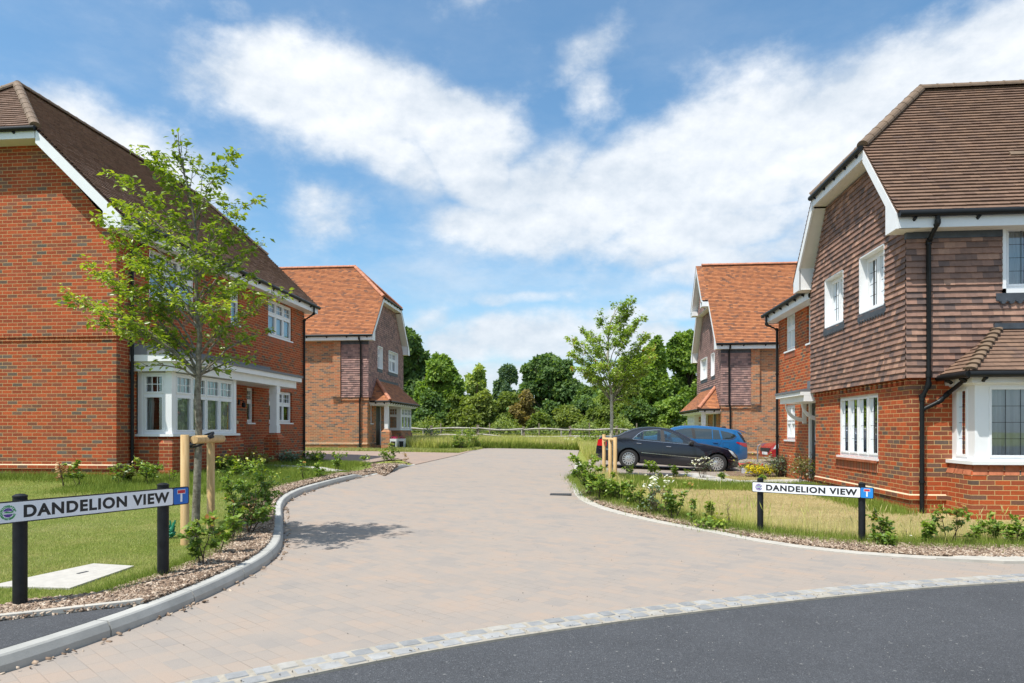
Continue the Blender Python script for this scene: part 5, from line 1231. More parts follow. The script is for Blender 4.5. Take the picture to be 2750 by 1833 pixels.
# ================================================================ foliage builders
def leaf_quads(C, D, Nn, Ln, Wd, cup=.15, fold=True):
    """pointed leaves: C base points, D directions, Nn normals, Ln lengths"""
    D = D/np.linalg.norm(D, axis=1, keepdims=True); S = np.cross(D, Nn); S /= np.linalg.norm(S, axis=1, keepdims=True)+1e-9; Nn = np.cross(S, D)
    n = len(C); L = Ln[:, None]; W = Wd[:, None]
    P0 = C; P1 = C+D*L*.45+S*W*.5+Nn*L*cup*.5; P2 = C+D*L-Nn*L*cup; P3 = C+D*L*.45-S*W*.5+Nn*L*cup*.5
    Vv = np.stack([P0, P1, P2, P3], 1).reshape(-1, 3)
    # fold along the midrib: two triangles 0-1-2 / 0-2-3
    i = np.arange(n)[:, None]*4; F = np.concatenate([i+np.array([[0, 1, 2]]), i+np.array([[0, 2, 3]])], 1).reshape(-1, 3)
    return Vv, F
def unit(v): return v/(np.linalg.norm(v, axis=-1, keepdims=True)+1e-9)
def young_tree(name, label, base, tips, trunk, leafmat, barkmat, nleaf, leafL, seed, twig_n=9, group=None, extra=()):
    """trunk: list of (dx,dy,z,r); tips: primary branches (z0, tipx, tipy, tipz); all relative to the base"""
    R = np.random.default_rng(seed); root = empty(name, base, label, 'tree', group)
    tr = MB(); tp = [Vector((a, b, c)) for a, b, c, _ in trunk]; tr.tube(tp, [t[3] for t in trunk], 10); tr.build('trunk', barkmat, root, smooth=True)
    def trunk_at(z):
        for i in range(len(trunk)-1):
            if trunk[i][2] <= z <= trunk[i+1][2]:
                t = (z-trunk[i][2])/(trunk[i+1][2]-trunk[i][2]); return np.array(trunk[i][:3])*(1-t)+np.array(trunk[i+1][:3])*t, trunk[i][3]*(1-t)+trunk[i+1][3]*t
        return np.array(trunk[-1][:3]), trunk[-1][3]
    br = MB(); spots = []
    def branch(p, q, r0, lvl, bend=-.13):
        p = np.array(p, float); q = np.array(q, float); L = np.linalg.norm(q-p); n = max(4, int(L/.09)); pts = []
        up = np.array([0, 0, 1.0]); side = R.normal(0, 1, 3)*.04*L
        for i in range(n+1):
            t = i/n; c = p*(1-t)+q*t - up*bend*L*math.sin(math.pi*t)*(1 if lvl < 2 else .3) + side*math.sin(2*math.pi*t)*.5 + R.normal(0, .006, 3)
            pts.append(c)
        br.tube([Vector(c) for c in pts], [r0*(1-.85*i/n) for i in range(n+1)], 5, caps=False)
        dirv = unit(q-p)
        if lvl < 2:
            m = int(L/(.115 if lvl == 0 else .13))
            for k in range(m):
                t = .22+.76*(k+R.random()*.7)/max(1, m); i = min(n, int(t*n)); c = pts[i]
                sd = unit(np.cross(dirv, up)+R.normal(0, .15, 3))*(1 if (k % 2) else -1)
                d2 = unit(dirv*.75+sd*R.uniform(.5, 1.0)+up*R.uniform(-.15, .5)); ln = L*(1-t*.65)*R.uniform(.22, .42) if lvl == 0 else L*R.uniform(.25, .5)
                ln = max(.10, min(ln, .75)); branch(c, c+d2*ln, r0*.45, lvl+1, .05)
            spots.append((pts[int(n*.55):], dirv, .6))
        else: spots.append((pts[1:], dirv, 1.0))
    for (z0, tx, ty, tz) in tips:
        c, r = trunk_at(z0); branch(c, (tx, ty, tz), max(.006, r*.42), 0)
    c, r = trunk_at(trunk[-1][2]); 
    for (a, b) in extra: branch(a, b, .008, 1)
    br.build('branch', BARK, root, smooth=True)
    # leaves in flat sprays along the twigs
    C, D = [], []
    w = np.array([len(s[0])*s[2] for s in spots], float); w /= w.sum(); pick = R.choice(len(spots), nleaf, p=w)
    for s in pick:
        pts, dv, _ = spots[s]; k = R.random()*(len(pts)-1); i = int(k); p = pts[i]*(1-(k-i))+pts[min(i+1, len(pts)-1)]*(k-i)
        sgn = 1 if R.random() < .5 else -1; sd = unit(np.cross(dv, [0, 0, 1])+1e-6)*sgn
        C.append(p+R.normal(0, leafL*.35, 3)); D.append(dv*R.uniform(.2, .9)+sd*R.uniform(.3, 1)+np.array([0, 0, R.uniform(-.75, .15)])+R.normal(0, .18, 3))
    C, D = np.array(C), unit(np.array(D)); Nn = unit(np.array([0, 0, 1.0])+R.normal(0, .42, (nleaf, 3)))
    Ln = leafL*R.uniform(.6, 1.25, nleaf); Vv, F = leaf_quads(C, D, Nn, Ln, Ln*.52, .12)
    # leaf tone gets brighter with distance from the trunk
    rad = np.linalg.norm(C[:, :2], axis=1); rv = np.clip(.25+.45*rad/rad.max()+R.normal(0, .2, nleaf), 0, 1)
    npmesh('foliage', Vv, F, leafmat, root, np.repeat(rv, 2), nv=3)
    return root
# left tree
TB = at(524, 1447, gl)
def rel(nx, ny, dd=0):
    dep = TB.y*CY-TB.x*SY+dd; p = ray(nx, ny, dep); return (p.x-TB.x, p.y-TB.y, p.z-TB.z)
tk = [(0, 0, -.15, .052), (0, 0, .05, .048)]
for nx, ny, r in ((527, 1360, .045), (531, 1250, .042), (534, 1170, .04), (530, 1060, .037), (534, 1000, .034), (533, 950, .031), (537, 905, .027), (530, 850, .024), (527, 780, .021), (529, 700, .018), (524, 600, .014), (505, 500, .010), (482, 420, .007), (478, 350, .004)):
    a = rel(nx, ny); tk.append((a[0], a[1], a[2], r))
TP = []
for (n0x, n0y, tx, ty, dd) in [(532,1015,370,985,-.3),(532,1015,420,900,.5),(532,1010,640,960,-.2),(533,1005,700,975,.5),(534,900,250,870,-.4),(534,905,165,812,-.2),(533,880,330,900,.7),(535,930,300,760,.2),(536,900,640,870,-.4),(536,890,720,900,.6),(533,860,760,790,-.1),
    (530,850,235,745,.3),(529,820,300,690,-.5),(528,800,270,640,0),(527,780,350,720,.7),(529,830,650,760,-.6),(528,800,690,745,.5),(527,760,255,580,-.2),(527,740,330,560,.5),(527,740,660,700,-.1),(526,720,715,655,.2),(526,700,300,478,-.1),
    (526,690,380,520,-.6),(526,680,640,560,.1),(525,660,705,545,-.2),(525,650,420,430,.3),(524,640,590,520,.6),(523,620,380,420,0),(522,600,560,440,-.3),(520,600,640,400,.2),(518,560,440,450,-.2),(510,520,520,430,.3),(500,480,460,400,-.1),(495,460,500,390,.1),(488,445,470,365,0),(484,425,492,360,.1),(500,490,430,420,.2),(512,540,470,470,-.3),(520,600,600,470,.1),(524,650,680,620,.3),(528,760,600,600,-.3),(531,830,400,700,-.3),(530,860,380,830,.3),(527,740,400,640,.3),(526,700,480,560,-.5),(528,780,600,760,.3),(532,880,600,900,.1),(533,900,440,900,.1),(528,790,520,700,-.8),(528,790,560,720,.9),(527,740,470,640,-.8),(531,870,450,800,-.9),(532,920,580,820,-.9),(530,860,470,840,.9)]:
    n0y = max(n0y, min(1010, ty+.85*abs(tx-n0x))); z0 = rel(n0x, n0y)[2]; TP.append((z0,)+rel(tx, ty, dd))
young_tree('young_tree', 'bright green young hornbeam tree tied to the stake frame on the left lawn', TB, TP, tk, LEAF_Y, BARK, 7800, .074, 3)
# right tree
TB = at(1641, 1282)
tk = [(0, 0, -.15, .06), (0, 0, .05, .055)]
for nx, ny, r in ((1641, 1200, .05), (1643, 1120, .046), (1642, 1060, .04), (1636, 1010, .034), (1632, 960, .03), (1634, 900, .024), (1640, 860, .018), (1655, 830, .012), (1668, 810, .006)):
    a = rel(nx, ny); tk.append((a[0], a[1], a[2], r))
TP = []
for (n0x, n0y, tx, ty, dd) in [(1642,1070,1545,990,-.4),(1642,1075,1720,1055,-.3),(1640,1060,1700,1090,.6),(1640,1040,1530,955,.3),(1638,1030,1740,1000,.2),(1636,1010,1760,960,-.5),(1636,1000,1600,950,1.0),(1634,990,1535,915,-.3),(1634,980,1755,935,.6),(1633,970,1590,900,-.9),(1633,960,1745,905,-.2),(1632,950,1560,890,.5),
    (1633,930,1700,880,.8),(1633,930,1640,880,-1.0),(1634,910,1600,850,0),(1635,900,1725,860,-.3),(1637,880,1610,835,-.2),(1640,870,1705,835,.2),(1645,850,1712,805,0),(1650,840,1650,815,.3),(1655,830,1690,805,-.2),(1641,1050,1580,1010,.9),(1641,1060,1660,1000,-1.0),(1636,1000,1690,960,1.2),(1637,1020,1600,980,-1.1)]:
    n0y = max(n0y, min(1080, ty+1.3*abs(tx-n0x)+20)); z0 = rel(n0x, n0y)[2]; TP.append((z0,)+rel(tx, ty, dd))
young_tree('young_tree', 'pale leafed young tree with grey trunk and a few red leaves at the right stakes', TB, TP, tk, LEAF_Y2, BARKL, 14000, .085, 5)

# ---------------------------------------------------------------- stake frames
RUBBER = simple('rubber_tie', (.012, .012, .014), .6)
def post(mb, x, y, z0, z1, r, top=.01, bevel=.006): mb.lathe((x, y, 0), [(r*1.0, z0), (r, z1-bevel), (r*.9, z1), (0, z1)], 16)
pA = at(496.5, 1462, gl); pB = ray(566, 1300, 8.35); zA = float(gl(pA.x, pA.y))
st = empty('tree_stake', (pA.x, pA.y, zA), 'low pale wood stake frame with rounded crossbar around the left tree trunk', 'tree stake', 'tree stakes')
zB = float(gl(pB.x, pB.y)); dl = Vector((pB.x-pA.x, pB.y-pA.y, 0)); dn = dl.normalized()
for (px, py, zg, zt2) in ((0, 0, 0, 1.34+CAM_H-CAM_H-zA), (dl.x, dl.y, zB-zA, 1.24-zA)):
    m = MB(); post(m, px, py, zg-.2, zt2, .046); m.build('post', STAKE, st, smooth=True)
nrm = Vector((dn.y, -dn.x, 0)); m = MB(); c0 = nrm*.088+Vector((0, 0, 1.285-zA))+dn*.03*1; c1 = dl+nrm*.088+Vector((0, 0, 1.285-zA))+dn*.14
m.tube([c0-dn*.0, c0+dn*.01, c1-dn*.02, c1-dn*.004, c1], [.044, .046, .046, .040, .028], 16); m.build('crossbar', STAKE, st, smooth=True)
tb = at(524, 1447, gl); m = MB(); tc = Vector((tb.x-pA.x, tb.y-pA.y, 1.285-zA)); pp = []
for i in range(25):
    a = 2*math.pi*i/24; e = dn*math.cos(a)*.125+nrm*math.sin(a)*.14+Vector((0, 0, .075*math.sin(a*1.0+.6))); pp.append(tc+nrm*.05+dn*.03+e)
m.tube(pp, .015, 6, caps=False); m.tube([p+Vector((0, 0, -.035+.01*math.sin(i)))+dn*.01 for i, p in enumerate(pp)], .011, 6, caps=False); m.build('rubber_tie', RUBBER, st, smooth=True)
# right: three stakes and a bar
q = [at(1622, 1268), at(1638.5, 1292), at(1651.5, 1295)]; q[0] = Vector((*ray(1622, 1200, 18.6).xy, 0)); q[1] = Vector((*ray(1638.5, 1200, 17.6).xy, 0)); q[2] = Vector((*ray(1652, 1200, 17.0).xy, 0))
zg = g(q[1].x, q[1].y); st = empty('tree_stake', (q[1].x, q[1].y, zg), 'three thin wooden stakes with a short bar holding the right-hand tree', 'tree stake', 'tree stakes')
for p_, nt_ in zip(q, (1166, 1177, 1174)):
    dep = p_.y*CY-p_.x*SY; ztp = CAM_H-(nt_-HY)*dep/F_N; m = MB(); post(m, p_.x-q[1].x, p_.y-q[1].y, -.2, ztp-zg, .047); m.build('post', STAKE, st, smooth=True)
p4 = ray(1641, 1200, 19.2); m = MB(); post(m, p4.x-q[1].x, p4.y-q[1].y, -.2, 1.28-zg, .045); m.build('post', STAKE, st, smooth=True)
m = MB(); a = Vector((q[0].x-q[1].x, q[0].y-q[1].y-.08, 1.14-zg)); b = Vector((q[2].x-q[1].x, q[2].y-q[1].y+.06, 1.14-zg)); m.tube([a, b], .045, 14); m.build('crossbar', STAKE, st, smooth=True)
m = MB(); tb = at(1641, 1282); tc = Vector((tb.x-q[1].x, tb.y-q[1].y, 1.15-zg)); pm = (a+b)/2; pp = []
for i in range(25): t = 2*math.pi*i/24; pp.append(tc.lerp(pm, .5)+(pm-tc)*.62*math.cos(t)+Vector((.09*math.sin(t), 0, .03*math.sin(t))))
m.tube(pp, .012, 6, caps=False); m.build('rubber_tie', RUBBER, st, smooth=True)

# ================================================================ hedge whips and shrubs
def shrub(name, label, pos, h, w, nst, nleaf, leafL, mat, seed, zf=g, cat='shrub', group=None, lean=(0, 0), bare=.25, stemmat=None, flowers=None, dead=0):
    R = np.random.default_rng(seed); z = float(zf(pos[0], pos[1])); root = empty(name, (pos[0], pos[1], z), label, cat, group)
    st = MB(); spots = []
    def grow(p, d, L, r, lvl):
        n = 5; pts = [np.array(p)]; d = unit(np.array(d))
        for i in range(n): d = unit(d+R.normal(0, .16, 3)+np.array([0, 0, .05])); pts.append(pts[-1]+d*L/n)
        st.tube([Vector(a) for a in pts], [r*(1-.75*i/n) for i in range(n+1)], 5, caps=False)
        if lvl < 2:
            for k in range(3 if lvl else 5):
                t = R.uniform(bare if lvl == 0 else .15, .95); i = min(n-1, int(t*n)); c = pts[i]*(1-(t*n-i))+pts[i+1]*(t*n-i)
                a = R.uniform(0, 2*math.pi); out = np.array([math.cos(a), math.sin(a), R.uniform(.1, .7)]); grow(c, out, L*R.uniform(.22, .42)*(1.15-t*.5)*(w/h*1.6), r*.5, lvl+1)
            spots.append((pts[2:], lvl))
        else: spots.append((pts, lvl))
    for s in range(nst):
        a = R.uniform(0, 2*math.pi); o = w*.16 if nst > 1 else 0; b = np.array([math.cos(a)*o*R.random(), math.sin(a)*o*R.random(), -.03])
        grow(b, (math.cos(a)*.22*(w/h)+lean[0], math.sin(a)*.22*(w/h)+lean[1], 1), h*R.uniform(.72, 1.0), .004+.006*h, 0)
    st.build('stem', stemmat or BARKD, root, smooth=False, fix=False)
    if nleaf:
        wt = np.array([len(s[0])*(1.6 if s[1] == 2 else .8) for s in spots], float); wt /= wt.sum(); pick = R.choice(len(spots), nleaf, p=wt); C = []
        for s in pick:
            pts = spots[s][0]; k = R.random()*(len(pts)-1); i = int(k); C.append(pts[i]*(1-(k-i))+pts[min(i+1, len(pts)-1)]*(k-i))
        C = np.array(C)+R.normal(0, .012, (nleaf, 3)); C[:, 2] = np.maximum(C[:, 2], .02)
        D = unit(R.normal(0, 1, (nleaf, 3))*[1, 1, .5]+[0, 0, .1]); Nn = unit(np.array([0, 0, 1.0])+R.normal(0, .55, (nleaf, 3))); Ln = leafL*R.uniform(.55, 1.2, nleaf)
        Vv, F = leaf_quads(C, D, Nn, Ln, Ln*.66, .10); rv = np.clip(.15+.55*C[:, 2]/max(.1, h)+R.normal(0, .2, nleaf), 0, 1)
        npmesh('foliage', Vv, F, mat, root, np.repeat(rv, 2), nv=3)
    if dead:
        C = R.normal(0, 1, (dead, 3))*[w*.18, w*.18, h*.12]+[0, 0, h*.45]; D = unit(R.normal(0, 1, (dead, 3))+[0, 0, -.6]); Nn = unit(R.normal(0, 1, (dead, 3))); Ln = leafL*R.uniform(.6, 1.2, dead); Vv, F = leaf_quads(C, D, Nn, Ln, Ln*.5, .2)
        npmesh('dead_foliage', Vv, F, LEAF_D, root, np.repeat(R.random(dead), 2), nv=3)
    if flowers:
        n, fmat, fs, fl = flowers; fm = MB()
        for i in range(n):
            a = R.uniform(0, 2*math.pi); rr = w*.45*math.sqrt(R.random()); c = np.array([rr*math.cos(a), rr*math.sin(a), h*R.uniform(*fl)])
            for k in range(3):
                d = R.normal(0, fs*.35, 3); e1 = unit(np.array([1, 0, R.normal(0, .4)]))*fs*.5; e2 = unit(np.array([0, 1, R.normal(0, .4)]))*fs*.5
                fm.poly([tuple(c+d+e1*math.cos(t)+e2*math.sin(t)) for t in [j*math.pi/3 for j in range(6)]], R.random())
        fm.build('flower', fmat, root, fix=False)['kind'] = 'stuff'
    return root
WHITEF = leaf_mat('white_petal', [(0, (.6, .6, .52)), (1, (.85, .85, .8))], .3, .6, .2); YELF = leaf_mat('yellow_petal', [(0, (.55, .45, .02)), (1, (.85, .72, .03))], .3, .6, .2); PINKF = leaf_mat('pink_petal', [(0, (.35, .01, .10)), (1, (.6, .03, .2))], .3, .6, .2)
LEAF_G = leaf_mat('blue_green_leaf', [(0, (0.084, 0.140, 0.084)), (1, (0.224, 0.308, 0.210))], .25, .5); LEAF_R = leaf_mat('bronze_leaf', [(0, (0.098, 0.126, 0.028)), (.5, (0.196, 0.238, 0.042)), (.8, (0.308, 0.168, 0.056)), (1, (0.350, 0.098, 0.042))], .3, .35)
def px_h(p, nb, nt):   # plant height from image rows
    d = p[1]*CY-p[0]*SY; return (nb-nt)*d/F_N
LG, RG2 = 'hedge whips along the left kerb', 'hedge whips along the right bark bed'
left_list = [  # nx, ny, ntop, width px, stems, leaves, kind, label
 (551, 1520, 1360, 95, 3, 420, LEAF_B, 'leafy hedge whip nearest the big left sign, beside the kerb'),
 (580, 1492, 1350, 60, 2, 260, LEAF_H, 'hedge whip with broad dark leaves, second from the left sign'),
 (624, 1462, 1322, 60, 3, 330, LEAF_B, 'upright hedge whip with yellow lower leaves between the stakes and kerb bend'),
 (666, 1434, 1285, 110, 4, 700, LEAF_B, 'bushy hedge plant with dry brown leaves at the kerb bend'),
 (700, 1400, 1240, 130, 5, 1100, LEAF_H, 'largest bright green hedge bush at the left kerb bend'),
 (640, 1375, 1250, 90, 4, 500, LEAF_H, 'feathery green bush behind the right stake of the left tree'),
 (816, 1289, 1225, 40, 2, 60, LEAF_B, 'thin sparse whip on bark left of the dropped kerb'),
 (848, 1284, 1214, 44, 2, 180, LEAF_H, 'slim whip with leafy top before the garden path'),
 (862, 1287, 1245, 26, 1, 60, LEAF_B, 'short dark whip beside the slim whip before the garden path'),
 (908, 1268, 1190, 50, 3, 330, LEAF_H, 'dense dark green whip just before the garden path'),
 (982, 1258, 1206, 34, 2, 120, LEAF_H, 'small whip on the lawn corner past the garden path'),
 (1035, 1243, 1208, 44, 3, 240, LEAF_H, 'low leafy whip near the end of the left kerb'),
 (1060, 1240, 1182, 44, 3, 320, LEAF_B, 'tallest whip at the far end of the left kerb'),
 (1088, 1241, 1210, 20, 1, 40, LEAF_D, 'reddish bare whip at the tip of the left kerb'),
]
for i, (nx, ny, nt_, wp, nst, nl, mt, lab) in enumerate(left_list):
    p = at(nx, ny, gl if ny > 1236 else g); d = p.y*CY-p.x*SY; h = (ny-nt_)*d/F_N; w = wp*d/F_N
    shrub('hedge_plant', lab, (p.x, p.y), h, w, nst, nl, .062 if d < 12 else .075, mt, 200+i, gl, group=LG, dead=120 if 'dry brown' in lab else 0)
row2 = [(174, 1305, 1222, 40, 2, 90, LEAF_D, 'dried brown sapling against the left gable wall'),
 (209, 1305, 1217, 50, 3, 200, LEAF_H, 'green sapling right of the dried one at the left gable wall'),
 (314, 1301, 1230, 60, 2, 190, LEAF_H, 'spreading sapling by the downpipe of the left house'),
 (358, 1299, 1245, 56, 3, 260, LEAF_R, 'bronze leafed shrub at the left house corner by the bay'),
 (398, 1301, 1230, 80, 4, 480, LEAF_H, 'bushy bright shrub in front of the bay wall'),
 (460, 1300, 1240, 30, 2, 40, LEAF_B, 'thin twiggy sapling left of the left stake frame'),
 (603, 1302, 1255, 30, 2, 40, LEAF_B, 'thin sapling with a pale flower head right of the stake frame')]
for i, (nx, ny, nt_, wp, nst, nl, mt, lab) in enumerate(row2):
    p = at(nx, ny, gl); d = p.y*CY-p.x*SY; h = (ny-nt_)*d/F_N; w = wp*d/F_N
    shrub('sapling', lab, (p.x, p.y), h, w, nst, nl, .07, mt, 240+i, gl, group='saplings along the left house wall')
bay = [(600, 1268, 1222, 70, 5, 480, LEAF_H, 'light green shrub left under the bay window'), (650, 1262, 1218, 70, 5, 520, LEAF_R, 'coppery shrub in the middle of the bay bed'), (700, 1256, 1214, 70, 6, 620, LEAF_R, 'dark glossy coppery shrub beside the porch pier'), (655, 1280, 1245, 90, 6, 600, LEAF_H, 'low bright shrub in front of the coppery shrubs'),
       (775, 1246, 1218, 70, 6, 420, LEAF_G, 'dark low shrub right of the porch pier'), (840, 1244, 1214, 60, 5, 380, LEAF_H, 'light green shrub at the far corner of the left house')]
for i, (nx, ny, nt_, wp, nst, nl, mt, lab) in enumerate(bay):
    p = at(nx, ny, gl); d = p.y*CY-p.x*SY; h = (ny-nt_)*d/F_N; w = wp*d/F_N
    shrub('garden_shrub', lab, (p.x, p.y), h, w, nst, nl, .085, mt, 260+i, gl, group='shrubs in the bed under the bay', bare=.05)
right_list = [
 (1588, 1335, 1212, 95, 7, 1300, LEAF_H, 'tall feathery bush at the road edge left of the right stakes'),
 (1612, 1345, 1262, 70, 5, 600, LEAF_H, 'round green bush in front of the right stakes'),
 (1660, 1350, 1282, 80, 5, 800, LEAF_H, 'broad bright bush below the right stakes'),
 (1700, 1362, 1290, 50, 3, 260, LEAF_B, 'leafy whip between the broad bush and the white flowers'),
 (1727, 1380, 1290, 36, 2, 120, LEAF_B, 'slender whip with bare lower stem left of the white flowers'),
 (1745, 1378, 1310, 40, 2, 150, LEAF_H, 'whip with drooping leaves just left of the tall whip'),
 (1809, 1397, 1278, 62, 4, 620, LEAF_B, 'tall dense whip in the middle of the right bed'),
 (1858, 1408, 1312, 36, 1, 90, LEAF_B, 'whip with a few large dark leaves left of the small sign'),
 (1907, 1400, 1334, 40, 2, 150, LEAF_H, 'leaning whip nearest the small sign on its left'),
 (1915, 1422, 1396, 70, 5, 260, LEAF_H, 'low creeping plant on bark left of the small sign'),
 (1964, 1419, 1338, 40, 2, 0, LEAF_B, 'bare twiggy whip left of the small sign'),
 (2378, 1466, 1366, 55, 3, 300, LEAF_B, 'hedge whip beside the right post of the small sign'),
 (2398, 1470, 1420, 50, 3, 180, LEAF_H, 'low dark plant at the foot of the whip by the small sign'),
 (2440, 1455, 1405, 36, 2, 0, LEAF_B, 'bare thin whip under the right house downpipe'),
 (2480, 1462, 1383, 50, 2, 200, LEAF_H, 'whip with bright top leaves right of the bare whip'),
 (2550, 1464, 1340, 95, 3, 260, LEAF_B, 'open spreading whip in front of the right bay corner'),
 (2621, 1458, 1378, 50, 2, 200, LEAF_H, 'whip with fanned top in front of the right bay'),
 (2664, 1455, 1372, 60, 2, 220, LEAF_B, 'slightly taller fanned whip in front of the right bay'),
 (2722, 1466, 1376, 60, 3, 300, LEAF_H, 'rightmost hedge whip at the picture edge'),
 (1490+10, 1218, 1186, 36, 3, 200, LEAF_H, 'small bush on the verge beyond the turning head'),
]
for i, (nx, ny, nt_, wp, nst, nl, mt, lab) in enumerate(right_list):
    p = at(nx, ny); d = p.y*CY-p.x*SY; h = (ny-nt_)*d/F_N; w = wp*d/F_N
    if 'turning head' in lab: continue
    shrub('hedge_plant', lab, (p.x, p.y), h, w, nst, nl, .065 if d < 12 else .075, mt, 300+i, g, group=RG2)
back = [(1688, 1282, 1240, 36, 2, 110, LEAF_H, 'small sapling right of the stakes in front of the dark car'), (1745, 1287, 1232, 44, 2, 230, LEAF_H, 'leafy sapling below the rear door of the dark car'), (1777, 1286, 1240, 20, 1, 20, LEAF_B, 'bare sapling below the front door of the dark car'),
        (1815, 1281, 1237, 46, 2, 180, LEAF_H, 'sapling below the front wing of the dark car'), (1842, 1286, 1244, 20, 1, 24, LEAF_B, 'thin sapling before the front wheel of the dark car'), (1941, 1287, 1262, 30, 2, 110, LEAF_B, 'sapling under the headlamp of the dark car'), (2046, 1290, 1262, 22, 1, 90, LEAF_H, 'small dark sapling above the left end of the small sign')]
for i, (nx, ny, nt_, wp, nst, nl, mt, lab) in enumerate(back):
    p = at(nx, ny); d = p.y*CY-p.x*SY; h = (ny-nt_)*d/F_N; w = wp*d/F_N
    shrub('sapling', lab, (p.x, p.y), h, w, nst, nl, .085, mt, 340+i, g, group='saplings between the right lawn and the drive')
def P_(nx, ny, zf=g): p = at(nx, ny, zf); return (p.x, p.y)
shrub('white_umbel', 'clump of white flowers on thin stalks in the right bark bed', P_(1768, 1385), .62, .5, 7, 160, .05, LEAF_G, 400, cat='flowers', flowers=(26, WHITEF, .045, (.75, 1.05)), group='white flower clumps')
shrub('white_umbel', 'white flower heads in front of the dark car front wheel', P_(1890, 1283), .55, .7, 7, 90, .05, LEAF_G, 401, cat='flowers', flowers=(26, WHITEF, .05, (.7, 1.05)), group='white flower clumps')
shrub('white_umbel', 'low white flowers by the dark car bumper', P_(1968, 1262), .32, .6, 6, 80, .05, LEAF_G, 402, cat='flowers', flowers=(26, WHITEF, .045, (.7, 1.05)), group='white flower clumps')
shrub('yellow_flowers', 'low mound of bright yellow flowers by the front path', P_(2042, 1280), .30, .95, 16, 520, .05, LEAF_Y, 403, cat='flowers', flowers=(300, YELF, .05, (.35, 1.0)), bare=0)
shrub('garden_grass', 'blue green grassy tuft at the corner of the wing', P_(2098, 1280), .62, .9, 30, 500, .07, LEAF_G, 404, cat='plant', bare=0)
shrub('garden_shrub', 'pale mixed shrub with small white flowers beside the front door', P_(2165, 1296), .75, 1.0, 9, 900, .05, LEAF_R, 405, cat='shrub', flowers=(50, WHITEF, .03, (.3, .9)), bare=0)
shrub('garden_shrub', 'round grey green cushion plant near the red trailer bars', P_(2003, 1268), .28, .7, 12, 500, .04, LEAF_G, 406, cat='shrub', bare=0)
p_ = ray(1196, 1228, 28.5)
shrub('garden_shrub', 'green bush on the corner of the far left lawn', P_(1236, 1208), .95, 1.1, 7, 620, .09, LEAF_H, 407, cat='shrub', bare=0, group='bushes on the far left lawn')
shrub('garden_shrub', 'fuller bush behind the one on the far left lawn corner', P_(1265, 1204), 1.15, 1.3, 8, 800, .09, LEAF_H, 408, cat='shrub', bare=0, group='bushes on the far left lawn')
shrub('garden_shrub', 'dark bush by the rail fence near the far left house', P_(1150, 1197), 1.0, 1.2, 7, 700, .09, LEAF_G, 409, cat='shrub', bare=0, group='bushes on the far left lawn')
shrub('garden_shrub', 'leafy bush behind the boot of the dark car', P_(1592, 1212), 1.0, 1.2, 7, 700, .09, LEAF_H, 410, cat='shrub', bare=0)
# ================================================================ cars
def paint(name, col, flake=.3):
    t = NT(name); n = t.noise(3, 3); c = t.mix(n, tuple(x*.92 for x in col), col)
    return t.set(c, .35, 0, .4, Coat_Weight=1.0, Coat_Roughness=.03)
def lens(name, col, em=0): return simple(name, col, .12, var=.05, spec=.8)
CARGLASS = None
def carglass():
    t = NT('car_glass'); return t.set((.022, .032, .032), .03, 0, 1.0, Coat_Weight=1.0, Coat_Roughness=.01)
CARGLASS = carglass(); TYRE = simple('tyre', (.022, .022, .023), .8, var=.2); ALLOY = simple('alloy', (.55, .56, .57), .35, metal=.7, var=.06); CHROME = simple('chrome', (.6, .6, .62), .18, metal=1.0, var=.03)
LENSR = lens('red_lens', (.45, .012, .015)); LENSC = lens('clear_lens', (.55, .58, .60)); DARKP = simple('dark_trim', (.02, .02, .022), .6); PLATEY = simple('plate_yellow', (.75, .60, .05), .5)
def clearglass():
    t = NT('clear_car_glass'); t.N.remove(t.b); fr = t.n('ShaderNodeFresnel'); fr.inputs[0].default_value = 1.5
    a = t.n('ShaderNodeBsdfGlossy'); a.inputs['Roughness'].default_value = .01; b = t.n('ShaderNodeBsdfTransparent'); b.inputs[0].default_value = (.62, .76, .70, 1)
    mx = t.n('ShaderNodeMixShader'); t.L.new(t.math('MINIMUM', t.math('MULTIPLY_ADD', fr.outputs[0], 1.6, .06), 1.0), mx.inputs[0]); t.L.new(b.outputs[0], mx.inputs[1]); t.L.new(a.outputs[0], mx.inputs[2]); t.L.new(mx.outputs[0], t.out.inputs[0]); return t.m
CLEARG = clearglass(); SEATM = simple('seat_fabric', (.05, .05, .055), .8)
def lerp_tab(T, x):
    if x <= T[0][0]: return T[0][1]
    for (a, p), (b, q) in zip(T[:-1], T[1:]):
        if x <= b: t = (x-a)/(b-a); t = t*t*(3-2*t)*.35+t*.65; return p+(q-p)*t
    return T[-1][1]
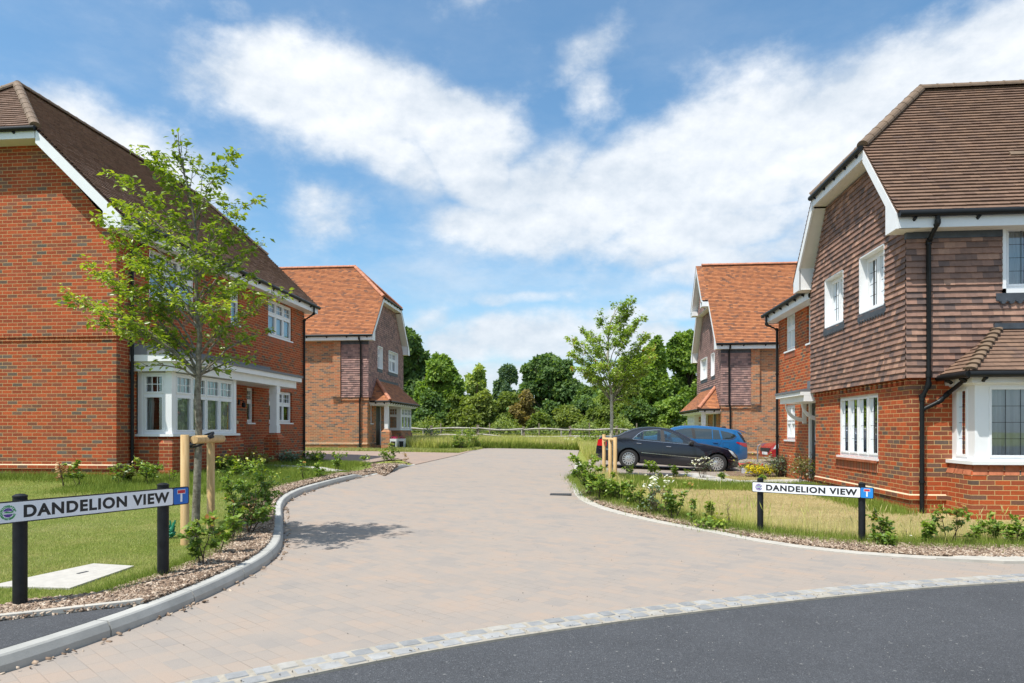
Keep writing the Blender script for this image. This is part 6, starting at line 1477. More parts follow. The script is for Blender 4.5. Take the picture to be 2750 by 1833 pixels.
def car(name, label, loc, rz, ry, S, mat, group=None, plate_txt=None):
    root = empty(name, loc, label, 'car', group, rz, ry)
    x0, x1 = S['top'][0][0], S['top'][-1][0]; xc = (x0+x1)/2; hl = (x1-x0)/2; WB = S['w']/2; belt = lambda x: lerp_tab(S['belt'], x)
    ztop = lambda x: lerp_tab(S['top'], x)
    def wmax(x):
        e = abs(x-xc)/hl; return WB*(1-.30*max(0, (e-.70)/.30)**2.4-.03*e*e)
    def ys(x, z):
        w = wmax(x); b = belt(x); zz = (z-.52)/.45
        if z <= b: return w*(1-.05*max(0, zz)**2-.10*max(0, -zz)**2)
        return w*(1-.05*max(0, (b-.52)/.45)**2)-(z-b)*S.get('tumble', .44)-((z-b)**2)*.10
    NX = 110; K = 15; M = 8; mb = MB(); secs = []
    xs = [xc+hl*math.sin((i/NX-.5)*math.pi)*.999 for i in range(NX+1)]; xs = [.5*a+.5*(x0+(x1-x0)*i/NX) for i, a in enumerate(xs)]
    for x in xs:
        zt_ = ztop(x); zb = lerp_tab(S['bot'], x); zs = zt_-S.get('shoulder', .055); sec = [(0, zb), (ys(x, zb+.02)*.93, zb)]
        for k in range(K+1): z = zb+.03+(zs-zb-.03)*k/K; sec.append((ys(x, z), z))
        yS = sec[-1][0]
        for k in range(1, M+1):
            a = k/M*math.pi/2; y = yS*(1-.10)*0+yS-(yS*.16)*(1-math.cos(a)); sec.append((y, zs+(zt_-zs)*.72*math.sin(a)))
        ye = sec[-1][0]; ze_ = sec[-1][1]
        for k in range(1, 7): t = k/6; sec.append((ye*(1-t), ze_+(zt_-ze_)*(1-(1-t)**2)))
        secs.append(sec)
    n = len(secs[0]); k0 = {}
    Vv = []; F = []
    for s_i, sec in enumerate(secs):
        for (y, z) in sec: Vv.append((xs[s_i], -y, z))
        for (y, z) in sec[-2:0:-1]: Vv.append((xs[s_i], y, z))
    m_ = 2*n-2
    for i in range(NX):
        for j in range(m_): a = i*m_+j; b = i*m_+(j+1) % m_; F.append((a, b, b+m_, a+m_))
    F.append(tuple(range(m_))[::-1]); F.append(tuple(NX*m_+j for j in range(m_)))
    me = bpy.data.meshes.new('body'); me.from_pydata(Vv, [], F)
    bm = bmesh.new(); bm.from_mesh(me); bmesh.ops.recalc_face_normals(bm, faces=bm.faces); bm.to_mesh(me); bm.free()
    body = link(me, 'body', root, [mat, DARKP])
    cut = MB()
    for wx in S['axles']:
        for s in (-1, 1): cut.lathe((wx, 0, S['wr']), [(0, s*.56), (S['wr']+.052, s*.56), (S['wr']+.052, s*1.1), (0, s*1.1)], 40, 'y')
    for poly in S.get('open', []):
        cx_ = sum(p[0] for p in poly)/len(poly); cz_ = sum(p[1] for p in poly)/len(poly); q = [(cx_+(x-cx_)*.97, cz_+(z-cz_)*.95) for x, z in poly]; n_ = len(q)
        k = len(cut.v); cut.v += [(x, -1.2, z) for x, z in q]+[(x, 1.2, z) for x, z in q]
        for f_ in [list(range(k, k+n_)), list(range(k+n_, k+2*n_))[::-1]]+[[k+i, k+(i+1) % n_, k+n_+(i+1) % n_, k+n_+i] for i in range(n_)]: cut.f.append(f_); cut.r.append(.5); cut.m.append(0)
    co = cut.build('cutter', DARKP, root)
    bm = bmesh.new(); bm.from_mesh(co.data); bmesh.ops.remove_doubles(bm, verts=bm.verts, dist=.0005); bmesh.ops.recalc_face_normals(bm, faces=bm.faces); bm.to_mesh(co.data); bm.free()
    md = body.modifiers.new('b', 'BOOLEAN'); md.operation = 'DIFFERENCE'; md.object = co; md.solver = 'EXACT'
    dg = bpy.context.evaluated_depsgraph_get(); dg.update(); nm = bpy.data.meshes.new_from_object(body.evaluated_get(dg)); body.modifiers.clear(); body.data = nm; bpy.data.objects.remove(co)
    for p in nm.polygons:
        p.use_smooth = True
        c = p.center
        if S.get('open') and belt(c.x) < c.z < ztop(c.x)-.03 and abs(c.y) < ys(c.x, c.z)-.012: p.material_index = 1
        for wx in S['axles']:
            if math.hypot(c.x-wx, c.z-S['wr']) < S['wr']+.051 and abs(c.y) < .80: p.material_index = 1
    try: nm.set_sharp_from_angle(angle=math.radians(35))
    except Exception: pass
    if not len(nm.materials): nm.materials.append(mat)
    # side glass, both sides
    def side_patch(poly, off, m, nm_, both=True, parent=body, step=.06):
        for s in ((-1, 1) if both else (-1,)):
            b = MB(); xs_ = [p[0] for p in poly]; a = min(xs_)
            P = poly; nseg = max(1, int((max(xs_)-a)/step)); zs_ = [p[1] for p in poly]
            for i in range(nseg):
                c = clip_poly_uv(P, a+(max(xs_)-a)*i/nseg, a+(max(xs_)-a)*(i+1)/nseg)
                if len(c) < 3: continue
                zl, zh = min(q[1] for q in c), max(q[1] for q in c); nz = max(1, int((zh-zl)/.05))
                for j in range(nz):
                    d = clip_half(clip_half(c, 0, -1, -(zl+(zh-zl)*j/nz)), 0, 1, zl+(zh-zl)*(j+1)/nz)
                    if len(d) >= 3: b.poly([(x, s*(ys(x, z)+off), z) for x, z in d])
            o = b.build(nm_, m, parent, fix=False)
            for p in o.data.polygons: p.use_smooth = True
    for poly in S['glass']: side_patch(poly, .004, CLEARG if poly in S.get('open', []) else CARGLASS, 'window')
    for (sx, hz, tz) in S.get('seats', []):
        for sy in (-.38, .38):
            m = MB(); m.hexa([(sx-.05, sy-.22, hz), (sx+.10, sy-.22, hz), (sx+.10, sy+.22, hz), (sx-.05, sy+.22, hz), (sx-.13, sy-.17, tz), (sx-.02, sy-.17, tz), (sx-.02, sy+.17, tz), (sx-.13, sy+.17, tz)])
            m.hexa([(sx-.13, sy-.12, tz+.03), (sx-.05, sy-.12, tz+.03), (sx-.05, sy+.12, tz+.03), (sx-.13, sy+.12, tz+.03), (sx-.14, sy-.10, tz+.18), (sx-.07, sy-.10, tz+.18), (sx-.07, sy+.10, tz+.18), (sx-.14, sy+.10, tz+.18)]); m.build('seat', SEATM, root)
    for poly in S.get('trim', []): side_patch(poly, .007, CHROME, 'chrome_trim', parent=body)
    for poly in S.get('dark', []): side_patch(poly, .003, DARKP, 'pillar_trim')
    for poly in S.get('lampr', []): side_patch(poly, .008, LENSR, 'tail_lamp', parent=root)
    for poly in S.get('lampf', []): side_patch(poly, .008, LENSC, 'headlamp', parent=root)
    # windscreen and rear glass laid on the top surface
    for (a, b_, nm_) in S['screens']:
        b = MB(); prev = None; n = 10
        for i in range(n+1):
            x = a+(b_-a)*i/n; zt_ = ztop(x); zs = zt_-S.get('shoulder', .055); yS = ys(x, zs)*.80; row = []
            for j in range(-6, 7):
                t = j/6; z = zs+(zt_-zs)*(.72+.28*(1-t*t))
                row.append((x, t*yS, z+.006))
            if prev: [b.poly([prev[j], prev[j+1], row[j+1], row[j]]) for j in range(12)]
            prev = row
        b.build(nm_, CARGLASS, body, smooth=True)
    # shut lines
    gl2 = MB()
    for (xa, za, xb, zb) in S['lines']:
        nseg = 10
        for s in (-1, 1):
            for i in range(nseg):
                t0, t1 = i/nseg, (i+1)/nseg; A = (xa+(xb-xa)*t0, za+(zb-za)*t0); B = (xa+(xb-xa)*t1, za+(zb-za)*t1)
                dx, dz = (xb-xa), (zb-za); L = math.hypot(dx, dz); nx_, nz_ = -dz/L*.0035, dx/L*.0035
                gl2.poly([(x, s*(ys(x, z)+.0035), z) for x, z in ((A[0]-nx_, A[1]-nz_), (B[0]-nx_, B[1]-nz_), (B[0]+nx_, B[1]+nz_), (A[0]+nx_, A[1]+nz_))])
    gl2.build('shut_line', DARKP, body, fix=False)
    for (hx, hz) in S['handles']:
        for s in (-1, 1):
            y = s*(ys(hx, hz)+.012); h = MB(); h.tube([(hx-.09, y-s*.016, hz), (hx-.075, y+s*.012, hz), (hx+.075, y+s*.012, hz-.004), (hx+.09, y-s*.016, hz-.004)], .013, 8); h.build('door_handle', S.get('handlemat', CHROME), body, smooth=True)
    mx_, mz = S['mirror']
    for s in (-1, 1):
        h = MB(); y = ys(mx_, mz); h.lathe((mx_, s*(y+.10), mz+.03), [(0, -.10), (.05, -.095), (.075, -.05), (.078, .02), (.06, .08), (0, .095)], 14, 'y'); h.box(mx_-.03, mx_+.03, min(s*(y-.03), s*(y+.05)), max(s*(y-.03), s*(y+.05)), mz-.02, mz+.02); h.build('wing_mirror', mat if S.get('mirpaint') else DARKP, body, smooth=True)
    # wheels
    for wx in S['axles']:
        for s in (-1, 1):
            r = S['wr']; yo = s*(S['w']/2-.045); wd = .205; ty = MB()
            ty.lathe((wx, yo-s*wd/2, r), [(r*.62, s*wd*.48), (r*.70, s*wd*.53), (r*.90, s*wd*.52), (r*.985, s*wd*.42), (r, s*wd*.25), (r, -s*wd*.3), (r*.95, -s*wd*.5), (r*.62, -s*wd*.5)], 40, 'y')
            w = ty.build('wheel', TYRE, root, smooth=True)
            rm = MB(); rr = r*.66; yy = yo-s*wd/2+s*wd*.44
            rm.lathe((wx, 0, r), [(rr, yy+s*.012), (rr*.93, yy+s*.014), (rr*.90, yy-s*.01), (rr*.90, yy-s*.05)], 40, 'y')
            rm.lathe((wx, 0, r), [(0, yy+s*.004), (rr*.12, yy+s*.006), (rr*.50, yy-s*.004), (rr*.58, yy-s*.012)], 30, 'y')
            ns = S.get('spokes', 13)
            for k in range(ns):
                a = 2*math.pi*k/ns; c, d = math.cos(a), math.sin(a); wi, wo = rr*.115*13/ns, rr*.085*13/ns
                P = [(rr*.52, -wi), (rr*.52, wi), (rr*.93, wo), (rr*.93, -wo)]
                rm.hexa([(wx+u*c-v*d, yy-s*.03, r+u*d+v*c) for u, v in P]+[(wx+u*c-v*d, yy+s*.003, r+u*d+v*c) for u, v in P])
            rm.build('rim', ALLOY, w, smooth=True)
            dk = MB(); dk.lathe((wx, 0, r), [(0, yy-s*.045), (rr*.93, yy-s*.045)], 30, 'y')  # added near-black disc: shade behind the spokes as colour; dots below are bolts
            for k in range(5): a = 2*math.pi*k/5; dk.lathe((wx+rr*.27*math.cos(a), 0, r+rr*.27*math.sin(a)), [(0, yy+s*.0065), (rr*.055, yy+s*.0062)], 8, 'y')
            dk.build('dark_backing', DARKP, w)
    if plate_txt:
        xe, zp, sgn = plate_txt[1], plate_txt[2], plate_txt[3]; pl = MB(); pl.box(xe-.006, xe+.006, -.26, .26, zp-.055, zp+.055); pl.build('number_plate', SIGNW if plate_txt[0] == 'w' else PLATEY, root)
    return root
SEDAN = dict(w=1.82, axles=(0, 2.854), wr=.322, spokes=14,
  top=[(-1.10, .62), (-1.06, .86), (-1.0, .98), (-.93, 1.035), (-.6, 1.055), (-.40, 1.10), (-.15, 1.23), (.12, 1.345), (.35, 1.40), (.62, 1.435), (1.0, 1.435), (1.3, 1.40), (1.55, 1.33), (1.8, 1.205), (2.05, 1.07), (2.25, .975), (2.5, .945), (2.85, .905), (3.15, .845), (3.38, .76), (3.50, .66), (3.57, .55)],
  bot=[(-1.10, .36), (-.9, .24), (-.5, .19), (3.2, .17), (3.57, .24)], belt=[(-1.1, .93), (0, .955), (1.0, .93), (2.0, .88), (3.57, .66)],
  glass=[[(.115, .985), (.27, 1.145), (.41, 1.245), (.425, 1.25), (.425, .978)], [(.445, .978), (.445, 1.258), (.60, 1.30), (1.0, 1.325), (1.02, .955)], [(1.16, .950), (1.10, 1.325), (1.36, 1.29), (1.64, 1.19), (1.92, .995), (1.94, .905)]],
  dark=[[(1.02, .95), (1.0, 1.33), (1.10, 1.33), (1.16, .945)], [(.425, .975), (.425, 1.258), (.445, 1.262), (.445, .975)], [(1.92, .905), (1.90, 1.0), (2.02, .93), (2.03, .89)]],
  trim=[[(.40, .545), (.40, .562), (2.42, .475), (2.42, .46)], [(.10, .968), (.10, .978), (1.95, .905), (1.95, .895)], [(.085, .985), (.10, .985), (.28, 1.155), (.42, 1.258), (.42, 1.27), (.27, 1.17)], [(.42, 1.262), (.42, 1.274), (.8, 1.335), (1.0, 1.342), (1.0, 1.332), (.8, 1.322)], [(-1.03, .60), (-1.03, .615), (-.45, .60), (-.45, .585)], [(3.22, .47), (3.22, .485), (3.5, .445), (3.5, .43)]],
  lampr=[[(-1.075, .70), (-1.05, .90), (-.93, .93), (-.76, .84), (-.76, .70)]], lampf=[[(3.20, .80), (3.33, .755), (3.50, .57), (3.45, .555), (3.34, .63)]],
  screens=[(-.44, .10, 'rear_window'), (1.62, 2.20, 'windscreen')],
  lines=[(1.09, .94, 1.10, .27), (2.12, .90, 2.16, .52), (2.16, .52, 2.12, .27), (.04, .96, .14, .86), (.14, .86, .42, .52), (.42, .52, .46, .3), (-.36, .98, -.95, .93), (3.1, .82, 2.3, .93)],
  handles=[(.31, .855), (1.28, .80)], mirror=(2.0, .93))
SEDAN['open'] = SEDAN['glass']; SEDAN['seats'] = [(1.30, .86, 1.02), (.42, .90, 1.0)]
c0 = ray(1690.2, 1200, 22.75); dirw = (ray(1924.4, 1200, 22.35)-c0); rzc = math.atan2(dirw.y, dirw.x)
car('saloon_car', 'dark navy saloon with silver multi spoke wheels parked beside the right lawn', (c0.x, c0.y+.87, .105), rzc, math.radians(3.0), SEDAN, paint('navy_paint', (.0022, .004, .013)), 'parked cars')
ESTATE = dict(w=1.82, axles=(-3.60, -.90), wr=.325, spokes=10, tumble=.36,
  top=[(-4.66, .55), (-4.58, .72), (-4.3, .86), (-3.7, .98), (-3.45, 1.02), (-3.1, 1.20), (-2.75, 1.37), (-2.4, 1.45), (-1.9, 1.485), (-1.3, 1.475), (-.8, 1.435), (-.42, 1.38), (-.30, 1.33), (-.18, 1.14), (-.06, .92), (0, .74), (.02, .5)],
  bot=[(-4.66, .3), (-4.2, .2), (-.5, .2), (-.05, .30), (.02, .34)], belt=[(-4.66, .8), (-3, .93), (-1, .98), (0, 1.0)],
  glass=[[(-3.0, .97), (-2.70, 1.25), (-2.38, 1.33), (-2.12, 1.355), (-2.05, .97)], [(-1.93, .97), (-2.0, 1.36), (-1.55, 1.365), (-1.36, 1.355), (-1.34, .985)], [(-1.31, .985), (-1.33, 1.352), (-1.10, 1.33), (-1.02, 1.0)], [(-.96, 1.01), (-1.04, 1.325), (-.75, 1.275), (-.52, 1.20), (-.47, 1.15), (-.60, 1.05), (-.72, 1.02)]],
  dark=[[(-2.05, .965), (-2.12, 1.36), (-2.0, 1.36), (-1.93, .965)], [(-.36, 1.29), (-.42, 1.30), (-.30, 1.12), (-.15, .93), (-.08, .93), (-.2, 1.15)]],
  trim=[[(-1.0, .998), (-.72, 1.006), (-.58, 1.04), (-.45, 1.15), (-.44, 1.14), (-.56, 1.025), (-.72, .992), (-1.0, .986)]],
  lampr=[[(-.47, .90), (-.44, .93), (-.06, .90), (-.02, .84), (-.03, .75), (-.15, .77)]], lampf=[[(-4.56, .66), (-4.4, .80), (-4.15, .82), (-4.35, .70)]],
  screens=[(-3.40, -2.75, 'windscreen'), (-.29, -.08, 'rear_window')],
  lines=[(-2.0, .96, -2.0, .3), (-.98, 1.0, -1.05, .82), (-1.05, .82, -1.28, .62), (-.94, .88, -.7, .88), (-.7, .88, -.7, .72), (-.94, .88, -.94, .72)], handles=[(-1.22, .865), (-2.2, .86)], handlemat=None or paint('blue_handle', (.01, .09, .27)), mirror=(-2.95, 1.0), mirpaint=True)
BLUEP = paint('blue_paint', (.006, .11, .30))
c1 = ray(2011, 1200, 25.4)
es = car('estate_car', 'bright blue estate car parked behind the dark saloon', (c1.x, c1.y+.9, -.02), math.radians(-2), math.radians(3.2), ESTATE, BLUEP, 'parked cars')
sp_ = MB(); sp_.hexa([(-.42, -.58, 1.375), (-.10, -.54, 1.30), (-.10, .54, 1.30), (-.42, .58, 1.375), (-.42, -.58, 1.40), (-.08, -.54, 1.325), (-.08, .54, 1.325), (-.42, .58, 1.40)]); sp_.build('spoiler', BLUEP, es)
fin = MB(); fin.poly([(-.95, -.01, 1.45), (-.72, -.01, 1.43), (-.76, -.01, 1.50)]); fin.hexa([(-.95, -.02, 1.44), (-.70, -.02, 1.42), (-.70, .02, 1.42), (-.95, .02, 1.44), (-.80, -.008, 1.50), (-.74, -.008, 1.50), (-.74, .008, 1.50), (-.80, .008, 1.50)]); fin.build('aerial', DARKP, es)
RED = dict(ESTATE); RED['lampr'] = []; RED['lampf'] = [[(-4.60, .62), (-4.5, .82), (-4.15, .86), (-4.32, .70)]]; RED['handlemat'] = DARKP
c2 = ray(2060, 1200, 27.2)
rc = car('hatchback_car', 'red car nose showing past the downpipe of the right house wing', (c2.x+4.62, c2.y+.75, .0), math.radians(6), 0, RED, paint('red_paint', (.32, .01, .012)), 'parked cars', plate_txt=('w', -4.665, .45, -1))
gr = MB(); gr.box(-4.68, -4.60, -.45, .45, .53, .66); gr.build('grille', DARKP, rc)

# ---------------------------------------------------------------- trailer bars, lighting board, standpipe, planters
REDM = simple('red_metal', (.50, .02, .012), .4, var=.1); RUST = simple('rusty_hub', (.20, .09, .05), .8, var=.3); BOARD = simple('lighting_board', (.55, .57, .60), .5, var=.06)
tp_ = ray(2018, 1200, 21.9); zt0 = .12
t = empty('cycle_carrier', (tp_.x, tp_.y, zt0), 'folded red metal cycle carrier lying beside the drive behind the yellow flowers', 'cycle carrier')
m = MB(); m.tube([(-.36, .05, .15), (-.30, 0, .16), (.0, -.02, .17), (.30, .02, .10), (.36, .02, .10)], .032, 8); m.tube([(-.36, .10, .13), (-.12, .18, .12), (.34, .16, .08)], .026, 8); m.tube([(.33, -.02, .06), (.36, .06, .17)], .03, 8); m.tube([(-.35, -.03, .1), (-.37, .05, .2)], .03, 8); m.tube([(-.1, .25, .21), (.08, .22, .2)], .02, 8); m.build('frame', REDM, t, smooth=True)
m = MB(); m.lathe((-.13, -.03, .15), [(0, -.07), (.07, -.06), (.085, 0), (.07, .06), (0, .07)], 14, 'y'); m.build('hub', RUST, t, smooth=True)
m = MB(); m.tube([(-.02, -.05, .1), (-.03, -.06, -.08)], .02, 6); m.build('strut', RUST, t)
q = ray(2030, 1200, 21.1); lb_ = empty('lighting_board', (q.x, q.y, .03), 'long pale grey lighting board lying below the red cycle carrier', 'lighting board')
m = MB(); m.box(-.42, .62, -.05, .05, 0, .12); m.box(-.42, -.20, -.055, .05, .12, .17); lbb = m.build('board', BOARD, lb_)
m = MB(); m.box(-.18, -.08, -.056, -.02, .12, .16); m.box(.36, .44, -.056, -.05, .04, .09); m.box(.47, .55, -.056, -.05, .04, .09); m.build('lamp', SIGNW, lbb)
q = ray(2034.5, 1200, 27.5); sp = empty('standpipe', (q.x, q.y, .05), 'thin galvanised standpipe with a tap against the far right house', 'standpipe')
m = MB(); m.tube([(0, 0, -.1), (0, 0, .62)], .03, 8); m.build('pipe', STEEL, sp, smooth=True); m = MB(); m.tube([(0, 0, .6), (.03, -.02, .70), (.12, -.03, .76)], .022, 8); m.lathe((.12, -.03, .74), [(0, 0), (.03, .01), (.03, .05), (0, .06)], 10); m.build('tap', STEEL, sp, smooth=True)
for i, (nx, lab) in enumerate(((1058, 'white planter with dark front and magenta flowers beside the far left porch pier'), (1080, 'second white planter with magenta flowers, right of the first by the bay'))):
    q = ray(nx, 1200, 32.0+i*.6); zz = g(q.x, q.y); pl = empty('planter', (q.x, q.y, zz), lab, 'planter', 'planters by the far left porch')
    m = MB(); m.hexa([(-.12, -.12, 0), (.12, -.12, 0), (.12, .12, 0), (-.12, .12, 0), (-.16, -.16, .5), (.16, -.16, .5), (.16, .16, .5), (-.16, .16, .5)]); m.build('pot', SIGNW, pl)
    m = MB(); m.hexa([(-.09, -.135, .04), (.09, -.135, .04), (.09, -.12, .04), (-.09, -.12, .04), (-.11, -.157, .38), (.11, -.157, .38), (.11, -.13, .38), (-.11, -.13, .38)]); m.build('front_panel', DARKP, pl)
    R = np.random.default_rng(50+i); n = 60; C = R.normal(0, 1, (n, 3))*[.08, .08, .04]+[0, 0, .56]; Vv, F = leaf_quads(C, unit(R.normal(0, 1, (n, 3))), unit(R.normal(0, 1, (n, 3))), np.full(n, .05), np.full(n, .04)); npmesh('flower', Vv, F, PINKF, pl, np.repeat(R.random(n), 2), nv=3)
# inspection slab on the left lawn, one on the right verge, road gully
sl = [atv(*p, gl) for p in ((0, 1352), (215, 1296), (308, 1302), (160, 1354))]
def slab(name, label, C, lab2, thick=.012, zf=gl):
    c = sum((Vector(p) for p in C), Vector())/4; rt = empty(name, (c.x, c.y, c.z), label, 'inspection cover'); m = MB(); P = [Vector(p)-c for p in C]
    m.hexa([(p.x, p.y, -.05) for p in P]+[(p.x, p.y, thick) for p in P]); m.build('slab', SLABW, rt)
    m = MB(); u = (P[1]-P[0]).normalized(); w = Vector((-u.y, u.x, 0)); o = (P[1]+P[2])*.1-u*.0; m.hexa([tuple(Vector((0, 0, z))+o+u*a+w*b) for z in (thick-.004, thick+.004) for a, b in ((-.05, -.015), (.05, -.015), (.05, .015), (-.05, .015))]); m.build('lifting_eye', LEAD, rt)
d01 = (sl[2]-sl[3]); A0 = sl[1]; slab('inspection_cover', 'pale concrete slab with a small slot set in the left lawn', [sl[3]+(sl[1]-sl[2])*1.0+(sl[1]-sl[2])*.6-d01*.12, sl[1]+(sl[1]-sl[2])*.0, sl[2], sl[3]], '')
s2 = [atv(*p) for p in ((1566, 1206), (1560, 1199), (1600, 1196), (1606, 1202))]; slab('inspection_cover', 'small pale slab half hidden in the right bark bed', s2, '', .02, g)
gc = atv(1288, 1135.5); gy = empty('drain_gully', (gc.x, gc.y, gc.z), 'dark iron drain grating in the block paving by the right edge', 'drain')
m = MB(); m.box(-.22, .22, -.19, .19, .001, .009); fo = m.build('frame', DARKP, gy); m = MB()
for i in range(9): m.box(-.18+i*.042, -.16+i*.042, -.16, .16, .0092, .014)
m.build('grating', simple('cast_iron', (.09, .085, .08), .6, metal=.4), gy)
gb_ = atv(390, 1236, gl); m = MB(); R_ = random.Random(4)
for i in range(26): a = R_.uniform(0, 6.28); m.tube([(gb_.x+.05*math.cos(a)*R_.random(), gb_.y+.05*math.sin(a), gb_.z+R_.random()*.12), (gb_.x+.06*math.cos(a+1), gb_.y+.06*math.sin(a+1), gb_.z+R_.random()*.22)], .012, 4)
o = m.build('net_bag', simple('green_plastic', (.01, .20, .10), .4, var=.2)); tag(o, 'crumpled green plastic net behind the right post of the big sign', 'net bag')

# ================================================================ fences
WOODG = barkm('weathered_rail', (.30, .28, .24), (.52, .49, .44), 9); WOODP = barkm('weathered_post', (.16, .13, .10), (.30, .26, .20), 9)
f0, f1 = ray(900, 1200, 40.5), ray(2050, 1200, 43.5); dv = (f1-f0); dv.z = 0; Lf = dv.length; dn = dv.normalized()
npost = 0; fn = empty('post_and_rail_fence', (f0.x, f0.y, .4), 'weathered split rail fence with two wavy rails behind the meadow strip', 'fence'); R_ = random.Random(9); s = 0.0; px_prev = None
pos_ = [ray(nx, 1200, d) for nx, d in ((1033, 40.9), (1158.4, 41.2), (1283.4, 41.5), (1405.9, 41.8), (1530.9, 42.1), (1656, 42.4), (1781, 42.7), (1905, 43))]; pos_ = [pos_[0]-(pos_[1]-pos_[0])] + pos_
tops = []
for p in pos_:
    zg_ = g(p.x, p.y); m = MB(); tz = 1.66+R_.uniform(-.05, .06)-(p.x+8)*.008; m.hexa([(p.x-f0.x+a, p.y-f0.y+b, z-.4) for z in (zg_-.2, tz) for a, b in ((-.08, -.05), (.08, -.05), (.075, .06), (-.08, .05))]); m.build('post', WOODP, fn); tops.append(tz)
for i in range(len(pos_)-1):
    for lvl in (0, 1):
        a, b = pos_[i], pos_[i+1]; n = 9; P = []; ph = R_.uniform(0, 3); amp = R_.uniform(.03, .07)
        for k in range(n+1):
            t_ = k/n; x = a.x+(b.x-a.x)*t_; y = a.y+(b.y-a.y)*t_-.07; z = (tops[i]*(1-t_)+tops[i+1]*t_)-(.20 if lvl == 0 else .63)+amp*math.sin(math.pi*t_*1.3+ph)
            P.append((x-f0.x, y-f0.y, z-.4))
        m = MB(); m.tube(P, [.03]+[.055+R_.uniform(-.012, .012) for _ in range(n-1)]+[.035], 7); m.build('rail', WOODG, fn)
wf_ = empty('stock_fence', (f0.x, f0.y+4, .4), 'wire stock fence on thin wooden posts behind the rail fence', 'fence'); WIRE = simple('fence_wire', (.10, .10, .09), .6)
wp = [ray(nx, 1200, 45.5) for nx in (1050, 1184, 1315, 1448, 1583, 1710, 1840)]
for i, p in enumerate(wp):
    m = MB(); m.tube([(p.x-f0.x, p.y-f0.y-4, -.2), (p.x-f0.x, p.y-f0.y-4, 1.42)], .045, 7); m.build('post', WOODP, wf_)
for i in range(len(wp)-1):
    p = (wp[i]+wp[i+1])/2-Vector((.2 if i % 2 else -.5, 0, 0)); m = MB(); m.tube([(p.x-f0.x, p.y-f0.y-4, -.2), (p.x-f0.x, p.y-f0.y-4, .98)], .05, 7); m.build('stake', WOODG, wf_)
m = MB()
for z in (.35, .55, .75, .92, 1.08): m.tube([(wp[0].x-f0.x-8, wp[0].y-f0.y-4.06, z), (wp[-1].x-f0.x+4, wp[-1].y-f0.y-4.06, z)], .009, 4)
m.build('wire', WIRE, wf_)

# ================================================================ background trees
def crown_pts(R, lobes, n):
    """leaf clump centres scattered on and inside a set of overlapping ellipsoid lobes"""
    vol = np.array([l[3]*l[4]*l[5] for l in lobes])**.7; pick = R.choice(len(lobes), n, p=vol/vol.sum()); Lb = np.array(lobes)[pick]
    u = unit(R.normal(0, 1, (n, 3))); u[:, 2] = np.where(u[:, 2] < -.35, -u[:, 2]*.6, u[:, 2]); r = 1-np.abs(R.normal(0, .16, n)); r = np.clip(r, .2, 1.06)
    return Lb[:, :3]+u*Lb[:, 3:6]*r[:, None], u
def big_tree(name, label, base, h, wx, wy, nleaf, ls, mat, seed, trunk_r=.3, crown_lo=.12, barkmat=None, group='trees beyond the fence', sparse=0, nl=26, kind_cat='tree'):
    R = np.random.default_rng(seed); root = empty(name, base, label, kind_cat, group); lobes = []
    for i in range(nl):
        a = R.uniform(0, 2*math.pi); zz = crown_lo+(1-crown_lo)*R.beta(1.5, 1.5); prof = math.sin(math.pi*min(1, max(.06, (zz-crown_lo)/(1.08-crown_lo)))**.75)**.6; rr = prof*R.uniform(.15, .74)
        s = R.uniform(.20, .34)*(.75 if sparse else 1); lobes.append((math.cos(a)*rr*wx/2, math.sin(a)*rr*wy/2, zz*h-s*h*.25, s*wx*.62, s*wy*.62, s*h*.55))
    for i in range(nl*3):    # small bumps give the outline its raggedness
        L = lobes[R.integers(nl)]; u = unit(R.normal(0, 1, 3)); u[2] = abs(u[2])*.9; s = R.uniform(.2, .42); lobes.append((L[0]+u[0]*L[3]*.95, L[1]+u[1]*L[4]*.95, L[2]+u[2]*L[5]*.95, L[3]*s, L[4]*s, L[5]*s*1.1))
    C, u = crown_pts(R, lobes, nleaf); top = C[:, 2].max(); C[:, 2] *= h/np.percentile(C[:, 2], 99.7); C[:, 2] = np.maximum(C[:, 2], .05)
    D = unit(R.normal(0, 1, (nleaf, 3))+[0, 0, -.2]); Nn = unit(u*.7+R.normal(0, .55, (nleaf, 3))+[0, 0, .35]); Ln = ls*R.uniform(.5, 1.35, nleaf)
    Vv, F = leaf_quads(C, D, Nn, Ln, Ln*.75, .15); lobe_tone = R.normal(0, .10, 97)[(np.floor(C[:, 0]/1.1)*7+np.floor(C[:, 1]/1.1)*13+np.floor(C[:, 2]/.9)*29).astype(int) % 97]
    npmesh('crown', Vv, F, mat, root, np.repeat(np.clip(.45+lobe_tone+R.normal(0, .17, nleaf), 0, 1), 2), nv=3)
    tr = MB(); tr.tube([(0, 0, -.3), (.05, 0, h*.25), (0, .1, h*.55), (.1, 0, h*.85)], [trunk_r, trunk_r*.8, trunk_r*.5, .05], 8)
    tk_ = tr.build('trunk', barkmat or BARKD, root, smooth=True); lm = MB()
    for i in range(9):
        a = R.uniform(0, 6.28); z0 = h*R.uniform(.15, .5); lm.tube([(0, 0, z0), (math.cos(a)*wx*.14, math.sin(a)*wy*.14, z0+h*.12), (math.cos(a)*wx*.30, math.sin(a)*wy*.30, z0+h*R.uniform(.2, .36))], [trunk_r*.4, trunk_r*.25, .03], 6)
    lm.build('limb', barkmat or BARKD, root, smooth=True)
    return root
def leafg(name, a, b, c): return leaf_mat(name, [(0, a), (.5, b), (1, c)], .40, .55, .3)
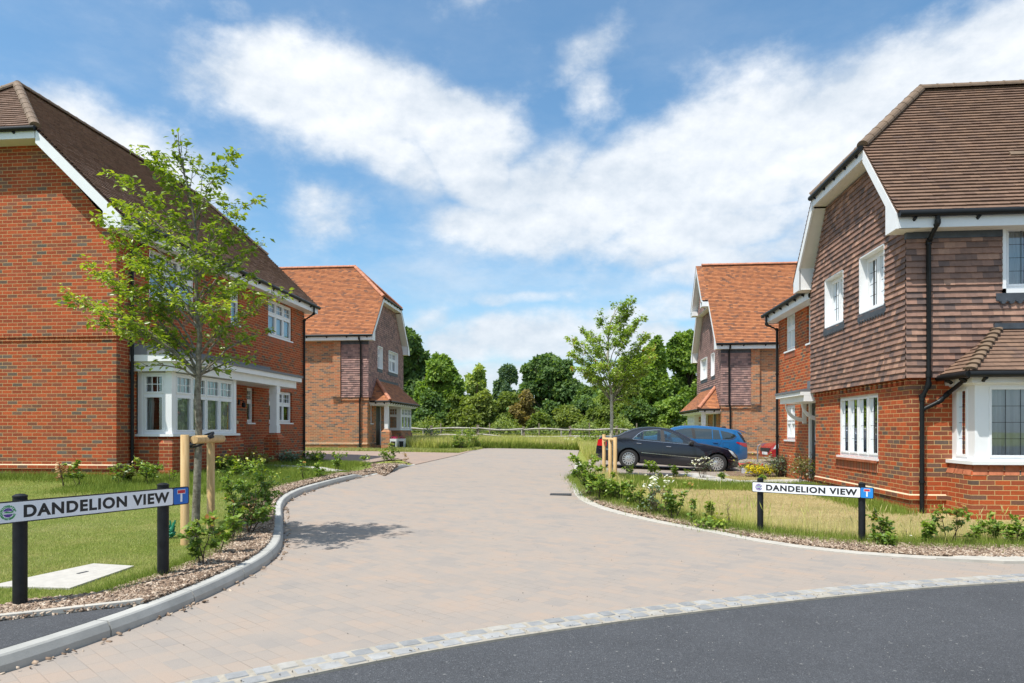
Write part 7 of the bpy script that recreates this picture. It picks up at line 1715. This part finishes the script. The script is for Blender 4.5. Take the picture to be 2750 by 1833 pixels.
OAKD = leafg('oak_leaf', (0.067, 0.130, 0.049), (0.129, 0.221, 0.066), (0.260, 0.358, 0.091)); OAKB = leafg('bright_oak_leaf', (0.106, 0.190, 0.044), (0.199, 0.316, 0.061), (0.397, 0.505, 0.091)); BLUEG = leafg('blue_oak_leaf', (0.067, 0.130, 0.086), (0.122, 0.200, 0.117), (0.215, 0.295, 0.155))
ASH = leafg('ash_leaf', (0.215, 0.316, 0.091), (0.365, 0.463, 0.139), (0.600, 0.600, 0.185)); OLIVE = leafg('olive_leaf', (0.152, 0.209, 0.049), (0.254, 0.319, 0.079), (0.406, 0.466, 0.114)); RUSS = leafg('russet_leaf', (0.174, 0.154, 0.058), (0.304, 0.238, 0.091), (0.406, 0.350, 0.130)); GREENB = leafg('hedge_green_leaf', (0.120, 0.182, 0.045), (0.203, 0.273, 0.059), (0.332, 0.394, 0.086))
def bg(nx0, nx1, ntop, d, mat, label, seed, nleaf, ls=.42, lo=.05, nm='tree', sparse=0, nl=26, dz=1.0, cat='tree', group='trees beyond the fence'):
    nleaf = int(nleaf*1.6); ls *= .74; p = ray((nx0+nx1)/2, 1200, d); w = (nx1-nx0)*d/F_N; zg_ = .45; h = CAM_H-(ntop-HY)*d/F_N-zg_
    return big_tree(nm, label, (p.x, p.y, zg_), h, w, w*.85*dz, nleaf, ls, mat, seed, trunk_r=.05*h**.9 if h > 4 else .06, crown_lo=lo, sparse=sparse, nl=nl, kind_cat=cat, group=group)
bg(985, 1195, 888, 62, OAKD, 'tall dark oak whose crown rises right behind the far left house', 601, 34000, .46, .02, 'oak_tree')
bg(1105, 1258, 955, 58, OAKB, 'lower rounded oak leaning out beside the tall dark one', 602, 22000, .42, .0, 'oak_tree')
bg(850, 1060, 930, 75, OAKD, 'dark tree mostly hidden behind the far left house', 603, 9000, .6, .1, 'oak_tree')
bg(1232, 1325, 985, 78, ASH, 'pale green open ash tree left of centre with sky showing through', 604, 7000, .5, .25, 'ash_tree', sparse=1, nl=16)
bg(1312, 1400, 984, 86, BLUEG, 'bluish green round tree in the middle distance', 605, 13000, .5, .1, 'oak_tree')
bg(1385, 1575, 958, 74, OAKD, 'big dark domed oak right of centre', 606, 30000, .5, .1, 'oak_tree')
bg(1530, 1625, 1040, 70, OAKD, 'low dark tree between the domed oak and the right young tree', 607, 10000, .45, .05, 'oak_tree')
bg(1690, 1800, 912, 60, OAKB, 'tall fresh green oak behind the right young tree', 608, 24000, .42, .03, 'oak_tree')
bg(1775, 1920, 896, 64, OAKB, 'tallest green oak beside the far right house', 609, 30000, .44, .03, 'oak_tree')
bg(1615, 1735, 985, 56, GREENB, 'mid height green tree low between the dark car and the tall oaks', 610, 17000, .38, .0, 'oak_tree')
bg(1580, 1650, 1062, 60, ASH, 'small light green tree behind the right young tree stakes', 611, 6000, .4, .05, 'ash_tree', sparse=1)
bg(1900, 2060, 960, 78, OAKD, 'dark tree hidden behind the far right house', 612, 8000, .6, .1, 'oak_tree')
HG = 'hedgerow bushes behind the fence'
for i, (a, b, nt_, d, mt, lab, nl_) in enumerate([
 (1000, 1130, 1075, 51, OAKD, 'dark hedge bush by the bay of the far left house', 8000), (1110, 1215, 1050, 52, OAKD, 'dark hedge bush under the left oaks', 9000), (1195, 1275, 1062, 51, GREENB, 'bright hedge bush left of the olive hawthorn', 8000), (1235, 1330, 1052, 50, OLIVE, 'olive brown hawthorn in the hedge', 9000),
 (1225, 1300, 1092, 48.5, OLIVE, 'drooping olive bush close to the fence', 6000), (1305, 1405, 1058, 50.5, GREENB, 'bright green hedge bush in the centre', 10000), (1368, 1448, 1052, 50, RUSS, 'russet brown hawthorn in the centre of the hedge', 8000),
 (1440, 1530, 1078, 52, OAKD, 'dark green bush right of the russet hawthorn', 8000), (1405, 1490, 1112, 48.5, GREENB, 'low bright bush under the russet hawthorn', 6000), (1480, 1590, 1092, 50, OLIVE, 'broad olive bush at the right of the hedge', 10000), (1520, 1620, 1068, 53, OAKD, 'dark bush behind the broad olive one', 8000),
 (1560, 1660, 1095, 49, GREENB, 'green hedge bush left of the stakes', 8000), (1640, 1760, 1075, 50, OAKD, 'dark green bush behind the roof of the dark car', 9000), (1740, 1860, 1070, 50, OAKB, 'green bush behind the blue car roof', 9000), (1840, 1960, 1080, 51, OAKD, 'dark bush hidden near the far right porch', 5000)]):
    bg(a, b, nt_, d, mt, lab, 640+i, nl_, .30, .0, 'hedge_bush', nl=18, cat='bush', group=HG)
# low scrub along the hedge foot and a far wood that closes the horizon
def scrub(name, x0, x1, y0, y1, hf, n, ls, mat, seed, kind='stuff'):
    R = np.random.default_rng(seed); C = np.stack([R.uniform(x0, x1, n), R.uniform(y0, y1, n), np.zeros(n)], 1); H = hf(C[:, 0], C[:, 1]); C[:, 2] = .4+H*R.random(n)**.6
    D = unit(R.normal(0, 1, (n, 3))); Nn = unit(R.normal(0, .6, (n, 3))+[0, -.2, .8]); Ln = ls*R.uniform(.5, 1.3, n); Vv, F = leaf_quads(C, D, Nn, Ln, Ln*.75)
    return tag(npmesh(name, Vv, F, mat, None, np.repeat(np.clip(R.normal(.5, .22, n), 0, 1), 2), nv=3), kind=kind)
scrub('bramble_scrub', -26, 34, 46.3, 50.5, lambda x, y: .9+.35*np.sin(x*.9)+.3*np.sin(x*2.3+1)+(y-46)*.18, 42000, .20, GREENB, 700)
scrub('distant_wood', -120, 130, 105, 118, lambda x, y: 6.5+1.2*np.sin(x*.11)+.8*np.sin(x*.31+1), 60000, 1.0, OAKD, 701)
scrub('distant_wood', -60, 70, 60, 70, lambda x, y: 3.2+.8*np.sin(x*.31)+.5*np.sin(x*.9+1), 40000, .55, OAKD, 702)
# ================================================================ grass, bark and litter
def blades(name, P, zf, n, h, w, mat, seed, yfade=None, hvar=.5, lean=.5, mask=None, excl=(), rmean=.5, label=None, soft=0):
    R = np.random.default_rng(seed); xs = [p[0] for p in P]; ys_ = [p[1] for p in P]; X, Y = [], []; tot = 0; it = 0
    while tot < n and it < 60:
        it += 1; m = n*2; x = R.uniform(min(xs), max(xs), m); y = R.uniform(min(ys_), max(ys_), m); k = in_poly(P, x, y)
        for e in excl: k &= ~in_poly(e, x, y)
        if mask is not None: k &= R.random(m) < mask(x, y)
        # thin out with distance
        if yfade: k &= R.random(m) < np.clip((yfade/np.maximum(y, yfade))**1.6, 0, 1)
        # only what the camera side of the scene can see
        k &= (np.abs(np.arctan2(x, y)+YAW) < .82) & (y > 2.5)
        X.append(x[k]); Y.append(y[k]); tot += k.sum()
    X, Y = np.concatenate(X)[:n], np.concatenate(Y)[:n]; n = len(X)
    if soft: X = X+R.normal(0, soft, n); Y = Y+R.normal(0, soft, n)
    Z = zf(X, Y)
    hh = h*(1-hvar+2*hvar*R.random(n)); a = R.uniform(0, 2*math.pi, n); dx, dy = np.cos(a), np.sin(a); ln = lean*R.random(n)*hh; b = R.uniform(0, 2*math.pi, n)
    sc_ = np.maximum(1, Y/9.0); ww = w*sc_*.5
    P0 = np.stack([X-dx*ww, Y-dy*ww, Z-.004], 1); P1 = np.stack([X+dx*ww, Y+dy*ww, Z-.004], 1)
    M0 = np.stack([X-dx*ww*.7+np.cos(b)*ln*.3, Y-dy*ww*.7+np.sin(b)*ln*.3, Z+hh*.6], 1); T = np.stack([X+np.cos(b)*ln, Y+np.sin(b)*ln, Z+hh], 1)
    Vv = np.stack([P0, P1, T], 1).reshape(-1, 3); F = np.arange(n*3).reshape(-1, 3)
    return tag(npmesh(name, Vv, F, mat, None, np.clip(R.normal(rmean, .25, n), 0, 1), nv=3), kind='stuff')
SLP = [(p.x, p.y) for p in sl]
slabP = [((sl[3]+(sl[1]-sl[2])*1.6-d01*.12).x, (sl[3]+(sl[1]-sl[2])*1.6-d01*.12).y), (sl[1].x, sl[1].y), (sl[2].x, sl[2].y), (sl[3].x, sl[3].y)]
le_ = smooth_line(lawn_edge, .4)
lawnP = [p for p in le_] + [(-6.9, 21.3), (-9.5, 20.9), (-9.55, 13.3), (-16, 13.3), (-16, 5)]
exL = [pth, bb_, slabP]
blades('mown_grass', lawnP, gl, 260000, .019, .0045, BL_G, 801, yfade=4.5, excl=exL, lean=.9)
def strip(line, w0, w1): a = offset_line(line, w0); b = offset_line(line, w1); return list(a)+list(b[::-1])
blades('long_grass', strip(le_[3:], -.10, .16), gl, 26000, .06, .0055, BL_L, 802, lean=.8, excl=[slabP], soft=.03)
house_strip = [(-12.5, 12.7), (-9.5, 12.3), (-8.0, 13.2), (-7.6, 15.5), (-7.7, 20.6), (-9.5, 20.8), (-9.5, 13.3), (-12.5, 13.3)]
blades('long_grass', house_strip, gl, 22000, .11, .008, BL_L, 803, lean=.7, excl=[bb_, pth], soft=.13)
blades('long_grass', [(-9.2, 11.0), (-6.6, 11.4), (-6.2, 15.5), (-6.4, 20.4), (-7.6, 20.4), (-7.4, 13.8), (-9.4, 12.4)], gl, 24000, .10, .007, BL_L, 804, lean=.7, excl=[pth, bark_poly], soft=.13)
right_in = inner_s
lawnRP = list(right_in) + [(5.4, 11.8), (5.4, 16.2), (5.7, 20.4), (1.9, 20.1), (1.0, 19.6)]
lawnRP = list(right_in[::-1][:0]) + [p for p in right_in if p[0] < 6.5] + [(6.5, 9.0), (6.0, 11.0), (5.4, 11.8), (5.38, 20.4), (1.9, 20.1), (.6, 19.6)]
prP = [tuple(p) for p in pr]; gbP = [tuple(p) for p in gb]
blades('dry_grass', lawnRP, gn, 190000, .022, .005, BL_D, 805, yfade=8.5, excl=[prP, gbP], lean=.9)
rs = [p for p in right_in if p[0] < 7.5]
blades('long_grass', strip(rs, -.22, .28), gn, 38000, .10, .006, BL_L, 806, lean=.8, soft=.13)
blades('long_grass', strip(rs, .1, .75), gn, 9000, .20, .0045, BL_M, 807, lean=.5, rmean=.75, soft=.13)
blades('long_grass', [(5.15, 11.5), (5.4, 11.7), (5.4, 16.2), (4.9, 16.2), (4.9, 12.4)], gn, 12000, .12, .006, BL_L, 808, lean=.7, soft=.13)
blades('long_grass', [(1.0, 15.8), (3.3, 15.6), (5.2, 15.4), (5.3, 16.6), (2.4, 17.6), (1.0, 19.6), (.5, 18.6)], gn, 22000, .11, .007, BL_L, 809, lean=.7, excl=[prP], soft=.13)
# verges of the far left house, meadow strip before the fence
blades('verge_grass', [(-16, 28.9), (-8.5, 28.9), (-5.2, 29.2), (-4.9, 34.6), (-8.0, 40), (-8.6, 30.4), (-16, 30.4)], gn, 50000, .09, .012, BL_G, 810, lean=.6)
mead = [tuple(ray(x, 1200, d).xy) for x, d in ((1100, 32.5), (1180, 32.2), (1245, 33.6), (1294, 35.7), (1432, 35.9), (1557, 35.5), (1575, 27), (1660, 28), (1700, 40), (1760, 44.5), (960, 44.5), (960, 38))]
blades('meadow_grass', mead, gn, 120000, .46, .012, BL_M, 811, lean=.45, hvar=.45)
blades('meadow_grass', [tuple(ray(x, 1200, d).xy) for x, d in ((1180, 32), (1245, 33.4), (1294, 35.6), (1432, 35.8), (1557, 35.4), (1560, 36.6), (1432, 37), (1290, 36.8), (1180, 35))], gn, 20000, .28, .014, BL_L, 812, lean=.6)
blades('field_grass', [(-25, 44.5), (30, 44.5), (30, 50), (-25, 50)], gn, 40000, .5, .02, BL_M, 813, lean=.5)
def scatter_flowers(name, P, n, size, h0, h1, mat, seed):
    R = np.random.default_rng(seed); xs = [p[0] for p in P]; ys_ = [p[1] for p in P]; x = R.uniform(min(xs), max(xs), n*4); y = R.uniform(min(ys_), max(ys_), n*4); k = in_poly(P, x, y); x, y = x[k][:n], y[k][:n]; n = len(x)
    C = np.stack([x, y, gn(x, y)+R.uniform(h0, h1, n)], 1); Vv, F = leaf_quads(C, unit(R.normal(0, 1, (n, 3))*[1, 1, .3]), unit(R.normal(0, .4, (n, 3))+[0, -.3, 1]), np.full(n, size), np.full(n, size)); tag(npmesh(name, Vv, F, mat, None, np.repeat(R.random(n), 2), nv=3), kind='stuff')
scatter_flowers('buttercups', mead, 260, .06, .3, .6, YELF, 820); scatter_flowers('daisies', strip(rs, -.1, .3), 40, .035, .06, .12, WHITEF, 821)
p_ = ray(1533, 1195, 36.6); scatter_flowers('daisies', [(p_.x-.35, p_.y-.2), (p_.x+.35, p_.y-.2), (p_.x+.35, p_.y+.2), (p_.x-.35, p_.y+.2)], 60, .09, .25, .6, WHITEF, 822)
# seed-head stalks on the right
def stalks(name, P, n, h, mat, seed):
    R = np.random.default_rng(seed); xs = [p[0] for p in P]; ys_ = [p[1] for p in P]; x = R.uniform(min(xs), max(xs), n*6); y = R.uniform(min(ys_), max(ys_), n*6); k = in_poly(P, x, y); x, y = x[k][:n], y[k][:n]; mb = MB()
    for a, b in zip(x, y):
        z = g(a, b); hh = h*R.uniform(.6, 1.2); dx, dy = R.normal(0, .12, 2)*hh*1.5; r = R.random(); mb.tube([(a, b, z), (a+dx*.4, b+dy*.4, z+hh*.6), (a+dx, b+dy, z+hh)], [.0018, .0015, .001], 3, False, r)
        mb.tube([(a+dx*.8, b+dy*.8, z+hh*.82), (a+dx*.95, b+dy*.95, z+hh*.93), (a+dx*1.1, b+dy*1.1, z+hh*1.05)], [.002, .006, .001], 4, False, min(1, r+.3))
    tag(mb.build(name, mat, fix=False), kind='stuff')
stalks('seed_grass', strip(rs, -.1, .7), 420, .38, BL_M, 830); stalks('seed_grass', lawnRP, 160, .25, BL_M, 831)
# bark chips
def chips(name, P, zf, n, off, seed, yfade=5):
    R = np.random.default_rng(seed); xs = [p[0] for p in P]; ys_ = [p[1] for p in P]; m = n*6; x = R.uniform(min(xs), max(xs), m); y = R.uniform(min(ys_), max(ys_), m); k = in_poly(P, x, y) & (R.random(m) < np.clip((yfade/np.maximum(y, yfade))**1.3, 0, 1)); k &= (np.abs(np.arctan2(x, y)+YAW) < .82); x, y = x[k][:n], y[k][:n]; n = len(x)
    L = R.uniform(.008, .024, n)*np.maximum(1, y/8); W = L*R.uniform(.25, .55, n); a = R.uniform(0, math.pi, n); t1, t2 = R.normal(0, .28, n), R.normal(0, .35, n)
    u = np.stack([np.cos(a), np.sin(a), t1], 1)*L[:, None]; v = np.stack([-np.sin(a), np.cos(a), t2], 1)*W[:, None]; c = np.stack([x, y, zf(x, y)+off+R.uniform(0, .022, n)], 1); th = np.array([0, 0, .004])
    top = np.stack([c-u-v*.7, c+u*.8-v, c+u+v*.6, c-u*.9+v], 1)+th; bot = top-th*2.2; Vv = np.concatenate([top, bot], 1).reshape(-1, 3); i = np.arange(n)[:, None, None]*8
    F = (i+np.array([[0, 1, 2, 3], [0, 4, 5, 1], [1, 5, 6, 2], [2, 6, 7, 3], [3, 7, 4, 0]])[None]).reshape(-1, 4)
    tag(npmesh(name, Vv, F, CHIP, None, np.repeat(R.random(n), 5)), kind='stuff')
chips('bark_chips', bark_poly, gl, 75000, .010, 840); chips('bark_chips', bark_r, gn, 65000, .015, 841, 9); chips('bark_chips', bark2, gl, 1200, .012, 842, 20); chips('bark_chips', bb_, gl, 1500, .012, 843, 20)
# crumbs and grit along the kerb foot, beside the setts and scattered on the paving
gutl = strip([p for p in LKs if 3.2 < p[1] < 20], -.09, .0); chips('kerb_litter', gutl, gn, 1100, .003, 844, 8)
gr1 = strip([p for p in SIs if p[0] < 8], .0, .06); 
def grit(name, P, n, size, seed, mat, zoff=.004):
    R = np.random.default_rng(seed); xs = [p[0] for p in P]; ys_ = [p[1] for p in P]; x = R.uniform(min(xs), max(xs), n*8); y = R.uniform(min(ys_), max(ys_), n*8); k = in_poly(P, x, y); x, y = x[k][:n], y[k][:n]; n = len(x); s = R.uniform(.4, 1.3, n)*size; a = R.uniform(0, 6.28, n)
    c = np.stack([x, y, gn(x, y)+zoff], 1); O = [c+np.stack([np.cos(a+k_*2.094)*s, np.sin(a+k_*2.094)*s, np.zeros(n)], 1) for k_ in range(3)]+[c+np.stack([np.zeros(n), np.zeros(n), s*.9], 1)]
    Vv = np.stack(O, 1).reshape(-1, 3); i = np.arange(n)[:, None, None]*4; F = (i+np.array([[0, 1, 3], [1, 2, 3], [2, 0, 3]])[None]).reshape(-1, 3); tag(npmesh(name, Vv, F, mat, None, np.repeat(R.random(n), 3), nv=3), kind='stuff')
GRIT = tile_mat('dark_grit', [(0, (.03, .03, .03)), (.7, (.07, .065, .06)), (1, (.25, .22, .18))])
grit('loose_grit', gr1, 700, .006, 850, GRIT); grit('loose_grit', strip([p for p in SOs if p[0] < 8], -.03, .10), 1500, .006, 851, GRIT, .026); grit('loose_grit', [(-3, 4), (-1, 4.6), (1.5, 6.2), (6, 8), (3, 9), (0, 13), (-4, 12), (-3.2, 7)], 260, .006, 852, GRIT)
grit('loose_grit', [(-1.5, 3), (0, 3), (4, 3), (6, 7), (3, 6.2), (0, 4.7)], 420, .0035, 853, simple('pale_grit', (.35, .34, .32), .9), .007)
